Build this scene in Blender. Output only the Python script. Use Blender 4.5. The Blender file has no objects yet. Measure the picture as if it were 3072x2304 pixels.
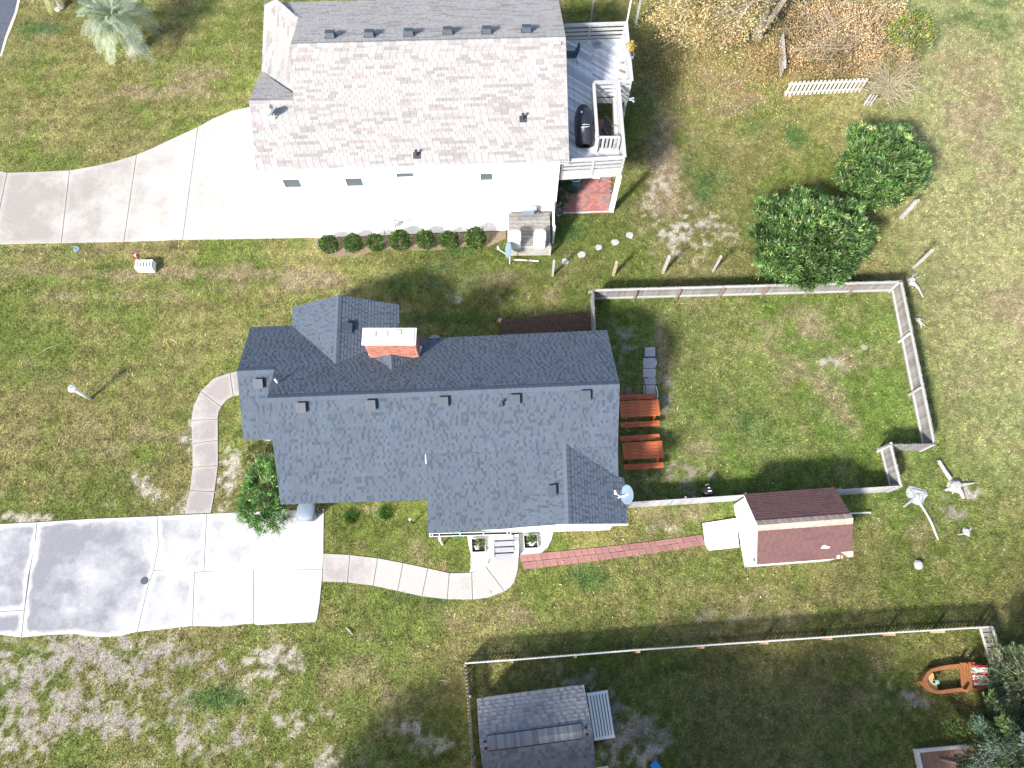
import bpy, math, random
import numpy as np
from mathutils import Vector, Matrix
random.seed(7); RNG = np.random.default_rng(7)
scene = bpy.context.scene
COL = scene.collection
PI = math.pi

# ------------------------------------------------------------ camera, sky, sun
F_PX, TILT, CAM_H = 2160.0, math.radians(20.0), 33.0     # drone camera 33 m up, 20 degrees off straight down
cam_d = bpy.data.cameras.new("camera"); cam = bpy.data.objects.new("camera", cam_d); COL.objects.link(cam)
cam.location = (0, 0, CAM_H); cam.rotation_euler = (TILT, 0, 0)
cam_d.sensor_fit = 'HORIZONTAL'; cam_d.sensor_width = 36.0; cam_d.lens = 36.0 * F_PX / 3072.0
cam_d.clip_start = 0.5; cam_d.clip_end = 3000
scene.camera = cam
SUN_EL = math.radians(37); SUN_DIR = math.radians(48)     # shadows run 48 degrees north of east
world = bpy.data.worlds.new("World"); scene.world = world; world.use_nodes = True
wn = world.node_tree.nodes; wl = world.node_tree.links; wn.clear()
wo = wn.new('ShaderNodeOutputWorld'); wb = wn.new('ShaderNodeBackground'); ws = wn.new('ShaderNodeTexSky')
ws.sky_type = 'NISHITA'; ws.sun_disc = False; ws.sun_elevation = SUN_EL
ws.sun_rotation = math.atan2(-math.cos(SUN_DIR), -math.sin(SUN_DIR)) % (2*PI)
ws.dust_density = 2.0; ws.air_density = 1.0
wb.inputs['Strength'].default_value = 0.125
wl.new(ws.outputs[0], wb.inputs[0]); wl.new(wb.outputs[0], wo.inputs[0])
sun_d = bpy.data.lights.new("sun", 'SUN'); sun = bpy.data.objects.new("sun", sun_d); COL.objects.link(sun)
sun_d.energy = 4.5; sun_d.angle = math.radians(7.0); sun_d.color = (1.0, 0.955, 0.88)
sun.rotation_euler = Vector((math.cos(SUN_DIR)*math.cos(SUN_EL), math.sin(SUN_DIR)*math.cos(SUN_EL), -math.sin(SUN_EL))).to_track_quat('-Z', 'Y').to_euler()
scene.view_settings.view_transform = 'Standard'; scene.view_settings.look = 'None'
scene.view_settings.exposure = 1.05; scene.view_settings.gamma = 1.0
scene.view_settings.use_curve_mapping = False

# ------------------------------------------------------------ survey helpers: photo point -> place in the world at a known height
ST, CT = math.sin(TILT), math.cos(TILT)
def C(c, r, x, y): return (768*c + x*.34720, 576*r + y*.34720)
def S(x, y): return (x*1.38879, y*1.38879)
def Z(x0, y0, s, x, y): return (x0 + x*s, y0 + y*s)
def ray(p):
    x = p[0]-1536.; y = -(p[1]-1152.)
    return Vector((x, y*CT + F_PX*ST, y*ST - F_PX*CT))
def G(p, z=0.):
    d = ray(p); t = (z-CAM_H)/d.z
    return Vector((d.x*t, d.y*t, z))
def vert(b, t):
    """ground point of a vertical thing from its base point, and its height from its top point"""
    g = G(b); best = (9, 0)
    for i in range(600):
        q = G(t, i*.02); e = math.hypot(q.x-g.x, q.y-g.y)
        if e < best[0]: best = (e, i*.02)
    return g, best[1]
class Plane:
    def __init__(s, p, n): s.p = Vector(p); s.n = Vector(n).normalized()
    def hit(s, px):
        d = ray(px); o = Vector((0, 0, CAM_H))
        return o + d*((s.p-o).dot(s.n)/d.dot(s.n))
    def z(s, x, y): return s.p.z - (s.n.x*(x-s.p.x)+s.n.y*(y-s.p.y))/s.n.z
def plane3(a, b, c):
    n = (b-a).cross(c-a); return Plane(a, n if n.z > 0 else -n)
def ridge_plane(a, b, pitch, side):
    """plane through the horizontal line a-b sloping down to the given side (+1 left of a->b)"""
    u = (b-a); u.z = 0; u.normalize(); q = Vector((-u.y, u.x, 0))*side
    t = math.tan(pitch)
    return Plane(a, q*t + Vector((0, 0, 1)))

# ------------------------------------------------------------ objects
W = {}
def tag(o, label=None, cat=None, group=None, kind=None):
    if label: o['label'] = label
    if cat: o['category'] = cat
    if group: o['group'] = group
    if kind: o['kind'] = kind
    return o
def thing(name, loc, label=None, cat=None, group=None, kind=None, parent=None):
    o = bpy.data.objects.new(name, None); COL.objects.link(o); o.empty_display_size = .2
    loc = Vector(loc); W[o.name] = loc.copy()
    if parent is not None: o.parent = parent; o.location = loc - W[parent.name]
    else: o.location = loc
    return tag(o, label, cat, group, kind)
def link(name, me, parent, origin, rz=0.):
    o = bpy.data.objects.new(name, me); COL.objects.link(o)
    origin = Vector(origin); W[o.name] = origin.copy()
    if parent is not None: o.parent = parent; o.location = origin - W[parent.name]
    else: o.location = origin
    if rz: o.rotation_euler = (0, 0, rz)
    return o
class MB:
    def __init__(s): s.V = []; s.F = []; s.M = []
    def add(s, vs, fs, m=0):
        k = len(s.V); s.V += [tuple(v) for v in vs]
        for f in fs: s.F.append(tuple(i+k for i in f)); s.M.append(m)
        return s
    def hexa(s, p, m=0):   # 8 points: bottom 4 ccw, top 4 ccw
        return s.add(p, [(3,2,1,0),(4,5,6,7),(0,1,5,4),(1,2,6,5),(2,3,7,6),(3,0,4,7)], m)
    def box(s, c, d, rz=0., m=0, tilt=None):
        c = Vector(c); R = Matrix.Rotation(rz, 3, 'Z')
        if tilt is not None: R = tilt
        x, y, z = d[0]/2, d[1]/2, d[2]/2
        P = [(-x,-y,-z),(x,-y,-z),(x,y,-z),(-x,y,-z),(-x,-y,z),(x,-y,z),(x,y,z),(-x,y,z)]
        return s.hexa([c + R@Vector(q) for q in P], m)
    def beam(s, a, b, w, h, m=0, up=(0,0,1)):
        a = Vector(a); b = Vector(b); d = (b-a).normalized(); up = Vector(up)
        if abs(d.dot(up)) > .98: up = Vector((0,1,0))
        r = d.cross(up).normalized()*(w/2); u = r.cross(d).normalized()*(h/2)
        return s.hexa([a-r-u, b-r-u, b+r-u, a+r-u, a-r+u, b-r+u, b+r+u, a+r+u], m)
    def prism(s, poly, z0, z1, m=0, mside=None):
        n = len(poly)
        z0f = z0 if callable(z0) else (lambda x, y: z0); z1f = z1 if callable(z1) else (lambda x, y: z1)
        P = [(p[0], p[1], z0f(p[0], p[1])) for p in poly] + [(p[0], p[1], z1f(p[0], p[1])) for p in poly]
        s.add(P, [tuple(range(n-1, -1, -1)), tuple(range(n, 2*n))], m)
        return s.add(P, [(i, (i+1) % n, n+(i+1) % n, n+i) for i in range(n)], m if mside is None else mside)
    def slab(s, poly, n, t, m=0, mside=None):     # polygon in 3D thickened downwards along -n
        k = len(poly); P = [Vector(p) for p in poly] + [Vector(p)-n*t for p in poly]
        s.add(P, [tuple(range(k))], m); s.add(P, [tuple(range(2*k-1, k-1, -1))], m)
        return s.add(P, [(i, k+i, k+(i+1) % k, (i+1) % k) for i in range(k)], m if mside is None else mside)
    def tube(s, pts, r, n=8, m=0, cap=True):
        pts = [Vector(p) for p in pts]; rs = r if isinstance(r, (list, tuple)) else [r]*len(pts)
        k = len(s.V); prev = None
        for i, p in enumerate(pts):
            d = (pts[min(i+1, len(pts)-1)] - pts[max(i-1, 0)]).normalized()
            a = prev if prev is not None else (Vector((0,0,1)) if abs(d.z) < .9 else Vector((1,0,0)))
            u = (a - d*a.dot(d)).normalized(); prev = u; v = d.cross(u)
            for j in range(n):
                t = 2*PI*j/n; s.V.append(tuple(p + (u*math.cos(t)+v*math.sin(t))*rs[i]))
        for i in range(len(pts)-1):
            for j in range(n):
                a0 = k+i*n+j; a1 = k+i*n+(j+1) % n
                s.F.append((a0, a1, a1+n, a0+n)); s.M.append(m)
        if cap:
            s.F.append(tuple(k+j for j in range(n-1, -1, -1))); s.M.append(m)
            e = k+(len(pts)-1)*n; s.F.append(tuple(e+j for j in range(n))); s.M.append(m)
        return s
    def lathe(s, c, prof, n=20, m=0, sx=1., sy=1., sq=0.):
        """profile of (radius, z); sq > 0 squares the section"""
        k = len(s.V)
        for r, z in prof:
            for j in range(n):
                t = 2*PI*j/n; ct, st = math.cos(t), math.sin(t)
                f = 1. if not sq else 1./((abs(ct)**(2+sq*4)+abs(st)**(2+sq*4))**(1./(2+sq*4)))
                s.V.append((c[0]+r*ct*f*sx, c[1]+r*st*f*sy, c[2]+z))
        for i in range(len(prof)-1):
            for j in range(n):
                a0 = k+i*n+j; a1 = k+i*n+(j+1) % n
                s.F.append((a0, a1, a1+n, a0+n)); s.M.append(m)
        s.F.append(tuple(k+j for j in range(n-1, -1, -1))); s.M.append(m)
        e = k+(len(prof)-1)*n; s.F.append(tuple(e+j for j in range(n))); s.M.append(m)
        return s
    def obj(s, name, mats, parent=None, origin=None, smooth=False, label=None, cat=None, group=None, kind=None):
        if not isinstance(mats, (list, tuple)): mats = [mats]
        if origin is None:
            origin = W[parent.name] if parent is not None else Vector((0, 0, 0))
        o = Vector(origin)
        me = bpy.data.meshes.new(name)
        me.from_pydata([(v[0]-o.x, v[1]-o.y, v[2]-o.z) for v in s.V], [], s.F)
        for mt in mats: me.materials.append(mt)
        if len(mats) > 1: me.polygons.foreach_set('material_index', s.M)
        if smooth: me.polygons.foreach_set('use_smooth', [True]*len(s.F))
        me.update()
        return tag(link(name, me, parent, o), label, cat, group, kind)
def np_mesh(name, V, loops, nper, mat, col=None, parent=None, origin=(0,0,0), smooth=False):
    """fast mesh: V (n,3), loops flat vertex indices, nper vertices per face, col (n,3) per vertex"""
    me = bpy.data.meshes.new(name); o = np.array(origin, float)
    V = np.asarray(V, np.float32) - o.astype(np.float32)
    me.vertices.add(len(V)); me.vertices.foreach_set('co', V.ravel())
    nf = len(loops)//nper
    me.loops.add(len(loops)); me.loops.foreach_set('vertex_index', np.asarray(loops, np.int32))
    me.polygons.add(nf); me.polygons.foreach_set('loop_start', np.arange(0, nf*nper, nper, dtype=np.int32))
    me.polygons.foreach_set('loop_total', np.full(nf, nper, np.int32))
    if smooth: me.polygons.foreach_set('use_smooth', np.ones(nf, bool))
    me.update(calc_edges=True)
    if col is not None:
        a = me.color_attributes.new('Col', 'FLOAT_COLOR', 'POINT')
        c = np.ones((len(V), 4), np.float32); c[:, :3] = col
        a.data.foreach_set('color', c.ravel())
    me.materials.append(mat)
    return link(name, me, parent, origin)

# ------------------------------------------------------------ materials
MATS = {}
def pmat(name, col, var=.12, scale=6., rough=.75, bump=.25, bscale=60., metal=0., spec=.4, rnd=.0, stretch=(1,1,1), col2=None, fine=.0, attr=False, transl=0.):
    if name in MATS: return MATS[name]
    m = bpy.data.materials.new(name); m.use_nodes = True; nt = m.node_tree; N = nt.nodes; L = nt.links
    b = N['Principled BSDF']; b.inputs['Roughness'].default_value = rough; b.inputs['Metallic'].default_value = metal
    b.inputs['Specular IOR Level'].default_value = spec
    tc = N.new('ShaderNodeTexCoord'); mp = N.new('ShaderNodeMapping'); mp.inputs['Scale'].default_value = stretch
    L.new(tc.outputs['Object'], mp.inputs[0])
    nz = N.new('ShaderNodeTexNoise'); nz.inputs['Scale'].default_value = scale; nz.inputs['Detail'].default_value = 5.; nz.inputs['Roughness'].default_value = .6
    L.new(mp.outputs[0], nz.inputs[0])
    base = None
    if attr:
        at = N.new('ShaderNodeAttribute'); at.attribute_name = 'Col'; base = at.outputs['Color']
    elif col2 is not None:
        mr = N.new('ShaderNodeMapRange'); mr.inputs[1].default_value = .35; mr.inputs[2].default_value = .65
        L.new(nz.outputs[0], mr.inputs[0])
        mx = N.new('ShaderNodeMix'); mx.data_type = 'RGBA'; mx.inputs[6].default_value = (*col, 1); mx.inputs[7].default_value = (*col2, 1)
        L.new(mr.outputs[0], mx.inputs[0]); base = mx.outputs[2]
    else:
        rgb = N.new('ShaderNodeRGB'); rgb.outputs[0].default_value = (*col, 1); base = rgb.outputs[0]
    # brightness variation
    v = N.new('ShaderNodeMapRange'); v.inputs[1].default_value = .25; v.inputs[2].default_value = .75
    v.inputs[3].default_value = 1-var; v.inputs[4].default_value = 1+var
    L.new(nz.outputs[0], v.inputs[0]); val = v.outputs[0]
    if fine > 0:
        n2 = N.new('ShaderNodeTexNoise'); n2.inputs['Scale'].default_value = bscale; n2.inputs['Detail'].default_value = 3.
        L.new(mp.outputs[0], n2.inputs[0])
        v2 = N.new('ShaderNodeMapRange'); v2.inputs[1].default_value = .3; v2.inputs[2].default_value = .7; v2.inputs[3].default_value = 1-fine; v2.inputs[4].default_value = 1+fine
        L.new(n2.outputs[0], v2.inputs[0])
        ml = N.new('ShaderNodeMath'); ml.operation = 'MULTIPLY'; L.new(val, ml.inputs[0]); L.new(v2.outputs[0], ml.inputs[1]); val = ml.outputs[0]
    if rnd > 0:
        oi = N.new('ShaderNodeObjectInfo'); v3 = N.new('ShaderNodeMapRange'); v3.inputs[3].default_value = 1-rnd; v3.inputs[4].default_value = 1+rnd
        L.new(oi.outputs['Random'], v3.inputs[0])
        ml = N.new('ShaderNodeMath'); ml.operation = 'MULTIPLY'; L.new(val, ml.inputs[0]); L.new(v3.outputs[0], ml.inputs[1]); val = ml.outputs[0]
    vm = N.new('ShaderNodeVectorMath'); vm.operation = 'SCALE'; L.new(base, vm.inputs[0]); L.new(val, vm.inputs['Scale'])
    L.new(vm.outputs[0], b.inputs['Base Color'])
    if bump > 0:
        nb = N.new('ShaderNodeTexNoise'); nb.inputs['Scale'].default_value = bscale; nb.inputs['Detail'].default_value = 3.
        L.new(mp.outputs[0], nb.inputs[0])
        bm = N.new('ShaderNodeBump'); bm.inputs['Strength'].default_value = bump; bm.inputs['Distance'].default_value = .01
        L.new(nb.outputs[0], bm.inputs['Height']); L.new(bm.outputs[0], b.inputs['Normal'])
    if transl > 0:
        tr = N.new('ShaderNodeBsdfTranslucent'); L.new(vm.outputs[0], tr.inputs[0])
        ms = N.new('ShaderNodeMixShader'); ms.inputs[0].default_value = transl
        L.new(b.outputs[0], ms.inputs[1]); L.new(tr.outputs[0], ms.inputs[2]); L.new(ms.outputs[0], N['Material Output'].inputs[0])
    MATS[name] = m
    return m
m_soil = pmat('soil', (.16,.11,.075), .3, 3, .95, .6, 40, fine=.25)
m_mulch = pmat('mulch', (.12,.075,.055), .35, 10, .95, .8, 40, fine=.5)
m_fence_cap = pmat('fence_cap_white', (.50,.50,.49), .12, 5, .7, .2, 40, fine=.15)
m_white = pmat('white_paint', (.80,.80,.79), .03, 3, .45, .05, 80)
m_trim = pmat('white_trim', (.78,.79,.80), .05, 4, .5, .1, 60)
m_siding = pmat('white_siding', (.80,.79,.76), .04, 1.5, .5, .05, 40)
m_gutter = pmat('gutter_metal', (.75,.77,.78), .05, 6, .35, .05, 60)
m_wood_grey = pmat('weathered_wood', (.215,.205,.195), .3, 5, .85, .4, 30, rnd=.22, stretch=(1,1,.35), fine=.25)
m_wood_grey_h = pmat('weathered_board', (.38,.38,.385), .3, 4, .8, .4, 25, rnd=.22, fine=.3)
m_deck = pmat('silvered_deck_board', (.55,.575,.61), .3, 4, .8, .4, 25, rnd=.3, fine=.35)
m_rail = pmat('pale_rail_wood', (.40,.40,.40), .14, 5, .75, .3, 30, rnd=.06, fine=.15)
m_post_brown = pmat('brown_post_wood', (.22,.165,.13), .3, 6, .85, .4, 40)
m_picket_tan = pmat('tan_picket_wood', (.42,.27,.15), .3, 6, .85, .3, 40, rnd=.25)
m_picket_pale = pmat('pale_picket_wood', (.50,.49,.45), .15, 6, .8, .3, 40, rnd=.08)
m_cedar = pmat('stained_cedar', (.40,.085,.03), .28, 7, .55, .3, 40, rnd=.12, stretch=(.35,2.2,1), col2=(.52,.15,.055), fine=.25)
m_black = pmat('black_plastic', (.018,.018,.022), .2, 6, .35, .1, 50)
m_cover = pmat('black_vinyl_cover', (.02,.023,.035), .25, 5, .38, .5, 12)
m_dark = pmat('dark_metal', (.05,.055,.06), .2, 8, .5, .1, 60, metal=.3)
m_vent = pmat('vent_metal', (.06,.075,.10), .15, 6, .5, .1, 50)
m_vent2 = pmat('vent_metal_slate', (.055,.068,.09), .15, 6, .6, .1, 50)
m_glass = pmat('window_glass', (.035,.05,.06), .15, 3, .08, 0, 50, spec=.8)
m_screen = pmat('window_screen', (.10,.125,.14), .2, 4, .4, .05, 60)
m_dish = pmat('dish_grey', (.17,.235,.31), .05, 4, .45, .05, 50)
m_stone = pmat('pale_stone', (.36,.36,.365), .2, 5, .85, .5, 25, fine=.15)
m_bleached = pmat('bleached_wood', (.37,.355,.335), .25, 5, .85, .6, 20, fine=.2)
m_bark = pmat('grey_bark', (.34,.30,.25), .3, 6, .9, .6, 25, fine=.25)
m_twig = pmat('dry_twig', (.42,.37,.28), .25, 8, .9, .2, 40)
m_asphalt = pmat('asphalt', (.075,.085,.115), .2, 4, .9, .5, 80, fine=.3)
m_hose = pmat('green_hose', (.03,.30,.13), .1, 6, .45, .05, 50)
m_teal = pmat('teal_plastic', (.02,.09,.10), .2, 6, .5, .1, 50)
m_red = pmat('red_paint', (.33,.035,.03), .3, 10, .6, .2, 50)
m_brick = pmat('chimney_brick', (.40,.17,.125), .2, 6, .85, .4, 50, rnd=.28, fine=.15)
m_mortar = pmat('mortar', (.52,.48,.43), .15, 8, .9, .4, 60)
m_flue = pmat('clay_flue', (.70,.42,.36), .12, 6, .8, .2, 50)
m_paver = pmat('red_paver', (.27,.135,.125), .16, 5, .85, .4, 50, rnd=.10, fine=.1)
m_paver2 = pmat('greyish_paver', (.24,.19,.19), .16, 5, .85, .4, 50, rnd=.15, fine=.1)
m_patio = pmat('patio_paver', (.36,.15,.135), .16, 5, .85, .4, 50, rnd=.20, fine=.1)
m_gravel = pmat('white_gravel', (.62,.59,.57), .3, 12, .85, .3, 60, attr=True)
m_tub = pmat('boat_wood', (.36,.17,.075), .2, 8, .5, .2, 40, rnd=.08, col2=(.26,.09,.035))
m_boat_floor = pmat('boat_floor_wood', (.78,.50,.22), .1, 8, .5, .1, 40)
m_blue = pmat('blue_plastic', (.03,.22,.62), .1, 6, .4, .05, 50)
m_cyan = pmat('pale_blue_plastic', (.16,.50,.68), .1, 6, .4, .05, 50)
m_cloth_r = pmat('red_cloth', (.62,.02,.05), .1, 6, .8, .2, 50)
m_cloth_w = pmat('white_cloth', (.78,.77,.76), .06, 6, .8, .2, 50)
m_leaf = pmat('leaf', (1,1,1), .12, 3, .45, 0, 50, attr=True, transl=.18, spec=.5)
m_leaf_dry = pmat('dry_leaf', (1,1,1), .12, 3, .7, 0, 50, attr=True, transl=.2, spec=.2)
m_frond = pmat('palm_frond', (.42,.48,.38), .3, 5, .5, 0, 50, rnd=.3, transl=.12, col2=(.20,.26,.14))
m_terra = pmat('terracotta', (.40,.13,.06), .15, 6, .7, .2, 50)
m_bin = pmat('grey_bin_plastic', (.17,.21,.27), .12, 5, .5, .1, 40)
m_blade = pmat('grass_blade', (1,1,1), .06, .5, .6, 0, 50, attr=True, transl=.2, spec=.15)
def shingle_mats(name, cols, fine=.16):
    return [pmat('%s_%s' % (name, w), c, .10, 1.1, .92, .35, 90, fine=fine, spec=.2) for w, c in zip(('pale', 'mid', 'warm', 'dark', 'darkest'), cols)]
SH_MAIN = shingle_mats('slate_blue_shingle', [(.084,.105,.139),(.077,.096,.129),(.082,.101,.131),(.058,.076,.104),(.051,.067,.093)])
SH_TOP = shingle_mats('pale_rose_shingle', [(.325,.315,.31),(.305,.292,.288),(.285,.257,.252),(.25,.24,.238),(.245,.228,.226)])
SH_SHED = shingle_mats('maroon_shingle', [(.145,.080,.077),(.138,.075,.073),(.145,.084,.079),(.132,.070,.070),(.126,.066,.066)], .25)
SH_SHED2 = shingle_mats('grey_shingle', [(.225,.23,.255),(.20,.205,.23),(.195,.195,.22),(.155,.16,.18),(.165,.17,.195)])

def concrete(name, c1, c2, edge, stain=0., grad=None):
    """slab concrete: weathered mottling c1..c2, paler worn border from the Edge attribute"""
    m = bpy.data.materials.new(name); m.use_nodes = True; nt = m.node_tree; N = nt.nodes; L = nt.links
    b = N['Principled BSDF']; b.inputs['Roughness'].default_value = .9; b.inputs['Specular IOR Level'].default_value = .25
    g = N.new('ShaderNodeNewGeometry')
    nz = N.new('ShaderNodeTexNoise'); nz.inputs['Scale'].default_value = .55; nz.inputs['Detail'].default_value = 8; nz.inputs['Roughness'].default_value = .62
    L.new(g.outputs['Position'], nz.inputs[0]); fac = nz.outputs[0]
    if grad:   # slabs darker towards the west, paler towards the east
        sx = N.new('ShaderNodeSeparateXYZ'); L.new(g.outputs['Position'], sx.inputs[0])
        r = N.new('ShaderNodeMapRange'); r.inputs[1].default_value = grad[0]; r.inputs[2].default_value = grad[1]; r.inputs[3].default_value = grad[2]; r.inputs[4].default_value = grad[3]
        L.new(sx.outputs[0], r.inputs[0]); ad = N.new('ShaderNodeMath'); ad.operation = 'ADD'; L.new(fac, ad.inputs[0]); L.new(r.outputs[0], ad.inputs[1]); fac = ad.outputs[0]
    mr = N.new('ShaderNodeMapRange'); mr.inputs[1].default_value = .38; mr.inputs[2].default_value = .66; L.new(fac, mr.inputs[0])
    mx = N.new('ShaderNodeMix'); mx.data_type = 'RGBA'; mx.inputs[6].default_value = (*c1, 1); mx.inputs[7].default_value = (*c2, 1); L.new(mr.outputs[0], mx.inputs[0])
    at = N.new('ShaderNodeAttribute'); at.attribute_name = 'Edge'
    n3 = N.new('ShaderNodeTexNoise'); n3.inputs['Scale'].default_value = 1.3; n3.inputs['Detail'].default_value = 4; L.new(g.outputs['Position'], n3.inputs[0])
    em = N.new('ShaderNodeMath'); em.operation = 'MULTIPLY_ADD'; L.new(n3.outputs[0], em.inputs[0]); em.inputs[1].default_value = 1.3; em.inputs[2].default_value = -.62
    ea = N.new('ShaderNodeMath'); ea.operation = 'ADD'; L.new(at.outputs['Fac'], ea.inputs[0]); L.new(em.outputs[0], ea.inputs[1])
    er = N.new('ShaderNodeMapRange'); er.interpolation_type = 'SMOOTHSTEP'; er.inputs[1].default_value = .3; er.inputs[2].default_value = .9; er.inputs[4].default_value = edge[3]; L.new(ea.outputs[0], er.inputs[0])
    mx2 = N.new('ShaderNodeMix'); mx2.data_type = 'RGBA'; L.new(er.outputs[0], mx2.inputs[0]); L.new(mx.outputs[2], mx2.inputs[6]); mx2.inputs[7].default_value = (*edge[:3], 1)
    nf = N.new('ShaderNodeTexNoise'); nf.inputs['Scale'].default_value = 14; nf.inputs['Detail'].default_value = 6; L.new(g.outputs['Position'], nf.inputs[0])
    vf = N.new('ShaderNodeMapRange'); vf.inputs[1].default_value = .3; vf.inputs[2].default_value = .7; vf.inputs[3].default_value = .9; vf.inputs[4].default_value = 1.07; L.new(nf.outputs[0], vf.inputs[0])
    vm = N.new('ShaderNodeVectorMath'); vm.operation = 'SCALE'; L.new(mx2.outputs[2], vm.inputs[0]); L.new(vf.outputs[0], vm.inputs['Scale'])
    L.new(vm.outputs[0], b.inputs['Base Color'])
    bm = N.new('ShaderNodeBump'); bm.inputs['Strength'].default_value = .3; bm.inputs['Distance'].default_value = .01; L.new(nf.outputs[0], bm.inputs['Height']); L.new(bm.outputs[0], b.inputs['Normal'])
    return m
m_conc_n = concrete('pale_concrete', (.29,.268,.25), (.43,.41,.385), (.45,.43,.40,.3), grad=(-26,-12,-.10,.30))
m_conc_s = concrete('stained_concrete', (.21,.212,.235), (.42,.42,.43), (.48,.48,.485,.95), grad=(-20,-9,-.08,.30))
m_conc_w = concrete('walk_concrete', (.27,.245,.24), (.40,.38,.365), (.40,.385,.37,.4), grad=(-10,-5,-.12,.22))

# ------------------------------------------------------------ numpy noise and lawn colour
_perm = RNG.random((64, 64, 6))
def vnoise(x, y, s, k=0):
    x = np.asarray(x)/s + 100.3*k; y = np.asarray(y)/s + 57.7*k
    xi = np.floor(x).astype(int); yi = np.floor(y).astype(int); fx = x-xi; fy = y-yi
    fx = fx*fx*(3-2*fx); fy = fy*fy*(3-2*fy); T = _perm[:, :, k % 6]
    a = T[xi % 64, yi % 64]; b = T[(xi+1) % 64, yi % 64]; c = T[xi % 64, (yi+1) % 64]; d = T[(xi+1) % 64, (yi+1) % 64]
    return (a*(1-fx)+b*fx)*(1-fy) + (c*(1-fx)+d*fx)*fy
def fbm(x, y, s, o=4, k=0):
    r = 0; a = .5; t = 0
    for i in range(o): r = r + a*vnoise(x, y, s/(2**i), k+i); t += a; a *= .55
    return r/t
def sstep(a, b, x):
    t = np.clip((x-a)/(b-a), 0, 1); return t*t*(3-2*t)
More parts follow.
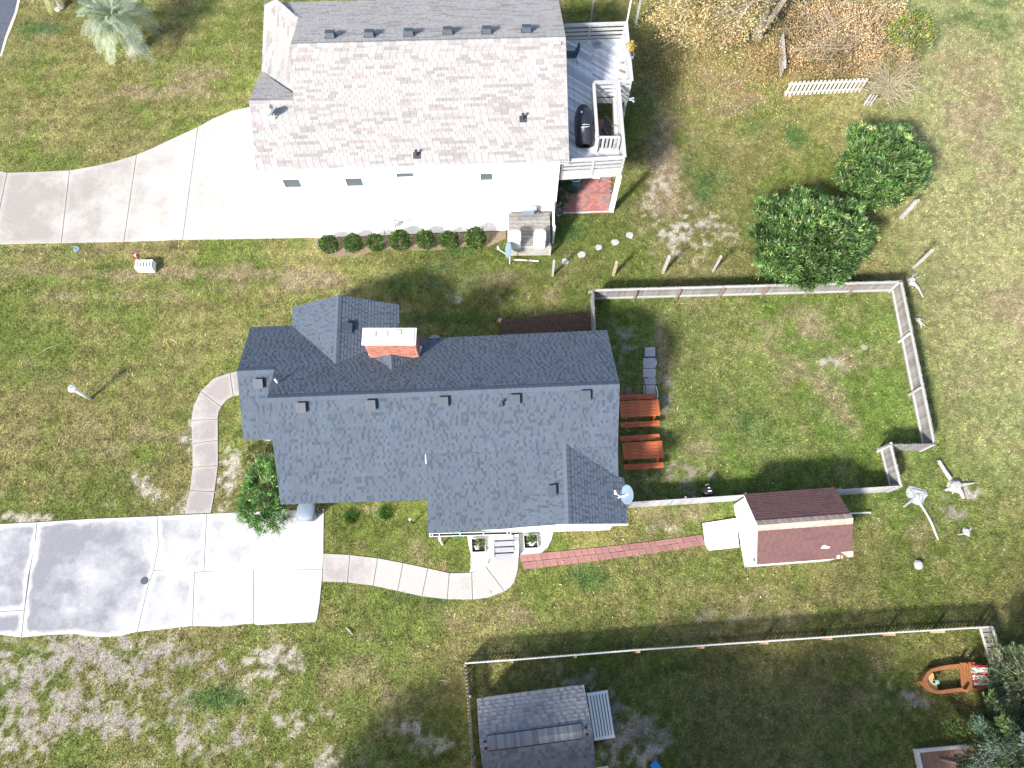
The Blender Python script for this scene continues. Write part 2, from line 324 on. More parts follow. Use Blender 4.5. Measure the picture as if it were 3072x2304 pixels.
# patches seen in the lawns: (x, y, rx, ry in overview coordinates, kind, strength)
PATCH = [
 # bare sand, lower left
 (60,1440,110,60,'sand',.75),(190,1420,150,50,'sand',.8),(330,1400,60,25,'sand',.9),(120,1520,130,60,'sand',.85),(40,1580,90,50,'sand',.8),(250,1470,120,50,'sand',.75),
 (600,1430,55,28,'sand',1.),(560,1440,60,30,'sand',.8),(130,1560,60,30,'sand',.9),(260,1560,90,30,'sand',.7),(420,1600,120,40,'sand',.45),(520,1500,70,60,'sand',.4),(640,1560,90,50,'sand',.5),
 (30,1125,40,14,'sand',.9),(100,1120,40,10,'sand',.7),(300,1070,50,30,'sand',.5),(400,1085,60,22,'sand',.45),(300,1040,25,14,'sand',.7),(405,945,12,35,'sand',.8),
 (495,1020,25,60,'sand',.6),(490,1060,20,40,'sand',.55),(600,1650,200,20,'sand',.3),(720,1650,40,30,'sand',.6),
 # by the deck
 (1440,480,60,40,'sand',.62),(1480,510,60,40,'sand',.6),(1520,490,80,30,'sand',.5),(1432,330,26,100,'tan',1.1),(1434,400,34,80,'tan',1.1),(1430,420,28,80,'sand',.5),(1480,450,90,60,'tan',.5),
 # lower yard
 (900,1570,40,20,'sand',.5),(960,1610,60,30,'sand',.5),(1370,1600,70,60,'grey',.9),(1330,1560,50,50,'grey',.8),(1390,1640,60,30,'sand',.7),(1290,1500,50,30,'grey',.5),(1230,1470,70,30,'grey',.5),
 (1940,1500,45,35,'grey',.85),(1975,1510,40,25,'grey',.6),(1920,1520,30,20,'grey',.7),
 (1420,1130,50,35,'tan',.8),(1480,1110,50,30,'tan',.7),(1440,1140,30,20,'sand',.4),(1530,970,60,25,'tan',.6),(1480,1020,70,25,'grey',.55),(1500,1070,60,20,'grey',.4),
 (1700,700,120,50,'tan',.55),(1750,760,130,80,'tan',.5),(1800,850,60,120,'tan',.5),(1870,750,18,12,'sand',.8),(1795,780,22,9,'sand',.9),(1600,650,150,20,'tan',.5),
 (2100,150,70,80,'tan',.85),(2100,260,80,90,'tan',.8),(2190,650,40,80,'tan',.8),(2080,820,60,40,'tan',.5),(2150,700,50,60,'tan',.5),(2150,380,60,120,'tan',.6),(1560,330,90,60,'tan',.35),(1560,180,120,80,'tan',.5),(1640,230,80,60,'tan',.4),
 (1350,750,30,40,'grey',.6),(1430,760,18,60,'tan',.75),(1350,830,20,50,'grey',.6),(1440,860,14,50,'grey',.7),
 (2060,1090,30,40,'grey',.5),(2010,1150,60,40,'tan',.5),(2000,1210,90,20,'tan',.45),(2090,1060,22,18,'sand',.9),(1970,1060,20,16,'sand',.5),
 # front lawn
 (330,200,120,20,'tan',.75),(420,160,80,30,'tan',.6),(250,310,60,30,'tan',.3),(60,270,50,30,'tan',.35),(100,60,25,25,'tan',.8),(285,112,22,12,'sand',.8),
 (150,540,200,20,'tan',.35),(250,590,100,18,'tan',.6),(660,610,80,22,'tan',.9),(560,580,90,20,'tan',.6),(350,600,70,10,'tan',.7),(330,585,40,12,'tan',.9),(30,600,50,30,'tan',.5),(700,600,40,16,'sand',.3),(480,620,60,20,'tan',.5),
 (130,940,120,40,'tan',.35),(300,950,120,50,'tan',.45),(150,800,200,15,'tan',.25),(500,900,25,40,'tan',.4),
 (950,610,60,25,'tan',.45),(1080,600,70,25,'tan',.5),(1200,590,60,25,'tan',.5),(980,650,22,12,'grey',.6),(1090,640,30,10,'grey',.5),(1130,665,30,10,'tan',.6),(1190,640,40,20,'tan',.4),
 (880,1160,60,50,'tan',.55),(800,1100,80,12,'tan',.6),(870,1205,60,30,'tan',.5),(960,1230,50,20,'tan',.4),(770,1440,120,60,'tan',.5),(960,1340,60,30,'tan',.5),(640,1240,60,20,'tan',.2),(1140,1330,60,20,'tan',.6),
 (1150,1480,40,20,'tan',.4),(860,1500,100,50,'tan',.4),(1540,1340,60,25,'grey',.4),(1640,1290,120,25,'tan',.4),(1700,1330,80,20,'tan',.4),(1980,1560,90,40,'tan',.4),(1890,1420,60,60,'tan',.35),
 (150,1490,240,120,'grey',.62),(330,1430,200,60,'grey',.45),(480,1600,200,60,'grey',.3),(250,592,330,13,'tan',.7),(560,590,170,14,'tan',.9),(200,640,260,10,'tan',.5),(560,120,60,60,'lush',.2),
 (860,600,60,14,'tan',.3),(560,1130,10,10,'tan',.2),(1850,780,90,60,'tan',.45),(1000,690,200,16,'lush',.6),(900,620,110,30,'lush',.6),
 # lush green
 (480,1510,80,25,'lush',.9),(90,60,60,18,'lush',.8),(60,120,50,40,'lush',.4),(1570,540,60,14,'lush',.4),(1530,400,60,70,'lush',.65),(1540,330,70,50,'lush',.3),(1540,330,60,30,'lush',.4),(1720,290,30,30,'lush',.8),(1620,270,40,30,'lush',.6),(1700,240,60,14,'lush',.6),
 (960,580,120,30,'lush',.5),(1000,540,120,20,'lush',.5),(1270,1250,60,30,'lush',.7),(950,1290,60,20,'lush',.6),(870,1300,50,30,'lush',.5),(840,1390,50,20,'lush',.5),(500,820,60,90,'lush',.35),(420,740,60,80,'lush',.3),(1630,920,60,60,'lush',.5),
 (1390,930,60,90,'lush',.3),(1550,870,40,90,'lush',.35),(1950,680,80,50,'lush',.3),(2150,40,60,50,'lush',.6),(2080,40,60,30,'lush',.5),(1300,440,60,30,'lush',.5),(1230,500,40,30,'lush',.8),(1400,240,30,70,'lush',.55),(830,1105,18,14,'lush',1.),(757,1110,18,16,'lush',1.),
 (1500,1250,120,20,'lush',.4),(1620,1520,180,80,'lush',.4),(1480,1440,100,50,'lush',.4),(1780,1640,100,40,'lush',.3),(2130,1180,60,60,'lush',.3),(1960,1320,160,20,'lush',.3),
 (350,500,30,3,'tan',.1)]
KCOL = {'sand': (.42,.375,.325), 'grey': (.27,.24,.205), 'tan': (.30,.24,.15), 'lush': (.07,.135,.038)}
_PW = []
for (x, y, rx, ry, k, a) in PATCH:
    c = G(S(x, y)); ex = G(S(x+rx, y)); ey = G(S(x, y-ry))
    _PW.append((c.x, c.y, max(.1, (ex-c).length), max(.1, (ey-c).length), k, a))
def turf(x, y, jit=0.):
    """lawn albedo and how bare the soil is at each point"""
    x = np.asarray(x, float); y = np.asarray(y, float)
    n1 = fbm(x, y, 5., 4, 0); n2 = fbm(x, y, .9, 4, 2); n3 = fbm(x+9, y-4, 14., 3, 1); n4 = fbm(x, y, .28, 3, 3); n5 = fbm(x+3, y+8, .55, 4, 4)
    g1 = np.array([.235,.212,.088]); g2 = np.array([.152,.182,.048])
    t = sstep(.34, .64, .55*n1+.45*n2)[:, None]
    col = g2*(1-t) + g1*t
    stripe = .5+.5*np.sin((y*1.0 - x*.035)*2*PI/1.15 + 1.5*n1)      # mower passes
    left = sstep(2, -6, x)*sstep(4, 7, y)
    col *= (1 + .16*(stripe-.5)*left)[:, None]
    col *= (.86 + .30*sstep(.3, .7, n3))[:, None]
    east = sstep(17, 24, x)*sstep(3, 12, y)                          # the open lawn to the east is paler
    col = col*(1-.55*east[:, None]) + np.array([.36,.355,.19])*(.55*east[:, None])
    yard = (sstep(3.5, 5, x)*sstep(21, 19, x)*sstep(4.5, 6, y)*sstep(18, 16, y))[:, None]
    col = col*(1-yard*np.array([.15,.0,.14]))
    bare = np.zeros_like(x)
    for (cx, cy, rx, ry, k, a) in _PW:
        d2 = ((x-cx)/rx)**2 + ((y-cy)/ry)**2
        i = np.where(d2 < 6)[0]
        if not len(i): continue
        g = a*np.exp(-d2[i]*.75)
        if k in ('sand', 'grey'): m = sstep(.26, .82, g*.86 + (n2[i]-.5)*.6 + (n4[i]-.5)*1.5 + (n5[i]-.5)*1.1)*np.clip(g*2.5, 0, .88)
        else: m = sstep(.2, .85, g + (n2[i]-.5)*.9)*.85
        kc = np.array(KCOL[k]); col[i] = col[i]*(1-m[:, None]) + kc*m[:, None]
        if k in ('sand', 'grey'): bare[i] = np.maximum(bare[i], m)
        elif k == 'tan': bare[i] = np.maximum(bare[i], m*.25)
    col *= (.80+.40*sstep(.25, .75, n4))[:, None]
    return col, bare
def in_poly(x, y, poly):
    c = np.zeros(len(x), bool); n = len(poly); j = n-1
    for i in range(n):
        xi, yi = poly[i][0], poly[i][1]; xj, yj = poly[j][0], poly[j][1]
        k = ((yi > y) != (yj > y)) & (x < (xj-xi)*(y-yi)/((yj-yi) or 1e-9)+xi); c ^= k; j = i
    return c
NOGRASS = []      # plan polygons with nothing growing on them

# ============================================================ SETTING: ground, street, driveways, walks
def inset(poly, d):
    """shrink a ccw or cw polygon by d"""
    n = len(poly); A = sum(poly[i][0]*poly[(i+1) % n][1]-poly[(i+1) % n][0]*poly[i][1] for i in range(n)); sg = 1 if A > 0 else -1
    out = []
    for i in range(n):
        p, q, r = Vector(poly[i-1][:2]), Vector(poly[i][:2]), Vector(poly[(i+1) % n][:2])
        a = (q-p).normalized(); b = (r-q).normalized(); na = Vector((-a.y, a.x))*sg; nb = Vector((-b.y, b.x))*sg
        k = (na+nb); L = k.length
        if L < .3: out.append(q+na*d); continue
        k /= L; out.append(q + k*min(d/max(k.dot(na), .35), d*2.2))
    return out
def clip_poly(sub, clip):
    out = list(sub)
    for i in range(len(clip)):
        ax, ay = clip[i]; bx, by = clip[(i+1) % len(clip)]; inp = out; out = []
        if not inp: return []
        s = inp[-1]; ds_ = (bx-ax)*(s[1]-ay)-(by-ay)*(s[0]-ax)
        for e in inp:
            de = (bx-ax)*(e[1]-ay)-(by-ay)*(e[0]-ax)
            if (de >= 0) != (ds_ >= 0):
                t = ds_/(ds_-de); out.append((s[0]+(e[0]-s[0])*t, s[1]+(e[1]-s[1])*t))
            if de >= 0: out.append(e)
            s, ds_ = e, de
    return out
def slab_piece(name, poly, mat, parent, z=.035, gap=.016, border=.22, z0=-.1):
    gap = min(gap, .010)
    """one poured slab: eased edge, a worn border ring and the joint left open round it"""
    P = [Vector(p[:2]) for p in poly]
    n = len(P); A = sum(P[i][0]*P[(i+1) % n][1]-P[(i+1) % n][0]*P[i][1] for i in range(n))
    if A < 0: P.reverse()
    o = inset(P, gap); e = inset(P, gap+.012)
    V = [(p[0], p[1], z0) for p in o] + [(p[0], p[1], z-.01) for p in o] + [(p[0], p[1], z) for p in e]
    F = []
    for r in range(2):
        F += [(r*n+k, r*n+(k+1) % n, (r+1)*n+(k+1) % n, (r+1)*n+k) for k in range(n)]
    E_ = [1.]*(3*n)
    # top face in small cells so that the worn border can follow the real edge distance
    st = .24; ex = [(p.x, p.y) for p in e]; xs = [p[0] for p in ex]; ys = [p[1] for p in ex]
    def dist(x, y):
        best = 9
        for i in range(n):
            ax, ay = ex[i]; bx, by = ex[(i+1) % n]; L2 = (bx-ax)**2+(by-ay)**2 or 1e-9
            t = max(0, min(1, ((x-ax)*(bx-ax)+(y-ay)*(by-ay))/L2)); best = min(best, math.hypot(x-ax-t*(bx-ax), y-ay-t*(by-ay)))
        return best
    for i in range(int(min(xs)/st)-1, int(max(xs)/st)+2):
        for j in range(int(min(ys)/st)-1, int(max(ys)/st)+2):
            c = clip_poly(ex, [(i*st,j*st),((i+1)*st,j*st),((i+1)*st,(j+1)*st),(i*st,(j+1)*st)])
            cc = []
            for pt in c:
                if not cc or abs(pt[0]-cc[-1][0])+abs(pt[1]-cc[-1][1]) > 1e-4: cc.append(pt)
            if len(cc) < 3: continue
            k0 = len(V); V += [(q[0], q[1], z) for q in cc]; F.append(tuple(range(k0, k0+len(cc)))); E_ += [max(0., 1-dist(q[0], q[1])/(border*1.6)) for q in cc]
    cx = sum(p.x for p in P)/n; cy = sum(p.y for p in P)/n
    me = bpy.data.meshes.new(name); me.from_pydata([(v[0]-cx, v[1]-cy, v[2]) for v in V], [], F); me.materials.append(mat)
    a = me.attributes.new('Edge', 'FLOAT', 'POINT'); a.data.foreach_set('value', E_)
    me.update(); link(name, me, parent, (cx, cy, 0)); NOGRASS.append([(p.x, p.y) for p in P])
def gp(*pts): return [G(p) for p in pts]
def lerp(a, b, t): return a+(b-a)*t

# ---- north driveway
dn = thing('driveway', (-18, 24, 0), kind='structure')
c00 = lambda x, y: G(C(0,0,x,y)); c01 = lambda x, y: G(C(0,1,x,y)); c11 = lambda x, y: G(C(1,1,x,y))
J = [(c00(65,1492), c01(-60,454)), (c00(605,1474), c01(533,442)), (c00(1183,1338), c01(1073,432)), (c00(1712,1098), c01(1580,414))]
Lw = (G((-420, 512)), G((-420, 750))); Lw2 = (G((-160, 508)), G((-190, 738)))
slab_piece('slab', [Lw[0], Lw2[0], Lw2[1], Lw[1]], m_conc_n, dn)
slab_piece('slab', [Lw2[0], c00(-60,1462), J[0][0], J[0][1], Lw2[1]], m_conc_n, dn)
slab_piece('slab', [J[0][0], c00(300,1487), J[1][0], J[1][1], c01(250,448), J[0][1]], m_conc_n, dn)
slab_piece('slab', [J[1][0], c00(850,1430), c00(1000,1395), J[2][0], J[2][1], c01(800,437), J[1][1]], m_conc_n, dn)
slab_piece('slab', [J[2][0], c00(1330,1277), c00(1480,1205), c00(1600,1150), J[3][0], J[3][1], c01(1300,424), J[2][1]], m_conc_n, dn)
slab_piece('slab', [J[3][0], c00(1850,1022), c00(2000,960), c00(2160,925), G((830, 296)), Vector((-11.0, 21.35, 0)), c11(520,396), c11(400,398), c01(2212,405), c01(1900,410), J[3][1]], m_conc_n, dn)
# ---- south driveway
ds = thing('driveway', (-15, 9, 0), kind='structure')
c02 = lambda x, y: G(C(0,2,x,y)); c03 = lambda x, y: G(C(0,3,x,y)); c12 = lambda x, y: G(C(1,2,x,y)); c13 = lambda x, y: G(C(1,3,x,y)); c22 = lambda x, y: G(C(2,2,x,y))
A0, A1, A2 = c02(325,1193), c03(216,293), c03(190,532)
B0, B1, B2 = c02(1360,1140), c02(1330,1612), c03(1190,484)
slab_piece('slab', [G((-300,1592)), G((-100,1576)), A0, c02(305,1400), c02(250,1659), A1, G((-100,1842)), G((-300,1852))], m_conc_s, ds)
slab_piece('slab', [G((-300,1852)), G((-100,1842)), A1, A2, c03(0,507), G((-100,1906)), G((-300,1912))], m_conc_s, ds)
slab_piece('slab', [A0, c02(800,1163), B0, c02(1372,1400), B1, c03(1290,60), c03(1225,330), B2, c03(1020,520), c03(900,527), c03(780,522), c03(650,500), c03(400,512), A2, A1, c02(265,1600), c02(312,1330)], m_conc_s, ds)
E0, E1 = c02(1790,1120), c02(1765,1618)
slab_piece('slab', [B0, E0, E1, B1, c02(1372,1400)], m_conc_s, ds)
slab_piece('slab', [E0, c02(2130,1105), c12(590,1077), c12(585,1500), c12(578,1600), E1], m_conc_s, ds)
F0, F1 = c03(1683,-30), c03(1668,432)
slab_piece('slab', [B1, E1, F0, F1, B2, c03(1225,330), c03(1290,60)], m_conc_s, ds)
H0, H1 = c03(2195,-55), c03(2192,410)
slab_piece('slab', [F0, E1, H0, H1, c03(1900,438), F1], m_conc_s, ds)
slab_piece('slab', [H0, c12(578,1600), c13(570,60), c13(553,230), c13(530,375), c13(512,398), c13(0,425), H1], m_conc_s, ds)
# dark drain plug in the drive
MB().lathe(c03(1252,42)+Vector((0,0,.034)), [(.17,0),(.17,.012),(.15,.018)], 20).obj('drain_cover', m_vent, origin=c03(1252,42), label='round dark drain cover set in the stained south driveway', cat='drain cover')
# ---- west walk, curving from the south drive to the front door
w1 = thing('walk', (-12, 12, 0), kind='structure')
c0b = lambda x, y: G(C(0,1,x,y))
rows = [([c02(1595,1122), c02(1640,920)], [c02(1828,1114), c02(1858,930)]), ([c02(1640,920), c02(1665,718)], [c02(1858,930), c02(1887,703)]),
 ([c02(1665,718), c02(1662,515)], [c02(1887,703), c02(1887,485)]), ([c02(1662,515), c02(1655,315)], [c02(1887,485), c02(1885,303)]),
 ([c02(1655,315), c02(1672,190), c02(1735,62)], [c02(1885,303), c02(1893,240), c02(1915,197)]),
 ([c02(1735,62), c0b(1850,1608), c0b(1990,1562)], [c02(1915,197), c02(1960,140), c02(2018,105)]),
 ([c0b(1990,1562), c0b(2060,1546), c0b(2170,1540)], [c02(2018,105), c02(2065,98), c02(2175,94)])]
for a, b in rows: slab_piece('slab', a + b[::-1], m_conc_w, w1, z=.03, border=.12)
# ---- south walk, from the drive to the porch steps
w2 = thing('walk', (-3, 6.5, 0), kind='structure')
Z5 = lambda x, y: G(Z(1280,1560,400/2212,x,y))
tops = [c12(583,1462), c12(812,1475), c12(1053,1503), c12(1273,1545), c12(1487,1590), c12(1672,1632), c12(1865,1628), c12(1985,1575)]
bots = [c13(573,50), c13(793,57), c13(1015,84), c13(1225,130), c13(1435,176), c13(1653,202), c13(1872,204), c13(2150,134)]
for i in range(7):
    mid = [lerp(bots[6], bots[7], .5)+Vector((0,-.09,0))] if i == 6 else []
    slab_piece('slab', [tops[i], tops[i+1], bots[i+1]] + mid + [bots[i]], m_conc_w, w2, z=.03, border=.12)
slab_piece('slab', [tops[7], bots[7], Z5(1400,1110), Z5(1455,1030), Z5(1490,930), Z5(1520,800), Z5(1530,605), Z5(1060,605), Z5(1040,690)], m_conc_w, w2, z=.03, border=.12)
# ---- street corner, top left
st_poly = [G((-900,-300)), G((60,-60)), c00(152,0), c00(125,110), c00(75,235), c00(40,330), c00(0,480), G((-60,330)), G((-300,700)), G((-900,1500))]
MB().prism([(p.x, p.y) for p in st_poly], -.05, .02).obj('street', m_asphalt, kind='structure', origin=st_poly[2])
NOGRASS.append([(p.x, p.y) for p in st_poly])
edge_poly = [c00(152,0), c00(175,0), c00(150,110), c00(102,240), c00(62,335), c00(15,495), c00(0,480), c00(40,330), c00(75,235), c00(125,110)]
MB().prism([(p.x, p.y) for p in edge_poly], -.05, .012).obj('road_verge', pmat('sandy_gravel', (.50,.44,.36), .25, 6, .95, .6, 40, fine=.3), kind='structure', origin=edge_poly[0])
NOGRASS.append([(p.x, p.y) for p in edge_poly])

# ============================================================ ROOFS
CAMP = Vector((0, 0, CAM_H))
def shingle(facets, parent, mats, row, wmin, wmax, style, seed, limit=300):
    """lay shingles over roof facets (polygon, plane): the 300 that show largest are parts, the rest one part"""
    rnd = random.Random(seed); pieces = []
    for poly, pl in facets:
        n = pl.n; u = Vector((0,0,1)).cross(n).normalized(); v = n.cross(u).normalized()     # v points up the slope
        if v.z < 0: v = -v; u = -u
        o = poly[0]; P2 = [((p-o).dot(u), (p-o).dot(v)) for p in poly]
        A = sum(P2[i][0]*P2[(i+1) % len(P2)][1]-P2[(i+1) % len(P2)][0]*P2[i][1] for i in range(len(P2)))
        if A < 0: P2.reverse()
        u0, u1 = min(p[0] for p in P2), max(p[0] for p in P2); v0, v1 = min(p[1] for p in P2), max(p[1] for p in P2)
        r = 0; y = v0
        while y < v1:
            x = u0 - rnd.random()*wmax; run = 0; mi = 0; k = 0
            while x < u1:
                if style == 'three_tab':
                    w = wmin
                    if run <= 0: mi = rnd.choices([0,1,2,3,4], [55,22,8,10,5])[0]; run = rnd.choice([1,1,1,2,2])
                    run -= 1; th = .011+rnd.random()*.003
                else:
                    if k % 2: w = wmin*rnd.uniform(.6, 1.3); mi = rnd.choices([0,1,2,3,4], [14,22,12,36,16])[0]; th = .007
                    else: w = rnd.uniform(wmin*1.1, wmax); mi = rnd.choices([0,1,2,3], [45,30,18,7])[0]; th = .017
                    k += 1
                g = .006 if style == 'three_tab' else .0
                q = [(x+g, y), (x+w-g, y), (x+w-g, y+row), (x+g, y+row)]
                if x+w > u0 and x < u1:
                    c = clip_poly(P2, q)
                    if len(c) > 2:
                        ar = abs(sum(c[i][0]*c[(i+1) % len(c)][1]-c[(i+1) % len(c)][0]*c[i][1] for i in range(len(c))))/2
                        if ar > .0006:
                            cc = []
                            for pt in c:
                                if not cc or abs(pt[0]-cc[-1][0])+abs(pt[1]-cc[-1][1]) > 1e-4: cc.append(pt)
                            if len(cc) > 2:
                                top = [o+u*a+v*b+n*(th*(1-(b-y)/row)+.004) for a, b in cc]; bot = [o+u*a+v*b for a, b in cc]
                                ctr = o+u*(x+w/2)+v*(y+row/2); d = CAMP-ctr
                                vis = ar*max(0., n.dot(d.normalized()))/d.length_squared
                                pieces.append((vis, top, bot, mi, ctr))
                x += w
            y += row; r += 1
    pieces.sort(key=lambda t: -t[0])
    def put(mb, top, bot, mi):
        k = len(top); mb.add([*top, *bot], [tuple(range(k))] + [(i, k+i, k+(i+1) % k, (i+1) % k) for i in range(k)], mi)
    for vis, top, bot, mi, ctr in pieces[:limit]:
        mb = MB(); put(mb, top, bot, 0); mb.obj('shingle', mats[mi], parent, origin=ctr)
    rest = MB()
    for vis, top, bot, mi, ctr in pieces[limit:]: put(rest, top, bot, mi)
    if rest.V: rest.obj('shingles', mats, parent, kind='stuff')
def ridge_caps(a, b, pa, pb, parent, mats, seed, w=.16, step=.24, names='ridge_cap'):
    rnd = random.Random(seed); L = (b-a).length; n = max(1, int(L/step)); u = (b-a).normalized()
    def down(pl):
        d = pl.n.cross(u).normalized()
        return -d if d.z > 0 else d
    da, db = down(pa), down(pb)
    for i in range(n):
        p, q = a+u*(i*L/n), a+u*((i+1)*L/n-.006); lo, hi = .018, .034
        mb = MB(); V = []
        for pt, h in ((p, hi), (q, lo)):
            top = pt+Vector((0,0,h+.012))
            V += [pt+da*w+pa.n*h, top, pt+db*w+pb.n*h, pt+da*w+pa.n*.002, pt+db*w+pb.n*.002]
        mb.add(V, [(0,5,6,1),(1,6,7,2),(0,3,8,5),(2,7,9,4),(0,1,2,4,3),(5,8,9,7,6)], 0)
        mb.obj(names, mats[rnd.choices([0,1,2,3], [4,4,2,1])[0]], parent, origin=(p+q)/2)
class Roof:
    """collects facets; each facet is a polygon on a plane"""
    def __init__(s): s.f = []
    def add(s, pl, pts): s.f.append(([Vector(p) for p in pts], pl)); return s
    def z(s, x, y, default=2.4):
        best = None
        for poly, pl in s.f:
            if in_poly(np.array([x]), np.array([y]), [(p.x, p.y) for p in poly])[0]:
                z = pl.z(x, y); best = z if best is None else max(best, z)
        return default if best is None else best
    def deck(s, parent, mat, mtrim, t=.11):
        mb = MB()
        for poly, pl in s.f: mb.slab([p-pl.n*.004 for p in poly], pl.n, t, 0, 1)
        return mb.obj('roof', [mat, mtrim], parent)
def wall_ring(name, pts, roofz, mats, parent, drop=.14, t=.15, z0=0., step=.5):
    mb = MB(); n = len(pts)
    for i in range(n):
        a, b = Vector(pts[i][:2]), Vector(pts[(i+1) % n][:2]); L = (b-a).length; k = max(1, int(L/step)); d = (b-a)/L; nn = Vector((d.y, -d.x))*t
        for j in range(k):
            p, q = a+d*(L*j/k), a+d*(L*(j+1)/k); m = (p+q)/2
            zp, zq = roofz(p.x, p.y)-drop, roofz(q.x, q.y)-drop
            mb.hexa([(p.x,p.y,z0),(q.x,q.y,z0),(q.x-nn.x,q.y-nn.y,z0),(p.x-nn.x,p.y-nn.y,z0),(p.x,p.y,zp),(q.x,q.y,zq),(q.x-nn.x,q.y-nn.y,zq),(p.x-nn.x,p.y-nn.y,zp)])
    return mb.obj(name, mats, parent)
def roof_vent(c, pl, parent, mat, s=.40, h=.16, yaw=0.):
    n = pl.n; u = Vector((0,0,1)).cross(n).normalized(); v = n.cross(u)
    if v.z < 0: v = -v; u = -u
    R = Matrix((u, v, n)).transposed(); mb = MB()
    mb.box(c+n*.035, (s*1.25, s*1.2, .012), tilt=R)
    b = [c+u*(-s/2)+v*(-s/2)+n*.04, c+u*(s/2)+v*(-s/2)+n*.04, c+u*(s/2)+v*(s/2)+n*.04, c+u*(-s/2)+v*(s/2)+n*.04]
    k = .92
    tpts = [c+u*(-s/2*k)+v*(-s/2*k)+n*h, c+u*(s/2*k)+v*(-s/2*k)+n*h, c+u*(s/2*k)+v*(s/2*k*.9)+n*h*1.05, c+u*(-s/2*k)+v*(s/2*k*.9)+n*h*1.05]
    mb.hexa(b+tpts)
    mb.box(c+n*(h+.012)+v*(.01), (s*1.04, s*1.04, .02), tilt=R)
    mb.box(c+n*(h*.55)-v*(s/2+.012), (s*.8, .015, h*.5), tilt=R)
    return mb.obj('roof_vent', mat, parent, origin=c)

# ---------------------------------------------------------------- main house, slate blue roof
PIT = math.radians(29.2); ZR = 4.535
mh = thing('house', (-4, 9, 0), label='single storey house with slate blue shingle roof, red brick chimney and two gabled wings', cat='house')
RWp, REp = G(C(1,2,95,125), ZR), G((1859,1153), ZR)
PN = ridge_plane(RWp, REp, PIT, +1); PS = ridge_plane(RWp, REp, PIT, -1)
hN = PN.hit
AR = hN(S(512,802)); AR2 = hN(S(592,800)); _u = (REp-RWp).normalized(); AR2 = AR + _u*((AR2-AR).dot(_u))                      # lower ridge of the west end
PA = ridge_plane(AR, AR + (REp-RWp), PIT, -1)
NWc = hN(S(541,707)); NWi = hN(C(1,1,312,1155)); NEc = hN((1820.7,991)); NJ = hN(C(1,1,1238,1275))
ASW, ASE = PA.hit(S(526,950)), PA.hit(S(592,950))
MSW = PS.hit((842,1513)); MSM = PS.hit(C(1,2,1485,1000))
hinge_a = PS.hit(C(1,2,1470,610)); hz = hinge_a.z
uS = (REp-RWp).normalized()
PS2 = ridge_plane(hinge_a, hinge_a+uS, math.radians(25.5), -1)
wr0 = PS.hit(C(2,2,465,520)); wr1 = G(C(2,2,490,1210), wr0.z)
PWE = plane3(wr0, wr1, PS2.hit(C(2,2,920,800))); PWW = plane3(wr0, wr1, PS2.hit(C(2,2,0,1247)))
wjl = PWE.hit(C(2,2,920,800)); wj2 = PWE.hit(C(2,2,970,815)); wse = PWE.hit(C(2,2,1000,1207)); wsw = PWW.hit(C(2,2,0,1247))
nr1 = PN.hit(C(1,1,690,1485)); nr0 = G(C(1,1,715,890), nr1.z)
PNW = plane3(nr1, nr0, PN.hit(C(1,1,310,1155))); PNE = plane3(nr1, nr0, PN.hit(C(1,1,1238,1275)))
nnw = PNW.hit(C(1,1,320,995)); nww = PNW.hit(C(1,1,310,1152)); nne = PNE.hit(C(1,1,1236,975)); nee = PNE.hit(C(1,1,1238,1262))
rf = Roof()
rf.add(PN, [NWc, AR, AR2, RWp, REp, NEc, NJ, nr1, NWi])
rf.add(PA, [AR, ASW, ASE, AR2])
hinge_e = PS.hit(C(2,2,918,790))
hb = hinge_a + uS*((hinge_e-hinge_a).dot(uS))
rf.add(PS, [RWp, MSW, MSM, hinge_a, hb, REp])
eS2w = PS2.hit(C(1,2,1485,1288)); eS2e = PS2.hit(C(2,2,0,1247))
rf.add(PS2, [hinge_a+Vector((0,0,.012)), eS2w, eS2e, PS2.hit(C(2,2,915,1080)), PS2.hit(C(2,2,918,795)), hb + Vector((0,0,.012))])
rf.add(PWW, [wr0, wsw, wr1]); rf.add(PWE, [wr0, wr1, wse, wj2, wjl])
rf.add(PNW, [nr1, nr0, nnw, nww]); rf.add(PNE, [nr1, nee, nne, nr0])
m_edge = pmat('roof_edge', (.16,.19,.23), .1, 5, .6, .05, 50)
rdk = rf.deck(mh, pmat('roof_felt', (.05,.06,.075), .2, 4, .95, .2, 60), m_edge)
# soffits and gables follow the roof; the porch and wing gable faces are painted white
shingle([(p, l) for p, l in rf.f], rdk, SH_MAIN, .145, .095, .21, 'laminated', 3)
ridge_caps(RWp, REp, PN, PS, rdk, [SH_MAIN[0]]*2+[SH_MAIN[2], SH_MAIN[1]], 5, w=.17)
ridge_caps(AR, AR2, PN, PA, rdk, SH_MAIN, 6, w=.15); ridge_caps(wr0, wr1, PWE, PWW, rdk, [SH_MAIN[0]]*3+[SH_MAIN[1]], 7, w=.15)
ridge_caps(nr1, nr0, PNE, PNW, rdk, [SH_MAIN[0]]*3+[SH_MAIN[1]], 8, w=.15)
# footprint under the eaves
def inx(p, dx, dy): return (p.x+dx, p.y+dy)
foot = [inx(NWc,.35,-.35), inx(ASW,.35,.4), inx(ASE,.35,.4), inx(MSW,.4,.75), inx(MSM,.2,.75), inx(eS2w,.3,.55), inx(wr1,-2.35,.12), inx(wse,-.45,.12), inx(wj2,-.42,-.2), inx(hinge_e,-.45,-.3), inx(NEc,-.3,-.4), inx(nee,-.35,-.4), inx(nne,-.35,-.3), inx(nnw,.35,-.3), inx(NWi,.35,-.35)]
foot_r = foot[::-1]
NOGRASS.append(foot)
wall_ring('wall', foot, lambda x, y: rf.z(x, y, 2.5), m_siding, mh)
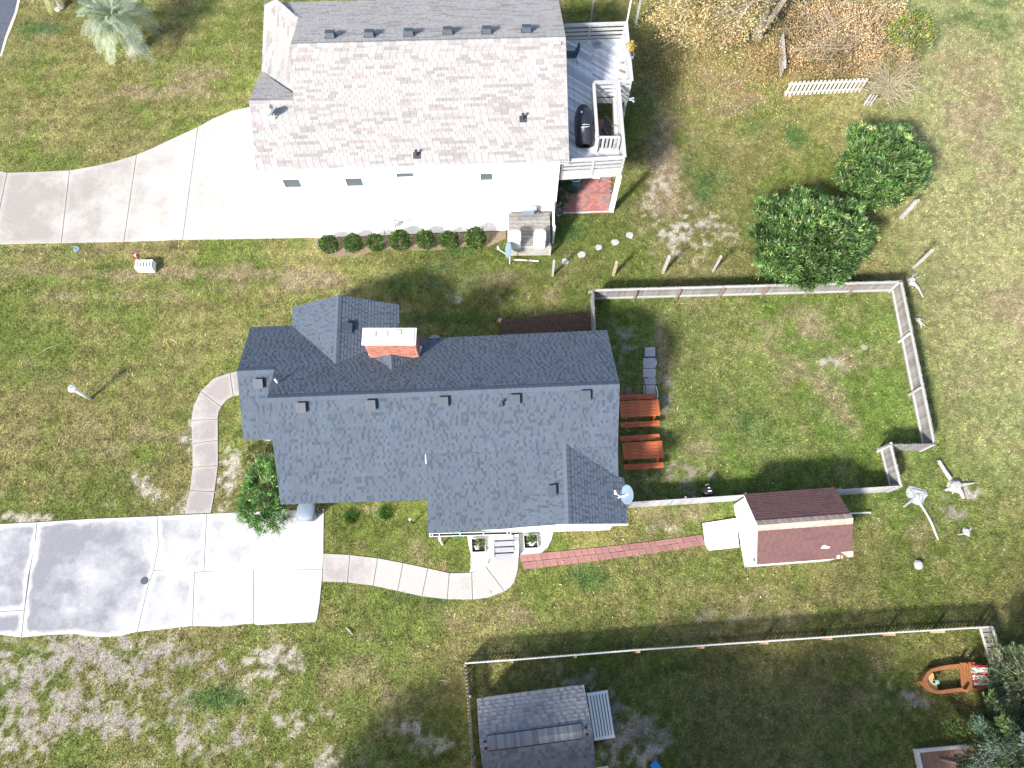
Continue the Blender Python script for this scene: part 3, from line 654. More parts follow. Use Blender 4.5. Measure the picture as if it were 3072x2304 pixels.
# white rake boards under the south gable of the wing and the gable face below it
fb = MB()
for a, b in ((wr1, wsw), (wr1, wse)):
    fb.beam(a+Vector((0,-.02,-.13)), b+Vector((0,-.02,-.13)), .05, .24)
fb.obj('fascia', m_trim, mh)
vp = Vector((wr1.x+.1, wr1.y+.1, wr1.z-1.3))
# gutter along the porch eave: open trough, hangers, outlet
gt = MB(); ga, gb_ = eS2w+Vector((.05,-.02,-.08)), G(Z(1280,1560,400/2212,1405,190), eS2w.z-.05)
gb_ = Vector((gb_.x, gb_.y, ga.z)); dg = (gb_-ga).normalized(); ng = Vector((dg.y, -dg.x, 0))
for o_, h, w_ in ((0, .1, .015), (.12, .1, .02)): gt.beam(ga+ng*o_, gb_+ng*o_, w_, h)
gt.beam(ga+ng*.06-Vector((0,0,.05)), gb_+ng*.06-Vector((0,0,.05)), .12, .012, 1)
gt.obj('gutter', [m_gutter, m_dark], mh)
for t in (.01, .04, .125, .375, .66, .95, .99):
    c = lerp(ga, gb_, t); MB().beam(c+Vector((0,0,.05)), c+ng*.125+Vector((0,0,.05)), .035, .02).obj('gutter_hanger', m_gutter, mh, origin=c)
c = lerp(ga, gb_, .125)+ng*.17; MB().tube([c+Vector((0,.03,.0)), c+Vector((0,-.08,-.1)), c+Vector((0,-.08,-2.1))], .05, 8).obj('downspout', m_gutter, mh, origin=c)
MB().beam(hinge_a+Vector((-.02,0,.02)), PS2.hit(C(1,2,1474,690))+Vector((-.02,0,.03)), .03, .06).obj('flashing', m_gutter, mh)
# roof vents
for px, pl in ((C(1,2,395,200),PS),(C(1,2,995,178),PS),(C(1,2,1620,150),PS),(C(2,2,25,130),PS),(C(2,2,632,95),PS),(S(560,828),PA)):
    roof_vent(pl.hit(px), pl, mh, m_vent2)
roof_vent(PWW.hit(C(2,2,362,925)), PWW, mh, m_vent2); roof_vent(PNE.hit(C(1,1,790,1180)), PNE, mh, m_vent2)
c = PS.hit(C(1,2,2127,172)); MB().tube([c-Vector((0,0,.05)), c+Vector((0,0,.3))], .05, 10).lathe(c+Vector((0,0,.02)), [(.12,0),(.06,.06)], 10).obj('vent_pipe', m_dark, mh, origin=c, smooth=True)
c = PN.hit(C(1,1,190,1650)); MB().tube([c-Vector((0,0,.05)), c+Vector((0,0,.42))], .045, 10).obj('vent_pipe', m_trim, mh, origin=c, smooth=True, label='white plastic vent pipe')
# ---- chimney: brick stack, mortar core, concrete crown, three flues, cricket behind it
cx0, cx1, cy0, cy1, cz = -6.30, -4.13, 12.04, 12.68, 4.88
ch = MB().box(((cx0+cx1)/2, (cy0+cy1)/2, 3.0), (cx1-cx0-.03, cy1-cy0-.03, 3.76)).obj('chimney', m_mortar, mh)
bm_ = bpy.data.meshes.new('brick'); tmp = MB().box((0,0,0), (.184, .044, .054)); bm_.from_pydata(tmp.V, [], tmp.F); bm_.materials.append(m_brick)
bn = 0; bl = []
zrow = 2.9
while zrow < cz-.06:
    off = .1 if int(round(zrow/.074)) % 2 else 0.
    for (a, b, yaw) in (((cx0, cy0), (cx1, cy0), 0.), ((cx1, cy0), (cx1, cy1), PI/2), ((cx0, cy1), (cx0, cy0), -PI/2), ((cx1, cy1), (cx0, cy1), PI)):
        a = Vector(a); b = Vector(b); L = (b-a).length; d = (b-a)/L; x = .1-off
        while x < L+.02:
            if x > .05 and x < L-.05:
                p = a+d*x; z = zrow
                zr_ = PN.z(p.x, p.y)
                if z > zr_-.1:
                    vis = 0 if yaw in (0., PI/2) else 1
                    bl.append((vis, (p.x, p.y, z), yaw))
            x += .204
    zrow += .074
bl.sort(key=lambda t: (t[0], -t[1][2]))
for vis, p, yaw in bl[:300]:
    link('brick', bm_, ch, p, yaw)
rest = MB()
for vis, p, yaw in bl[300:]: rest.box(p, (.192,.05,.062), rz=yaw)
if rest.V: rest.obj('bricks', m_brick, ch, kind='stuff')
MB().box(((cx0+cx1)/2, (cy0+cy1)/2, cz+.05), (cx1-cx0+.12, cy1-cy0+.12, .10)).box(((cx0+cx1)/2, (cy0+cy1)/2, cz+.12), (cx1-cx0-.05, cy1-cy0-.05, .05)).obj('chimney_crown', m_white, ch)
for px in ((1006,1228),(1108,1226),(1224,1212)):
    c = G(C(1,1,*px), cz+.2); MB().box((c.x, c.y, cz+.165), (.27,.25,.06)).obj('flue', m_flue, ch)
# flashing at the foot and the little cricket roof
ck_r0 = PN.hit(C(1,1,1175,1533)); ck_r1 = G(C(1,1,1165,1368), ck_r0.z)
PKW = plane3(ck_r0, ck_r1, PN.hit(C(1,1,978,1412))); PKE = plane3(ck_r0, ck_r1, PN.hit(C(1,1,1405,1405)))
kw = PN.hit(C(1,1,978,1412)); ke = PN.hit(C(1,1,1405,1405))
ck = Roof().add(PKW, [ck_r0, ck_r1, PKW.hit(C(1,1,978,1412))]).add(PKE, [ck_r0, PKE.hit(C(1,1,1405,1405)), ck_r1])
ckd = MB()
for poly, pl in ck.f: ckd.slab(poly, pl.n, .08)
ckd = ckd.obj('cricket', SH_MAIN[3], mh)
shingle(ck.f, ckd, SH_MAIN, .145, .105, .28, 'laminated', 9, limit=80)
ridge_caps(ck_r0, ck_r1, PKE, PKW, ckd, [SH_MAIN[0]]*4, 10, w=.12)
fl = MB(); q0 = PKW.hit(C(1,1,975,1408)); q1 = ck_r1+Vector((0,.03,.03)); q2 = PKE.hit(C(1,1,1408,1400))
fl.beam(q0+Vector((0,0,.03)), q1, .05, .06); fl.beam(q1, q2+Vector((0,0,.03)), .05, .06); fl.beam(q2+Vector((.02,0,.03)), Vector((cx1+.04, cy1, PN.z(cx1, cy1)+.08)), .05, .05)
fl.obj('flashing', m_trim, mh, label='white flashing at the foot of the brick chimney')
# porch steps
stp = thing('porch_steps', Z5(1290,400), label='grey wooden porch steps with white side walls at the south door', cat='steps')
for i in range(4):
    y0, y1 = 245+i*102, 245+i*102+78; z = .72-i*.16
    a, b = G(Z(1280,1560,400/2212,1122+i*5,y0+14), z), G(Z(1280,1560,400/2212,1440+i*3,y0), z)
    c, d = G(Z(1280,1560,400/2212,1442+i*3,y1), z), G(Z(1280,1560,400/2212,1128+i*5,y1+14), z)
    MB().prism([(p.x, p.y) for p in (d, c, b, a)], z-.04, z).obj('tread', pmat('grey_tread', (.33,.33,.38), .12, 4, .8, .2, 40, stretch=(1,4,1)), stp)
for xs in ((1062,1118), (1452,1525)):
    a, b, c, d = (G(Z(1280,1560,400/2212,x,y), .5) for x, y in ((xs[0],235),(xs[1],225),(xs[1],590),(xs[0],600)))
    MB().prism([(p.x, p.y) for p in (d, c, b, a)], 0, lambda x, y: .30 + .5*max(0, min(1, (y-7.2)/1.2))).obj('side_wall', m_white, stp)
c0_ = Z5(1290,400); MB().box((c0_.x, c0_.y, .05), (.95, 1.1, .1)).obj('step_base', m_dark, stp)

# ---------------------------------------------------------------- neighbour house to the north
nh = thing('house', (-4, 25, 0), label='tall white sided house with pale rose grey shingle roof beside the raised deck', cat='house')
ZT = 7.0; PT_ = math.radians(24.0); ZE = 4.7
TRW, TRE = G(C(1,0,300,385), ZT), G(C(2,0,465,325), ZT)
TS = ridge_plane(TRW, TRE, PT_, -1); TN = ridge_plane(TRW, TRE, PT_, +1)
uT = (TRE-TRW).normalized(); vT = Vector((-uT.y, uT.x, 0))
tSE = TS.hit(C(2,0,495,1395)); tSW = TS.hit((768.5,511)); tAW = TS.hit(C(0,0,2152,872)); tAE = TS.hit(C(1,0,325,872))
RUN = (ZT-ZE)/math.tan(PT_)
tNE = TRE + vT*RUN - Vector((0,0,ZT-ZE)) + uT*.05
TA = ridge_plane(tAW, tAW+uT, PT_, +1)                          # small north slope of the west end
hipT = TN.hit(C(1,0,370,160)); w_lo = G(C(1,0,75,0), ZE-.15); w_lo2 = G(C(1,0,50,605), ZE-.15)
nW = (w_lo2-w_lo).cross(hipT-w_lo); nW = nW if nW.z > 0 else -nW
TW = Plane(hipT, nW)
w_top = TW.hit(C(1,0,298,388)); w_va = TW.hit(C(1,0,322,800)); w_vb = TW.hit(C(1,0,48,615))
hipN = TN.hit(C(1,0,185,18)); wn_far = w_lo + (w_lo-w_lo2)*.9; hip_far = hipT + (hipN-hipT)*((hipT.z-ZE)/(hipT.z-hipN.z))
hip_far = TN.p.copy() if False else hip_far
tr = Roof()
tr.add(TS, [TRW, tAE, tAW, tSW, tSE, TRE])
tNW = hip_far
tr.add(TN, [TRW, TRE, tNE, hip_far, hipT])
a_w = TA.hit(C(0,0,2212,725)); a_v = TA.hit(C(1,0,48,622)); a_e = TA.hit(C(1,0,322,806))
tr.add(TA, [tAW, tAE, a_e, a_v, a_w])
wfar = TW.p + (hip_far-TW.p)
wlo_far = Vector((w_lo.x + (w_lo.x-w_lo2.x)*.9, w_lo.y + (w_lo.y-w_lo2.y)*.9, w_lo.z))
tr.add(TW, [hipT, w_top, w_va, w_vb, w_lo2, w_lo, Vector((min(hip_far.x, w_lo.x), hip_far.y, TW.z(min(hip_far.x, w_lo.x), hip_far.y))), Vector((hip_far.x, hip_far.y, TW.z(hip_far.x, hip_far.y)))])
tdk = tr.deck(nh, pmat('roof_felt_grey', (.2,.19,.19), .2, 4, .95, .2, 60), m_trim, .12)
shingle(tr.f, tdk, SH_TOP, .14, .33, .33, 'three_tab', 21)
ridge_caps(TRW, TRE, TN, TS, tdk, SH_TOP, 22, w=.15, step=.3); ridge_caps(tAW, tAE, TA, TS, tdk, SH_TOP, 23, w=.14, step=.3)
ridge_caps(hipT, hip_far, TN, TW, tdk, SH_TOP, 24, w=.14, step=.3)
TWY = 21.34
tfoot = [(2.27, 21.42), (2.1, tNE.y-.35), (-11.0, tNE.y-.5), (-11.45, 20.98)]
def twz(x, y): return tr.z(x, y, ZE+.05)
# the walls; the south one faces the camera and carries lap siding
so = Vector((-11.45, 20.98+.0, 0)); se = Vector((2.27, 21.42, 0)); du = (se-so).normalized(); dn_ = Vector((du.y, -du.x, 0))
wall_ring('wall', [(2.27,21.42),(2.1,tNE.y-.35),(w_lo.x+.5,tNE.y-.8),(w_lo2.x+.45,w_lo2.y+.1),(a_w.x+.75,a_w.y-.5),(-11.45,20.98)], twz, m_siding, nh)
lap = MB(); z = .25
while z < ZE-.12:
    zt = min(z+.165, ZE-.1); P0, P1 = so, se
    lap.hexa([P0+dn_*.03+Vector((0,0,z)), P1+dn_*.03+Vector((0,0,z)), P1+Vector((0,0,z)), P0+Vector((0,0,z)), P0+dn_*.008+Vector((0,0,zt)), P1+dn_*.008+Vector((0,0,zt)), P1+Vector((0,0,zt)), P0+Vector((0,0,zt))])
    z += .16
lap.obj('siding', m_siding, nh, kind='stuff')
WPL = Plane(so+dn_*.03, dn_)
apr = [Vector((so.x,so.y+.05,0)), Vector((1.0,21.45,0)), G(C(1,1,2160,332)), G(C(1,1,1800,345)), G(C(1,1,520,398))]
slab_piece('apron', apr, concrete('apron_concrete', (.66,.65,.63), (.70,.69,.67), (.70,.69,.67,.3)), nh, z=.03, gap=.0)
# belt board, foundation, soffit
ba = WPL.hit(C(1,0,1635,1650)); MB().beam(Vector((so.x+(ba.x-so.x), so.y+(ba.y-so.y), ba.z)), se+Vector((0,0,ba.z))+dn_*.03, .05, .05).obj('belt_board', m_trim, nh)
MB().prism([(so.x, so.y), (se.x, se.y), (se.x-dn_.x*.1, se.y-dn_.y*.1), (so.x-dn_.x*.1, so.y-dn_.y*.1)], 0, .26).obj('foundation', m_siding, nh)
MB().slab([tSW+Vector((0,.0,-.13)), tSE+Vector((0,0,-.13)), se+Vector((0,0,ZE-.13)), so+Vector((0,0,ZE-.13))], Vector((0,0,1)), .02).obj('soffit', m_trim, nh)
for q in ([(225,1550),(371,1550),(400,1614),(258,1615)], [(768,1540),(910,1538),(933,1603),(793,1606)], [(1210,1495),(1358,1492),(1363,1525),(1220,1528)], [(1937,1497),(2042,1495),(2044,1553),(1942,1555)]):
    P = [WPL.hit(C(1,0,*p)) for p in q]; u0 = min((p-so).dot(du) for p in P)*.5+.5*sorted((p-so).dot(du) for p in P)[1]; u1 = max((p-so).dot(du) for p in P)*.5+.5*sorted((p-so).dot(du) for p in P)[2]
    z0, z1 = min(p.z for p in P), max(p.z for p in P)
    cc = so+du*((u0+u1)/2)+dn_*.035+Vector((0,0,(z0+z1)/2)); R = Matrix((du, -dn_, Vector((0,0,1)))).transposed()
    w_, h_ = u1-u0, z1-z0
    wd = MB()
    for (dx, dz, sx, sz) in ((-w_/2-.03,0,.07,h_+.13),(w_/2+.03,0,.07,h_+.13),(0,h_/2+.035,w_+.0,.06),(0,-h_/2-.035,w_+.0,.06)):
        wd.box(cc+du*dx+Vector((0,0,dz)), (sx,.05,sz), tilt=R)
    wo_ = wd.obj('window', m_trim, nh, origin=cc)
    MB().box(cc-dn_*.012, (w_,.02,h_), tilt=R).obj('pane', m_screen, wo_, origin=cc)
# wall fixtures near the foot of the wall: meter boxes and conduit
for (px, z_, sz) in ((C(1,1,1165,285), .5, (.22,.10,.30)), (C(1,1,1100,262), .8, (.16,.09,.22)), (C(1,1,1205,262), .9, (.1,.08,.16))):
    p = G(px, z_); p.y = min(p.y, 21.0); MB().box(p+dn_*.06, sz, rz=math.atan2(du.y, du.x)).obj('meter_box', m_trim, nh, origin=p)
p = G(C(1,1,1218,335), .3); MB().tube([p+dn_*.05+Vector((0,0,.85)), p+dn_*.05-Vector((0,0,p.z))], .03, 8).obj('conduit', m_dish, nh, origin=p)
p = G(C(1,1,1110,345), .2); MB().tube([p+dn_*.05+Vector((0,0,.7)), p+dn_*.05+Vector((.03,0,.05)), p+dn_*.06-Vector((0,0,p.z))], .015, 8).obj('conduit', m_dark, nh, origin=p)
for px in ((645,320),(983,313),(1323,303),(1660,290),(1995,283)): roof_vent(TN.hit(C(1,0,*px)), TN, nh, m_vent, .42, .24)
roof_vent(TN.hit(C(2,0,125,272)), TN, nh, m_vent, .42, .24)
for px in (C(1,0,1390,1345), C(2,0,95,1030)):
    c = TS.hit(px); n = TS.n
    MB().box(c+n*.03, (.34,.30,.03), tilt=Matrix((uT, n.cross(uT), n)).transposed()).tube([c, c+Vector((0,0,.34))], .055, 10).tube([c+Vector((.0,0,.34)), c+Vector((0,0,.36))], .075, 10).obj('vent_pipe', m_dark, nh, origin=c)
c = TS.hit(C(2,0,390,375)); MB().box(c+TS.n*.05, (.34,.10,.06), tilt=Matrix((uT, TS.n.cross(uT), TS.n)).transposed()).obj('flat_vent', m_bleached, nh, origin=c)
NOGRASS.append([(so.x, so.y), (se.x, se.y), (2.2, 31.5), (-11.3, 31.3)])

# ---------------------------------------------------------------- sheds
def gable_shed(name, label, ra, rb, pit, eave_n, eave_s, mats, wallc, over, seed, rown, wmin, wmax, style, capmats, doors=True):
    """ridge ra-rb, eaves given by points on the north and south slopes"""
    PNs = ridge_plane(ra, rb, pit, +1); PSs = ridge_plane(ra, rb, pit, -1); u = (rb-ra).normalized(); v = Vector((-u.y, u.x, 0))
    def on(pl, d, side): return lambda p: Vector((p.x+v.x*d*side, p.y+v.y*d*side, pl.z(p.x+v.x*d*side, p.y+v.y*d*side)))
    dn1, ds1 = (eave_n-ra).dot(v), (ra-eave_s).dot(v)
    a1, b1 = on(PNs, dn1, 1)(ra), on(PNs, dn1, 1)(rb); a2, b2 = on(PSs, ds1, -1)(ra), on(PSs, ds1, -1)(rb)
    base = (ra+rb)/2; base.z = 0
    t = thing(name, base, label=label, cat='shed')
    r = Roof().add(PNs, [ra, rb, b1, a1]).add(PSs, [ra, a2, b2, rb])
    dk = r.deck(t, mats[3], m_trim, .08)
    shingle(r.f, dk, mats, rown, wmin, wmax, style, seed)
    L = (rb-ra).length
    def pt(a, b): return (ra.x+u.x*a+v.x*b, ra.y+u.y*a+v.y*b)
    f = [pt(over, dn1-over*.6), pt(over, -ds1+over*.6), pt(L-over, -ds1+over*.6), pt(L-over, dn1-over*.6)]
    wall_ring('wall', f, lambda x, y: r.z(x, y, 2.), wallc, t, drop=.09, t=.08, step=.25)
    NOGRASS.append(f)
    return t, dk, PNs, PSs, u, v, f
ra, rb = G(C(2,2,2122,1222), 3.0), G(C(3,2,736,1160), 3.0); rb.z = ra.z
sh1, sd1, sPN, sPS, su, sv, sf = gable_shed('shed', 'white shed with maroon shingle roof at the end of the red paver path', ra, rb, math.radians(33.5), G(C(2,2,2040,950),2.05), G(C(2,2,2140,1557),2.05), SH_SHED, m_white, .12, 31, .135, .3, .3, 'three_tab', None)
cap_mats = [pmat('faded_ridge_shingle', (.42,.33,.27), .2, 5, .9, .3, 60, rnd=.15, fine=.2)]*5
ridge_caps(ra, rb, sPN, sPS, sd1, cap_mats, 33, w=.24, step=.3)
# worn corner and a tear in the south slope, bare patches where shingles are missing
for q in ([(625,1450),(735,1440),(735,1492),(690,1497)], [(590,1478),(622,1474),(622,1508),(592,1510)], [(630,1480),(645,1478),(646,1504),(632,1506)]):
    P = [sPS.hit(C(3,2,*p))+sPS.n*.022 for p in q]; MB().slab(P, sPS.n, .006).obj('worn_patch', cap_mats[0], sd1)
P = [sPS.hit(C(3,2,*p))+sPS.n*.024 for p in ((455,1418),(465,1400),(490,1388),(505,1398),(530,1402),(530,1414),(500,1420))]
MB().slab(P, sPS.n, .006).obj('tear', m_trim, sd1, label='pale tear in the maroon shingles')
# door front, trim, hinge
wf0, wf1 = Vector((*sf[0], 0)), Vector((*sf[1], 0)); wd = (wf1-wf0).normalized(); wnx = Vector((wd.y, -wd.x, 0))
if wnx.x > 0: wnx = -wnx
mid = (wf0+wf1)/2
dr = MB(); 
for s_ in (-1, 1): dr.box(mid+wd*(.36*s_)+wnx*.02+Vector((0,0,.98)), (.7,.03,1.7), rz=math.atan2(wd.y, wd.x))
dr = dr.obj('door', m_white, sh1, origin=mid)
MB().box(mid+wd*.06+wnx*.05+Vector((0,0,1.)), (.03,.03,.12), rz=math.atan2(wd.y, wd.x)).obj('handle', m_dark, dr, origin=mid)
p = wf1-wd*.18+wnx*.02; MB().box(p+Vector((0,0,1.5)), (.12,.03,.12), rz=math.atan2(wd.y, wd.x)).obj('wall_vent', m_dark, sh1, origin=p)
# white ramp at the shed door
rp_ = [c22(1645,1205), c22(1935,1172), c22(1985,1420), c22(1700,1440), c22(1668,1390)]
rt = thing('ramp', rp_[0], label='white plywood ramp leading from the paver path up to the shed door', cat='ramp')
rp_ = [c22(1645,1205), c22(2010,1165), c22(2040,1415), c22(1700,1440), c22(1668,1390)]
xa = rp_[0].x; xb = sf[0][0]
rz_ = lambda x, y: .05 + .13*max(0, min(1, (x-xa)/(xb-xa)))
MB().prism([(min(p.x, xb-.0), p.y) for p in rp_[::-1]], lambda x, y: rz_(x, y)-.03, rz_).obj('ramp_board', m_white, rt)
for k in (.15, .5, .85):
    a = lerp(rp_[0], rp_[3], k); b = lerp(rp_[1], rp_[2], k); b.x = xb
    MB().hexa([(a.x,a.y-.03,0),(b.x,b.y-.03,0),(b.x,b.y+.03,0),(a.x,a.y+.03,0),(a.x,a.y-.03,.018),(b.x,b.y-.03,.148),(b.x,b.y+.03,.148),(a.x,a.y+.03,.018)]).obj('bearer', m_wood_grey_h, rt)
NOGRASS.append([(p.x, p.y) for p in rp_])
# pipe leaning out of the far end of the shed
a, b = G(C(3,2,700,1122), .35), G(C(3,2,886,1110), .12)
MB().tube([a-Vector((.4,0,-.02)), b], .035, 8).obj('drain_pipe', pmat('pale_green_pipe', (.60,.68,.62), .08, 5, .5, .05, 50), origin=(b.x, b.y, 0), label='pale pipe sticking out behind the maroon roofed shed', cat='pipe')

Zb = lambda x, y: Z(1380,2040,.2351,x,y)
ra2, rb2 = G(Zb(252,826), 3.1), G(Zb(1688,636), 3.1)
rb2 = ra2 + (rb2-ra2)
sh2, sd2, qN, qS, qu, qv, qf = gable_shed('shed', 'grey shingled shed with ridge vent inside the southern picket fenced yard', ra2, rb2, math.radians(30), G(Zb(195,243),2.2), ra2 - (G(Zb(195,243),2.2)-ra2), SH_SHED2, m_siding, .15, 41, .155, .125, .19, 'laminated', None)
# ridge vent: raised strip of cap shingles over dark slots
L2 = (rb2-ra2).length
va, vb = ra2+qu*.32, rb2-qu*.38
for i, (s_, pl) in enumerate(((1, qN), (-1, qS))):
    d = qv*s_; e = .26
    A_ = va+d*e; A_.z = pl.z(A_.x, A_.y)+.035; B_ = vb+d*e; B_.z = pl.z(B_.x, B_.y)+.035
    MB().beam(A_, B_, .05, .05).obj('vent_slot', m_black, sd2)
for i in range(30):
    a = lerp(va, vb, i/30); b = lerp(va, vb, (i+1)/30-.0012); V = []
    for pt in (a, b):
        pn_ = pt+qv*.25; pn_.z = qN.z(pn_.x, pn_.y)+.055; ps_ = pt-qv*.25; ps_.z = qS.z(ps_.x, ps_.y)+.055
        V += [pn_, pt+Vector((0,0,.07)), ps_, pn_-Vector((0,0,.02)), ps_-Vector((0,0,.02))]
    MB().add(V, [(0,1,6,5),(1,2,7,6),(0,5,8,3),(2,4,9,7),(0,3,4,2,1),(5,6,7,9,8)]).obj('ridge_cap', random.choice(SH_SHED2), sd2, origin=(a+b)/2)
for p, pl in ((Zb(316,788), qN),(Zb(326,872), qS),(Zb(1605,603), qN),(Zb(1620,690), qS)):
    c = pl.hit(p); MB().lathe(c, [(.06,0),(.06,.03),(.03,.05)], 10).obj('roof_cap', m_black, sd2, origin=c)
# slatted ramp / landing at its east side
def zq(x, y): return G(Zb(x, y), .35)
lt = thing('landing', zq(1790,460), label='pale slatted wooden landing with dark gaps beside the grey roofed shed', cat='landing')
q0, q1, q2, q3 = zq(1618,170), zq(1885,128), zq(1980,735), zq(1718,775)
for i in range(7):
    t0, t1 = i/7+.021, (i+1)/7-.021
    e0, e1, f0, f1 = lerp(q3,q2,t0), lerp(q3,q2,t1), lerp(q0,q1,t1), lerp(q0,q1,t0)
    MB().prism([(p.x, p.y) for p in (lerp(e0,f1,.06), lerp(e1,f0,.06), lerp(e1,f0,.94), lerp(e0,f1,.94))], .31, .35).obj('plank', m_white, lt)
for k in (0, .94):
    MB().prism([(p.x, p.y) for p in (lerp(q3,q0,k), lerp(q2,q1,k), lerp(q2,q1,k+.06), lerp(q3,q0,k+.06))], .31, .352).obj('end_board', m_white, lt)
for k in (.04, .96):
    a, b = lerp(q0,q3,k), lerp(q1,q2,k); MB().beam(a-Vector((0,0,.09)), b-Vector((0,0,.09)), .1, .1).obj('bearer', m_wood_grey_h, lt)
MB().prism([(p.x, p.y) for p in (q3,q2,q1,q0)], .01, .05).obj('landing_shade_sheet', pmat('gap_shade', (.02,.018,.016), .3, 8, 1., .3, 40, spec=0.), lt)  # near-black sheet: the shade under the slats is put into its colour
for i in range(4):
    MB().beam([q0,q1,q2,q3][i]-Vector((0,0,.15)), [q1,q2,q3,q0][i]-Vector((0,0,.15)), .03, .24).obj('skirt_board', m_wood_grey, lt)
for q in (q0,q1,q2,q3): MB().box((q.x*.97+.03*zq(1790,460).x, q.y*.97+.03*zq(1790,460).y, .14), (.09,.09,.28)).obj('post', m_wood_grey_h, lt)
NOGRASS.append([(p.x, p.y) for p in (q0,q1,q2,q3)])

# ============================================================ RAISED DECK on the east side of the northern house
HX = 2.30                      # house wall
ZF, ZR_ = 3.55, 4.56
dk = thing('deck', (4.1, 25.5, 0), label='raised grey timber deck with horizontal board railings and a stair opening', cat='deck')
D0, D1, D2, D3, D4, D5 = (HX,29.95), (5.88,30.12), (5.95,26.36), (5.28,26.34), (5.36,21.82), (HX,21.60)
hole = [(4.14,23.05), (5.10,23.02), (5.16,26.22), (4.12,26.22)]
outer = [D0, D5, D4, D3, D2, D1]
def seg_in(px, py, poly):
    return in_poly(px, py, poly)
# diagonal planks running down to the right
ang = math.radians(-37); pd = Vector((math.cos(ang), math.sin(ang))); pn2 = Vector((-pd.y, pd.x)); pw = .142
offs = [p[0]*pn2.x+p[1]*pn2.y for p in outer]; o_ = min(offs)
simple = {}
def plank_polys(o0, o1):
    """parts of the band between offsets that lie on the deck, cut round the stair opening"""
    out = []
    band = [pd*(-60)+pn2*o0, pd*60+pn2*o0, pd*60+pn2*o1, pd*(-60)+pn2*o1]; band = [(v.x, v.y) for v in band]
    convex = [[D0, D5, (4.14, 21.745), (4.14, 30.03)], [(4.14, 21.745), (5.36, 21.82), (5.28, 23.03), (4.14, 23.05)], [(5.10,23.03), (5.28,23.03), (5.28,26.25), (5.16,26.25)], [(4.14,26.22), D3, D2, D1, (4.14,30.03)]]
    for cv in convex:
        A = sum(cv[i][0]*cv[(i+1) % 4][1]-cv[(i+1) % 4][0]*cv[i][1] for i in range(4)) if len(cv) == 4 else 1
        if A < 0: cv = cv[::-1]
        if len(cv) == 5:
            A = sum(cv[i][0]*cv[(i+1) % 5][1]-cv[(i+1) % 5][0]*cv[i][1] for i in range(5))
            if A < 0: cv = cv[::-1]
        c = clip_poly(band, cv)
        if len(c) > 2: out.append(c)
    return out
while o_ < max(offs):
    for c in plank_polys(o_+.005, o_+pw-.005):
        mb = MB().prism(c, ZF-.035, ZF)
        cx_ = sum(v[0] for v in mb.V)/len(mb.V); cy_ = sum(v[1] for v in mb.V)/len(mb.V)
        mb.obj('plank', m_deck, dk, origin=(cx_, cy_, ZF))
    o_ += pw
# rim boards
rim = MB()
for a, b in ((D5,D4),(D4,D3),(D3,D2),(D2,D1),(D1,D0)): rim.beam((a[0],a[1],ZF-.24), (b[0],b[1],ZF-.24), .045, .42)
rim.obj('rim_board', m_rail, dk)
rim = MB()
for i in range(4): a, b = hole[i], hole[(i+1) % 4]; rim.beam((a[0],a[1],ZF-.2), (b[0],b[1],ZF-.2), .04, .34)
rim.obj('rim_board', m_rail, dk)
_rl = [0]
def railing(a, b, parent, posts=(0,1), mat=m_rail, boards=4, top=ZR_, fl=ZF, cap=.15):
    _rl[0] += 1; top += .004*(_rl[0] % 4)
    a = Vector((*a, 0)); b = Vector((*b, 0)); d = (b-a).normalized(); n = Vector((d.y, -d.x, 0))
    MB().beam(a+Vector((0,0,top)), b+Vector((0,0,top)), cap, .04).obj('top_rail', mat, parent)
    for k in range(boards):
        z = fl+.13+k*(top-fl-.22)/(boards-1)
        MB().beam(a+Vector((0,0,z)), b+Vector((0,0,z)), .03, .15).obj('rail_board', mat, parent)
    for t in posts:
        p = lerp(a, b, t)+n*.0; MB().box((p.x, p.y, (top+fl-.3)/2), (.09,.09,top-fl+.3-.04)).obj('post', mat, parent)
railing(D0, D1, dk, (.48, .985)); railing(D1, D2, dk, (.5, .97)); railing(D2, (4.05,26.28), dk, (.36, .98))
railing(D3, D4, dk, (.35, .7, .985)); railing(D4, D5, dk, (.48, .97)); railing((4.05,26.2), (4.10,23.02), dk, (.5, .98))
# stair gate
gtt = MB(); a, b = Vector((4.2,22.98,0)), Vector((5.2,22.98,0))
gate = thing('stair_gate', (4.7, 22.98, ZF), label='weathered wooden gate at the top of the deck stairs', cat='gate')
MB().beam(a+Vector((0,0,ZR_-.02)), b+Vector((0,0,ZR_-.02)), .12, .04).obj('top_rail', m_rail, gate)
MB().beam(a+Vector((0,0,ZF+.15)), b+Vector((0,0,ZF+.15)), .03, .09).obj('bottom_rail', m_rail, gate)
for i in range(6): MB().beam(lerp(a,b,.02+i*.19)+Vector((0,-.025,ZF+.1)), lerp(a,b,.02+i*.19)+Vector((0,-.025,ZR_-.06)), .11, .02).obj('gate_board', m_wood_grey_h, gate)
MB().box((4.12,22.9,(ZR_+ZF)/2), (.12,.12,ZR_-ZF)).obj('gate_post', m_picket_pale, gate)
# support posts
for x, y, s in ((5.30,21.86,.22),(5.88,26.42,.13),(5.84,30.05,.13),(2.42,29.8,.13),(4.1,30.0,.13),(4.0,26.3,.13)):
    MB().box((x, y, (ZF-.4)/2), (s, s, ZF-.4)).obj('support_post', m_white if s > .2 else m_rail, dk)
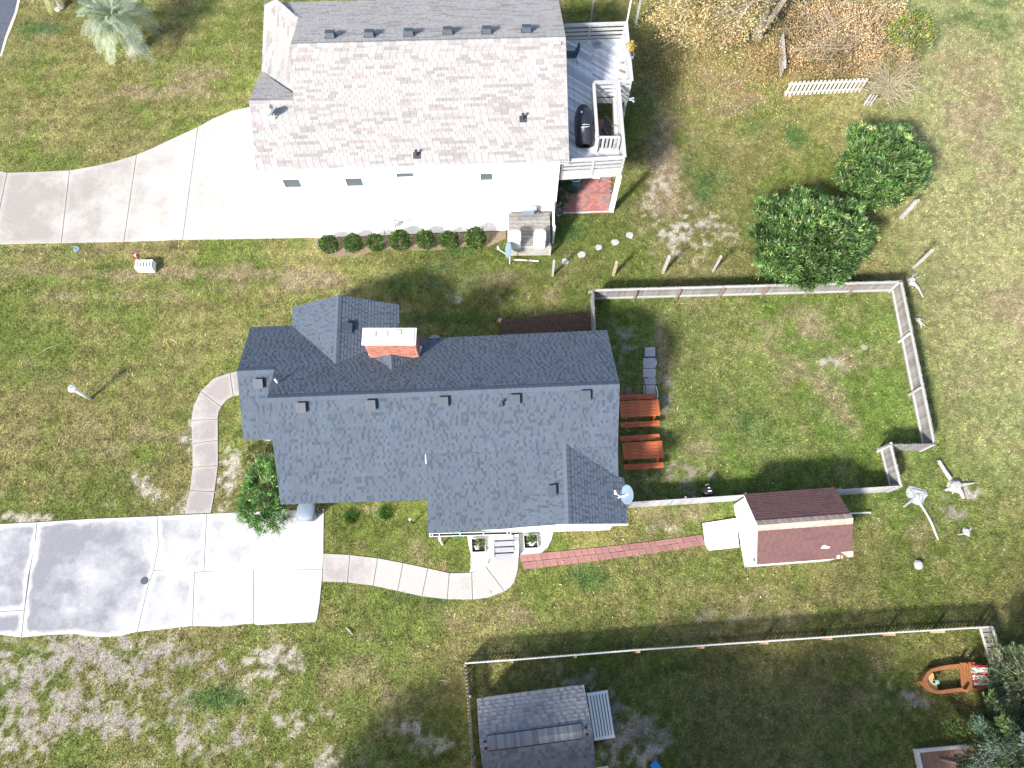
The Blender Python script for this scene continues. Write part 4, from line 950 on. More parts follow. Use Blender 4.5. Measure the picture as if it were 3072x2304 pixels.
# stairs down to the patio, rising southwards
for i in range(14):
    t = (i+.5)/14; y = 26.9-3.85*t+.05; z = ZF*t-.05
    if i < 14: MB().box((4.62, y, z), (.98,.26,.045)).obj('stair_tread', m_wood_grey, dk)
for x in (4.1, 5.14): MB().beam((x,27.0,.0), (x,23.05,ZF-.1), .05, .28).obj('stringer', m_wood_grey, dk)
for k in range(3): MB().beam((5.12,27.1,.45+k*.27), (5.12,24.4,2.9+k*.27), .03, .12).obj('hand_rail_board', m_wood_grey, dk)
MB().beam((5.08,27.15,1.1), (5.08,24.3,3.75), .12, .04).obj('hand_rail', m_wood_grey, dk)
MB().box((5.12,27.15,.55), (.1,.1,1.1)).obj('stair_post', m_wood_grey, dk)
# patio under the deck: running bond pavers, kerb along the front
pa = thing('patio', (4.0, 24.0, 0), kind='structure')
pat = [(2.72,21.72), (5.36,21.82), (5.5,27.9), (2.6,27.8)]
NOGRASS.append([(2.5,21.6),(5.5,21.75),(5.6,28.0),(2.4,27.9)])
MB().prism(pat, -.05, .012).obj('paver_bed', m_soil, pa)
pme = bpy.data.meshes.new('paver'); t_ = MB().box((0,0,0), (.208,.138,.05)); pme.from_pydata(t_.V, [], t_.F); pme.materials.append(m_patio)
pme2 = pme.copy(); pme2.materials.clear(); pme2.materials.append(m_paver2)
cnt = 0; restp = MB(); y = 21.80; r = 0
while y < 27.8:
    x = 2.80 + (.105 if r % 2 else 0) + .01*math.sin(r)
    if r < 2: x = 2.8
    while x < 5.38:
        mm = pme2 if random.random() < .22 else pme
        zz = .018+random.uniform(-.003,.003)
        if cnt < 300: link('paver', mm, pa, (x, y+.0, zz), random.uniform(-.02,.02)); cnt += 1
        else: restp.box((x, y, zz), (.208,.138,.05), m=1 if mm is pme2 else 0)
        x += .216
    y += .146; r += 1
restp.obj('pavers', [m_patio, m_paver2], pa, kind='stuff')
MB().beam((2.7,21.70,.02), (5.34,21.80,.02), .05, .09).obj('kerb', m_picket_pale, pa)

# things on the deck
def tubechair(loc, rz, name, label, mat_f, mat_s):
    t = thing(name, loc, label=label, cat='chair'); x0, y0, z0 = loc
    R = Matrix.Rotation(rz, 3, 'Z'); P = lambda x, y, z: Vector((x0, y0, z0)) + R@Vector((x, y, z))
    for s in (-1, 1):
        MB().tube([P(.28*s,-.3,0), P(.28*s,-.27,.62), P(.27*s,.2,.64), P(.26*s,.27,.4)], .013, 6).obj('arm', mat_f, t)
        MB().tube([P(.26*s,.34,0), P(.26*s,.22,.42), P(.25*s,.38,.98)], .013, 6).obj('leg', mat_f, t)
    MB().tube([P(-.25,.38,.98), P(0,.40,1.0), P(.25,.38,.98)], .013, 6).obj('back_rail', mat_f, t)
    MB().hexa([P(-.24,-.25,.40), P(.24,-.25,.40), P(.24,.22,.38), P(-.24,.22,.38), P(-.24,-.25,.415), P(.24,-.25,.415), P(.24,.22,.395), P(-.24,.22,.395)]).obj('seat', mat_s, t)
    MB().hexa([P(-.23,.22,.42), P(.23,.22,.42), P(.23,.37,.95), P(-.23,.37,.95), P(-.23,.235,.42), P(.23,.235,.42), P(.23,.385,.95), P(-.23,.385,.95)]).obj('backrest', mat_s, t)
    MB().tube([P(-.26,.0,.38), P(.26,.0,.38)], .011, 6).obj('stretcher', mat_f, t)
    return t
Z1 = lambda x, y, z: G(Z(1640,40,300/2212,x,y), z); Z2 = lambda x, y, z: G(Z(1640,240,300/2212,x,y), z); Z3 = lambda x, y, z: G(Z(1640,440,300/2212,x,y), z)
c = Z1(570,860,4.1); tubechair((c.x-.05, c.y+.0, ZF), -PI/2, 'patio_chair', 'black tube framed patio chair on the raised deck, half hidden by the roof edge', m_black, m_vent)
c = Z1(1110,680,ZF+.1); tb = thing('basin', (c.x, c.y, ZF), label='round grey glass topped basin on the raised deck', cat='basin')
MB().lathe((c.x,c.y,ZF), [(.20,0),(.235,.12),(.245,.16),(.225,.17),(.20,.13),(.17,.10)], 28).obj('bowl', m_rail, tb, smooth=True)
MB().lathe((c.x,c.y,ZF+.10), [(.185,0),(.185,.02)], 28).obj('lid', m_dish, tb)
# covered barbecue
c = Z2(830,930,ZF+.55); bq = thing('covered_barbecue', (c.x, c.y, ZF), label='long barbecue under a black vinyl cover standing on the raised deck', cat='barbecue')
P = lambda x, y, z: (c.x+x, c.y+y, ZF+z)
mb = MB(); prof = [(-1.02,.16,.30,.05),(-.98,.24,.62,.02),(-.75,.27,.72,.0),(-.72,.25,.92,.0),(-.35,.27,1.08,.0),(.25,.27,1.10,.0),(.52,.26,1.02,.0),(.58,.25,.86,-.02),(.78,.22,.80,-.02),(.86,.16,.72,-.02),(.90,.10,.40,-.02)]
k = 14; V = []
prof = [(yy*1.1, hw*1.5, ht, ox) for yy, hw, ht, ox in prof]
for (yy, hw, ht, ox) in prof:
    for j in range(k):
        t = PI*j/(k-1); cx_ = -math.cos(t); sz = max(0., math.sin(t))**.45
        V.append(P(ox + cx_*hw*(1.0 if 0 < j < k-1 else 1.06) + random.uniform(-.006,.006), yy+random.uniform(-.006,.006), max(.02, ht*sz)))
F = [(i*k+j, i*k+j+1, (i+1)*k+j+1, (i+1)*k+j) for i in range(len(prof)-1) for j in range(k-1)]
F += [tuple(range(k)), tuple(reversed(range((len(prof)-1)*k, len(prof)*k)))]
mb.add(V, F); mb.obj('cover', m_cover, bq, smooth=True)
MB().lathe(P(-.17,.16,1.075), [(.055,0),(.055,.012),(.03,.018)], 16, sx=.75, sy=1.2).obj('badge', m_white, bq)
MB().tube([P(-.22,-.60,.90), P(-.1,-.66,.99), P(.08,-.66,1.0), P(.2,-.58,.95)], .012, 6).obj('strap', m_trim, bq)
MB().tube([P(-.14,-.54,1.02), P(.05,-.56,1.055), P(.2,-.52,.99)], .009, 6).obj('strap', m_trim, bq)
# broom and shovel leaning by the east rail
c = Z1(1710,1200,ZF+.3); br = thing('broom', (c.x,c.y,ZF), label='long handled broom leaning on the east rail of the deck', cat='broom')
MB().tube([(c.x-.02,c.y+.02,ZF+.06), (c.x+.12,c.y+.55,ZF+.98)], .014, 6).obj('handle', m_bleached, br)
MB().box((c.x-.06,c.y-.02,ZF+.05), (.34,.07,.1), rz=-.6).obj('head', m_post_brown, br)
c = Z1(1690,1020,ZF+.3); sv_ = thing('shovel', (c.x,c.y,ZF), label='shovel with grey blade leaning on the east rail of the deck', cat='shovel')
MB().tube([(c.x,c.y,ZF+.1), (c.x+.2,c.y-.3,ZF+.95)], .014, 6).obj('handle', m_bleached, sv_)
MB().lathe((c.x-.03,c.y+.04,ZF+.02), [(.10,0),(.12,.02),(.05,.06)], 12, sx=1.15, sy=.8).obj('blade', m_dish, sv_)
# planter box hooked on the east rail
c = G(Z(1640,40,300/2212,1815,900), ZR_); c.x = 6.02
px_ = thing('planter_box', (c.x, c.y, ZR_-.2), label='black planter box with yellow flowers hooked outside the deck rail', cat='planter')
MB().box((c.x,c.y+.15,ZR_-.12), (.19,.75,.02)).box((c.x-.09,c.y+.15,ZR_-.03),(.015,.75,.2)).box((c.x+.09,c.y+.15,ZR_-.03),(.015,.75,.2)).box((c.x,c.y-.22,ZR_-.03),(.19,.015,.2)).box((c.x,c.y+.52,ZR_-.03),(.19,.015,.2)).obj('box', m_dish, px_)
MB().box((c.x,c.y+.15,ZR_-.02), (.165,.72,.06)).obj('soil', m_black, px_)
planter_at = (c.x, c.y)
# twin floodlight at the deck corner
c = Vector((5.95,26.25,ZF-.1)); fl_ = thing('floodlight', c, label='white twin floodlight on the corner of the raised deck', cat='floodlight')
MB().box(c+Vector((.06,-.05,0)), (.1,.1,.1)).obj('bracket', m_white, fl_)
for dx, dy in ((.20,.03),(.22,-.14)):
    MB().tube([c+Vector((.1,-.05,0)), c+Vector((dx*.8,dy,.02)), c+Vector((dx+.06,dy*1.2,-.02))], [.02,.035,.07], 12).obj('lamp_head', m_white, fl_)
# posts north of the deck
for b, h, r, m, lab in (((1879.5,76), 2.6, .035, m_white, 'white metal pole standing at the north east corner of the raised deck'),):
    g = Vector((5.92, 30.16, 0)); MB().tube([g, g+Vector((0,0,6.6))], .04, 10).obj('pole', m, origin=g, label=lab, cat='pole')
for b, s, lab in ((C(2,0,680,195), .09, 'thin grey post just behind the north rail of the deck'), (C(2,0,1070,205), .11, 'tall grey post north east of the white deck pole'), (C(2,0,1452,180), .11, 'grey post under the edge of the golden tree')):
    g = G(b); MB().box(g+Vector((0,0,1.1)), (s,s,2.2)).box(g+Vector((0,0,2.21)), (s*.6,s*.6,.04)).obj('post', m_wood_grey_h, origin=g, label=lab, cat='post', group='old posts around the lawns')

# under the deck
c = Z3(620,760,.8); tb = thing('bin', (c.x, c.y, 0), label='dark teal bin with white cord under the south edge of the deck', cat='bin')
MB().lathe((c.x,c.y,0), [(.24,0),(.29,.75),(.31,.80),(.31,.86),(.10,.90)], 20, sq=.5).obj('body', m_teal, tb, smooth=True)
MB().tube([(c.x-.3,c.y+.05,.93),(c.x-.08,c.y-.12,.93),(c.x+.22,c.y-.1,.93),(c.x+.3,c.y+.15,.9)], .02, 6).obj('cord', m_white, tb)
c2 = Z3(575,900,.05); MB().tube([(c2.x-.02,c2.y+.4,.05),(c2.x-.06,c2.y+.2,.05),(c2.x+.05,c2.y+.1,.04),(c2.x+.08,c2.y-.08,.04),(c2.x,c2.y-.16,.04),(c2.x-.07,c2.y-.1,.04)], .018, 6).obj('rope', m_bleached, origin=(c2.x,c2.y,0), label='pale rope curled on the patio beside the teal bin', cat='rope')
c = Z3(1090,680,.45); tt = thing('folding_stool', (c.x,c.y+.05,0), label='small folding stool with white seat on the patio under the deck', cat='stool')
MB().box((c.x,c.y+.08,.45), (.42,.3,.03)).obj('seat', m_white, tt)
for s in (-1,1):
    MB().tube([(c.x+.2*s,c.y-.1,0),(c.x+.2*s,c.y+.24,.45)], .012, 6).obj('leg', m_dark, tt); MB().tube([(c.x+.18*s,c.y+.26,0),(c.x+.18*s,c.y-.08,.45)], .012, 6).obj('leg', m_dark, tt)
# heap of pale rocks between wall and patio
rk = MB(); c = Z3(275,1370,.1)
for i in range(46):
    p = Vector((c.x+random.uniform(-.15,.13), c.y+random.uniform(-.42,.42), random.uniform(.02,.16))); r = random.uniform(.03,.055)
    rk.lathe(p, [(r*.6,-r*.5),(r,0),(r*.6,r*.5)], 6, sx=random.uniform(.7,1.3))
rk.obj('rock_pile', m_bleached, origin=(c.x,c.y,0), label='low heap of pale rocks between the white wall and the patio', cat='rock pile')

# ============================================================ HEAT PUMP PLATFORM south of that house
Z4 = lambda x, y, z=0: G(Z(1440,600,300/2212,x,y), z)
ap = thing('platform', Z4(1050,900), label='raised white platform with lattice skirt carrying two air conditioners', cat='platform')
ZP = .95
f0, f1 = Z4(640,1020,ZP), Z4(1560,1010,ZP); b1_, b0_ = Z4(1570,560,ZP), Z4(600,600,ZP)
y_b = 21.1; b0_ = Vector((f0.x-.02, y_b, ZP)); b1_ = Vector((f1.x, y_b+.05, ZP))
for i in range(9):
    t0, t1 = i/9+.006, (i+1)/9-.006
    a, b, c, d = lerp(f0,b0_,t0), lerp(f1,b1_,t0), lerp(f1,b1_,t1), lerp(f0,b0_,t1)
    MB().prism([(p.x,p.y) for p in (a,b,c,d)], ZP-.04, ZP).obj('plank', m_wood_grey, ap)
MB().beam(f0+Vector((0,-.03,-.1)), f1+Vector((0,-.03,-.1)), .04, .18).obj('rim_board', m_rail, ap)
MB().beam(f0+Vector((-.03,0,-.1)), b0_+Vector((-.03,0,-.1)), .04, .18).obj('rim_board', m_trim, ap)
for p in (f0, f1, b0_, b1_): MB().box((p.x,p.y,ZP/2-.02), (.09,.09,ZP-.1)).obj('leg', m_rail, ap)
lat = MB(); Lw_ = (f1-f0).length; du4 = (f1-f0).normalized(); nL = int(Lw_/.125)+8
zt, zb = ZP-.20, .06
for s in (-1, 1):
    for i in range(-8, int(Lw_/.11)+8):
        x0 = i*.11; pts = []
        xa_, xb_ = x0, x0+(zt-zb)*s*1.0
        # clip to the panel
        t0, t1 = 0., 1.
        for lim, sgn in ((0., 1), (Lw_, -1)):
            pa_, pb_ = (xa_-lim)*sgn, (xb_-lim)*sgn
            if pa_ < 0 and pb_ < 0: t0, t1 = 1, 0; break
            if pa_ < 0: t0 = max(t0, pa_/(pa_-pb_))
            elif pb_ < 0: t1 = min(t1, pa_/(pa_-pb_))
        if t1-t0 > .02:
            A_ = f0+du4*(xa_+(xb_-xa_)*t0); B_ = f0+du4*(xa_+(xb_-xa_)*t1); A_.z = zb+(zt-zb)*t0; B_.z = zb+(zt-zb)*t1
            o_ = Vector((0,-.035-.006*s,0)); lat.beam(A_+o_, B_+o_, .006, .032, up=(0,0,1))
lat.obj('lattice', m_picket_pale, ap, kind='stuff')
for q, gname in (((775,785), 'left'), ((1330,780), 'right')):
    c = Z4(q[0], q[1], ZP+.75); t = thing('air_conditioner', (c.x, c.y, ZP), label='white air conditioner on the lattice platform, the one nearer the %s' % ('dish' if gname == 'left' else 'screen fence'), cat='air conditioner', group='air conditioners on the platform')
    MB().lathe((c.x,c.y,ZP), [(.29,.0),(.305,.03),(.305,.68),(.29,.74),(.24,.77),(.22,.765)], 28, sq=.9, sy=1.15).obj('casing', m_white, t, smooth=False)
    MB().lathe((c.x,c.y,ZP+.757), [(.17,0),(.17,.02),(.05,.035)], 20).obj('fan_grille', m_trim, t)
    MB().tube([(c.x-.18,c.y+.02,ZP+.775),(c.x-.12,c.y+.14,ZP+.78),(c.x,c.y+.17,ZP+.78)], .014, 6).obj('top_handle', m_bleached, t)
    for k_ in range(4): MB().beam((c.x-.25,c.y-.352,ZP+.16+k_*.13), (c.x+.25,c.y-.352,ZP+.16+k_*.13), .01, .03).obj('louvre', m_trim, t)
c = Z4(1060,520,1.5); dt = thing('duct', (c.x, 21.14, ZP), label='white and grey duct along the wall behind the air conditioners', cat='duct')
MB().tube([(c.x-.55,21.12,1.35),(c.x+.45,21.14,1.35)], .12, 14).obj('pipe', m_trim, dt, smooth=True); MB().box((c.x+.02,21.0,1.2), (.62,.14,.3)).obj('cover', m_dish, dt)
MB().tube([(c.x+.45,21.14,1.4),(c.x+.6,21.08,1.2),(c.x+.62,20.95,1.05)], .02, 6).obj('cable', m_dark, dt)
# board screen east of the platform
sc_top0, sc_top1 = Z4(1600,330,1.9), Z4(1600,1180,1.05)
sx_ = f1.x+.14; scf = thing('screen', (sx_, 20.4, 0), label='narrow white board screen at the east end of the air conditioner platform', cat='screen')
for i in range(11):
    y0 = 19.95+i*.135; MB().box((sx_, y0, .8), (.03,.128,1.6)).obj('screen_board', m_rail, scf)
MB().beam((sx_,19.88,1.62), (sx_,21.4,1.62), .10, .04).obj('cap_rail', m_trim, scf)
for y0 in (19.92, 21.3): MB().box((sx_+.05,y0,.8), (.09,.09,1.6)).obj('post', m_trim, scf)
g, h = vert(C(2,1,350,722), C(2,1,355,590)); MB().box(g+Vector((0,0,h/2)), (.1,.1,h)).box(g+Vector((0,0,h+.02)), (.06,.06,.06)).obj('post', m_wood_grey_h, origin=g, label='weathered post standing just south of the air conditioner screen', cat='post', group='old posts around the lawns')
a, b = Z4(740,1328), Z4(1300,1360); MB().beam(a+Vector((0,0,.04)), lerp(a,b,.55)+Vector((0,0,.045)), .07, .05).beam(lerp(a,b,.6)+Vector((0,0,.045)), b+Vector((0,0,.04)), .07, .05).obj('board', m_picket_pale, origin=a, label='narrow pale board lying on the grass below the lattice', cat='board')

# ------------------------------------------------------------ dishes
def dish(base, arm_to, cen, nrm, r, label, rr=None, pole=None, lnb=None):
    t = thing('satellite_dish', base, label=label, cat='satellite dish')
    nrm = Vector(nrm).normalized(); a = Vector((0,0,1)); u = nrm.cross(a).normalized(); v = u.cross(nrm); cen = Vector(cen); mb = MB(); n = 28; V = []
    for k, (rad, dep) in enumerate(((0,-.06),(.5,-.045),(.85,-.015),(1.,0.),(1.02,-.012),(.85,-.03),(.5,-.06),(0,-.075))):
        for j in range(n):
            th = 2*PI*j/n; V.append(cen + (u*math.cos(th)*.92+v*math.sin(th))*r*rad + nrm*dep*r*3)
    F = [(i*n+j, i*n+(j+1) % n, (i+1)*n+(j+1) % n, (i+1)*n+j) for i in range(7) for j in range(n)]
    mb.add(V, F).obj('reflector', m_dish, t, smooth=True)
    MB().tube([Vector(base), Vector(base)+Vector((0,0,.18)), cen-nrm*.1], .028, 8).obj('mast', m_white, t)
    l = Vector(lnb); MB().tube([cen-v*r*.9-nrm*.02, l], .02, 6).obj('feed_arm', m_white, t)
    MB().box(l, (.10,.08,.08)).box(l+Vector((-.02,.10,0)), (.07,.07,.07)).obj('receiver', m_white, t)
    return t
b = PWE.hit(C(2,2,1000,1010)); b = PWE.hit(C(2,2,960,960)); cc = G(C(2,2,990,955), b.z+.55)
dish((cc.x-.28, cc.y-.05, PWE.z(cc.x-.28, cc.y-.05)), None, cc, (-.82,-.12,.42), .44, 'blue grey satellite dish on the eave of the slate blue roof, facing left', lnb=G(C(2,2,895,948), b.z+.65))
cc = G(Z(1440,600,300/2212,620,1105), 1.45)
dish((cc.x+.08, cc.y+.02, 0), None, cc, (-.88,-.15,.32), .43, 'blue grey satellite dish on a short mast beside the lattice platform', lnb=G(Z(1440,600,300/2212,400,1080), 1.45))
b = TS.hit(C(1,0,165,1035)); cc = G(C(1,0,138,962), b.z+.45)
dish(b, None, cc, (-.62,.38,.68), .33, 'small pale satellite dish on the west end of the pale shingle roof', lnb=G(C(1,0,72,930), b.z+.5))

# ============================================================ FENCES
def mk_picket_mesh(w, h, t, mat, dog=.03):
    P = [(-w/2,0),(w/2,0),(w/2,h-dog),(w/2-dog*.9,h),(-w/2+dog*.9,h),(-w/2,h-dog)]; k = len(P)
    me = bpy.data.meshes.new('picket'); me.from_pydata([(x,-t/2,z) for x,z in P]+[(x,t/2,z) for x,z in P], [], [tuple(range(k)), tuple(range(2*k-1,k-1,-1))]+[(i,k+i,k+(i+1)%k,(i+1)%k)[::-1] for i in range(k)])
    me.materials.append(mat); return me
def fence_run(name, pts, label, group, h=1.2, pw=.14, gap=.004, side=1, mat=m_wood_grey, railm=m_rail, postm=m_post_brown, rails=(.28,1.02), post_step=2.4, railin=True, seed=1, zoff=.03, rw=.05, rh=.08, jitter=.02, picket_mats=None, posts=True):
    """pts run along the picket line; side=+1 puts the rails on the left of the run"""
    rnd = random.Random(seed); t = thing(name, (pts[0][0], pts[0][1], 0), label=label, cat='fence', group=group)
    mes = [mk_picket_mesh(pw, h-zoff+d, .02, m) for m in (picket_mats or [mat]) for d in (0, -.015, .012)]
    s_tot = 0
    for a, b in zip(pts[:-1], pts[1:]):
        a = Vector((a[0],a[1],0)); b = Vector((b[0],b[1],0)); L = (b-a).length; d = (b-a)/L; n = Vector((-d.y, d.x, 0))*side; rz = math.atan2(d.y, d.x)
        k = max(1, int(L/(pw+gap)))
        for i in range(k):
            p = a+d*((i+.5)*L/k); link('picket', rnd.choice(mes), t, (p.x+n.x*rnd.uniform(-.004,.004), p.y+n.y*rnd.uniform(-.004,.004), zoff), rz+rnd.uniform(-jitter,jitter))
        for z in rails:
            off = n*(.012+rw/2)
            MB().beam(a+off+Vector((0,0,z)), b+off+Vector((0,0,z)), rw, rh).obj('rail', railm, t, origin=(a+b)/2+Vector((0,0,z)))
        if posts:
            m = max(1, round(L/post_step))
            for i in range(m+1):
                p = a+d*(L*i/m)+n*(.06+rw)
                if i == m and len(pts) > 2 and b != pts[-1]: continue
                MB().box((p.x,p.y,(h-.06)/2), (.09,.09,h-.06), rz=rz).obj('post', postm, t, origin=(p.x,p.y,0))
    return t
fA, fB = G(C(2,1,700,838),1.2), G(C(3,1,1160,765),1.2); fM = G(C(3,1,0,797),1.2)
fC, fD, fE = G(C(3,2,1455,522),1.2), G(C(3,2,1075,527),1.2), G(C(3,2,1165,885),1.2)
fE2, fE3, fF = G(C(3,2,640,918),1.2), G(C(2,2,2035,964),1.2), G(C(2,2,985,1032),1.2)
gname = 'runs of the weathered board fence round the back yard'
fence_run('board_fence', [(fA.x,fA.y),(fM.x,fM.y),(fB.x,fB.y)], 'long weathered board fence along the north side of the back yard', gname, side=-1, seed=2, rails=(.25,1.10), rw=.06)
fence_run('board_fence', [(fB.x+.02,fB.y-.03),(fC.x,fC.y)], 'weathered board fence along the east side of the back yard, by the stumps', gname, side=-1, seed=3, rails=(.25,1.10), rw=.06, postm=m_wood_grey_h)
fence_run('board_fence', [(fC.x,fC.y),(fD.x,fD.y)], 'short cross piece of board fence stepping in at the yard corner', gname, side=-1, seed=4, rails=(.25,1.10), postm=m_wood_grey_h)
fence_run('board_fence', [(fD.x,fD.y),(fE.x,fE.y)], 'short board fence running south behind the maroon roofed shed', gname, side=-1, seed=5, rails=(.25,1.10), rw=.06, postm=m_wood_grey_h)
fence_run('board_fence', [(fE.x,fE.y),(fE2.x,fE2.y),(fE3.x,fE3.y),(fF.x,fF.y)], 'low board fence from the slate blue house to the shed', gname, side=-1, seed=6, rails=(.25,1.08), postm=m_wood_grey_h, mat=m_wood_grey_h, h=1.12)
fG = G(C(2,1,713,1210),1.2); fence_run('board_fence', [(fA.x,fA.y),(fG.x,fG.y-.3)], 'short board fence between the slate blue house and the north fence corner', gname, side=1, seed=7, rails=(.25,1.10))
gt_ = thing('gate_latch', fA+Vector((-.1,-.1,-.2)), label='pale metal latch on the north west corner post of the back yard fence', cat='latch')
MB().tube([fA+Vector((-.02,-.05,-.1)), fA+Vector((-.22,-.1,-.08)), fA+Vector((-.2,-.2,-.08)), fA+Vector((-.05,-.14,-.1))], .02, 6).obj('hasp', m_rail, gt_)
# small picket step of the corner at D
MB().prism([(fD.x-.62,fD.y-.12),(fD.x-.6,fD.y-.17),(fD.x-.02,fD.y+.02),(fD.x-.04,fD.y+.08)], .95, 1.15).obj('gate_leaf', m_wood_grey, origin=(fD.x-.3,fD.y,0), label='grey board angled against the inner corner of the yard fence', cat='board')
# southern yard: spaced pickets
p0, p1, p2, p3 = G(C(1,3,1802,757),1.1), G(C(2,3,1100,640),1.1), G(C(3,3,1100,490),1.1), G(C(3,3,1955,440),1.1)
p02 = G(C(2,3,0,728),1.1); p12 = G(C(3,3,0,565),1.1)
g2 = 'picket fences round the southern yard'
fence_run('picket_fence', [(p0.x,p0.y+.04),(p02.x,p02.y+.04),(p1.x,p1.y+.04),(p12.x,p12.y+.04)], 'spaced picket fence along the north side of the southern yard, western part', g2, h=1.05, pw=.09, gap=.06, side=-1, mat=m_wood_grey, rails=(.3,1.0), railm=m_fence_cap, rw=.05, rh=.07, seed=8, postm=m_picket_tan)
fence_run('picket_fence', [(p12.x,p12.y+.04),(p2.x,p2.y+.04),(p3.x,p3.y+.04)], 'spaced picket fence north of the toy boat, eastern part of the southern yard fence', g2, h=1.05, pw=.09, gap=.06, side=-1, mat=m_wood_grey, rails=(.3,1.0), railm=m_fence_cap, rw=.05, rh=.07, seed=9, postm=m_picket_tan)
pw_ = G(C(1,3,1868,1659),1.05); pw3 = p0+(pw_-p0)*1.5
fence_run('picket_fence', [(p0.x,p0.y),(p0.x+(pw_.x-p0.x)*.33,p0.y+(pw_.y-p0.y)*.33),(pw3.x,pw3.y)], 'spaced tan picket fence along the west side of the southern yard', g2, h=1.05, pw=.085, gap=.05, side=1, mat=m_picket_tan, rails=(.3,.85), railm=m_wood_grey, postm=m_wood_grey, seed=10, picket_mats=[m_picket_tan, m_wood_grey], jitter=.15)
pe = G(C(3,3,2045,745),1.1); pe2 = p3+(pe-p3)*3.2
fence_run('picket_fence', [(p3.x,p3.y),(pe2.x,pe2.y)], 'spaced grey picket fence east of the toy boat, running under the conifer', g2, h=1.1, pw=.16, gap=.035, side=-1, mat=m_wood_grey, rails=(.2,1.02), railm=m_picket_pale, rw=.07, rh=.06, postm=m_wood_grey, seed=11)
# pale picket panels round the brambles
g, h = vert(C(3,0,130,830), C(3,0,190,705)); e_ = G(C(3,0,800,800))
fence_run('picket_fence', [(g.x,g.y),(e_.x,e_.y)], 'bright pale picket panel standing in front of the orange bramble thicket', 'picket panels round the thicket', h=h, pw=.14, gap=.085, side=1, mat=m_picket_pale, rails=(.25,h-.25), railm=m_picket_pale, seed=12, posts=False, jitter=.02)
g, h = vert(C(3,0,100,682), C(3,0,165,560)); e_ = G(C(3,0,78,400))
fence_run('picket_fence', [(g.x,g.y),(e_.x,e_.y)], 'grey picket panel half buried on the west side of the orange thicket', 'picket panels round the thicket', h=h, pw=.10, gap=.03, side=-1, mat=m_wood_grey_h, rails=(.25,h-.25), railm=m_wood_grey_h, seed=13, posts=False)
g, h = vert(C(3,0,815,912), C(3,0,870,840)); e_ = G(C(3,0,860,920))
fence_run('picket_fence', [(g.x,g.y),(e_.x+.2,e_.y)], 'few grey pickets below the bare bush, east of the bright picket panel', 'picket panels round the thicket', h=.9, pw=.09, gap=.04, side=1, mat=m_wood_grey_h, rails=(.3,), railm=m_wood_grey_h, seed=14, posts=False)
# lone posts
for b, t, s, m, lab in (((1839.8,825.3),(1852.7,786),.13,pmat('yellowed_post_wood', (.36,.31,.20), .3, 6, .85, .4, 40),'short yellowish fence post left over south of the stepping stones'), ((1988.4,818),(2006.5,767.7),.13,m_bleached,'thick pale lone fence post north of the back yard fence, west of a slimmer post'),
    ((2138.4,814.9),(2163.7,767.7),.09,m_bleached,'slim pale fence post standing alone just west of the big oleander'), ((2306,800),(2324,770),.1,m_bleached,'pale post half hidden at the foot of the big oleander')):
    g, h = vert(b, t); h = max(h, 1.3); MB().box(g+Vector((0,0,h/2)), (s,s,h)).lathe(g+Vector((0,0,h)), [(s*.6,0),(s*.35,.03)], 4).obj('post', m, origin=g, label=lab, cat='post', group='old posts around the lawns')
g, h = vert((2739.8,803.4),(2794.3,744.4)); MB().beam(g, g+Vector((.05,.02,1.75)), .12, .1).obj('post', m_bleached, origin=g, label='pale leaning post by the driftwood at the north east fence corner', cat='post', group='old posts around the lawns')
g, h = vert((2703,654),(2747,596)); pp_ = thing('double_post', g, label='pair of weathered boards bolted together as a post east of the round green shrub', cat='post', group='old posts around the lawns')
MB().beam(g+Vector((-.06,0,0)), g+Vector((-.03,0,1.6)), .09, .12).obj('board', m_wood_grey_h, pp_); MB().beam(g+Vector((.07,.02,0)), g+Vector((.09,.02,1.62)), .09, .12).obj('board', m_bleached, pp_)

# ============================================================ THINGS IN THE YARDS
# ---- picnic tables
def picnic(cx, cy, rz, label):
    t = thing('picnic_table', (cx,cy,0), label=label, cat='picnic table', group='stained picnic tables beside the house')
    R = Matrix.Rotation(rz, 3, 'Z'); P = lambda x, y, z: Vector((cx,cy,0)) + R@Vector((x,y,z))
    for i in range(5):
        y = -.32+i*.16; MB().box(P(0,y,.735+random.uniform(-.002,.002)), (1.86,.153,.038), rz=rz).obj('plank', m_cedar, t, origin=P(0,y,.735))
    for s in (-1,1):
        hx, hy = .93, .135; pts = []
        for (ax, ay, a0) in ((hx-.05,hy-.05,0),(-hx+.05,hy-.05,90),(-hx+.05,-hy+.05,180),(hx-.05,-hy+.05,270)):
            for k in range(4): a = math.radians(a0+k*30); pts.append(P(ax+.05*math.cos(a), s*.68+ay+.05*math.sin(a), 0))
        MB().prism([(p.x,p.y) for p in pts], .415, .455).obj('bench_seat', m_cedar, t, origin=P(0,s*.68,.43))
    for x in (-.66,.66):
        MB().beam(P(x,-.8,.39), P(x,.8,.39), .045, .09).obj('seat_bearer', m_cedar, t)
        MB().beam(P(x,-.38,.69), P(x,.38,.69), .045, .07).obj('top_bearer', m_cedar, t)
        for s in (-1,1): MB().beam(P(x+.045,.55*s,0), P(x+.045,.25*s,.7), .09, .045).obj('leg', m_cedar, t)
        MB().beam(P(x,0,.42), P(x*.2,0,.68), .045, .07).obj('brace', m_cedar, t)
Z6 = lambda x, y, z=0: G(Z(1840,1020,200/830,x,y), z)
a, b = Z6(112,1388,.75), Z6(625,1357,.75); rzt = math.atan2(b.y-a.y, b.x-a.x); c = (a+b)/2
picnic(c.x, c.y, rzt, 'orange stained picnic table farther from the concrete pads, the southern of the two')
b = Z6(573,838,.75); c = b - Vector((math.cos(rzt-.0), math.sin(rzt-.0), 0))*.93
picnic(c.x, c.y, rzt-.01, 'orange stained picnic table next to the concrete pads, the northern of the two')
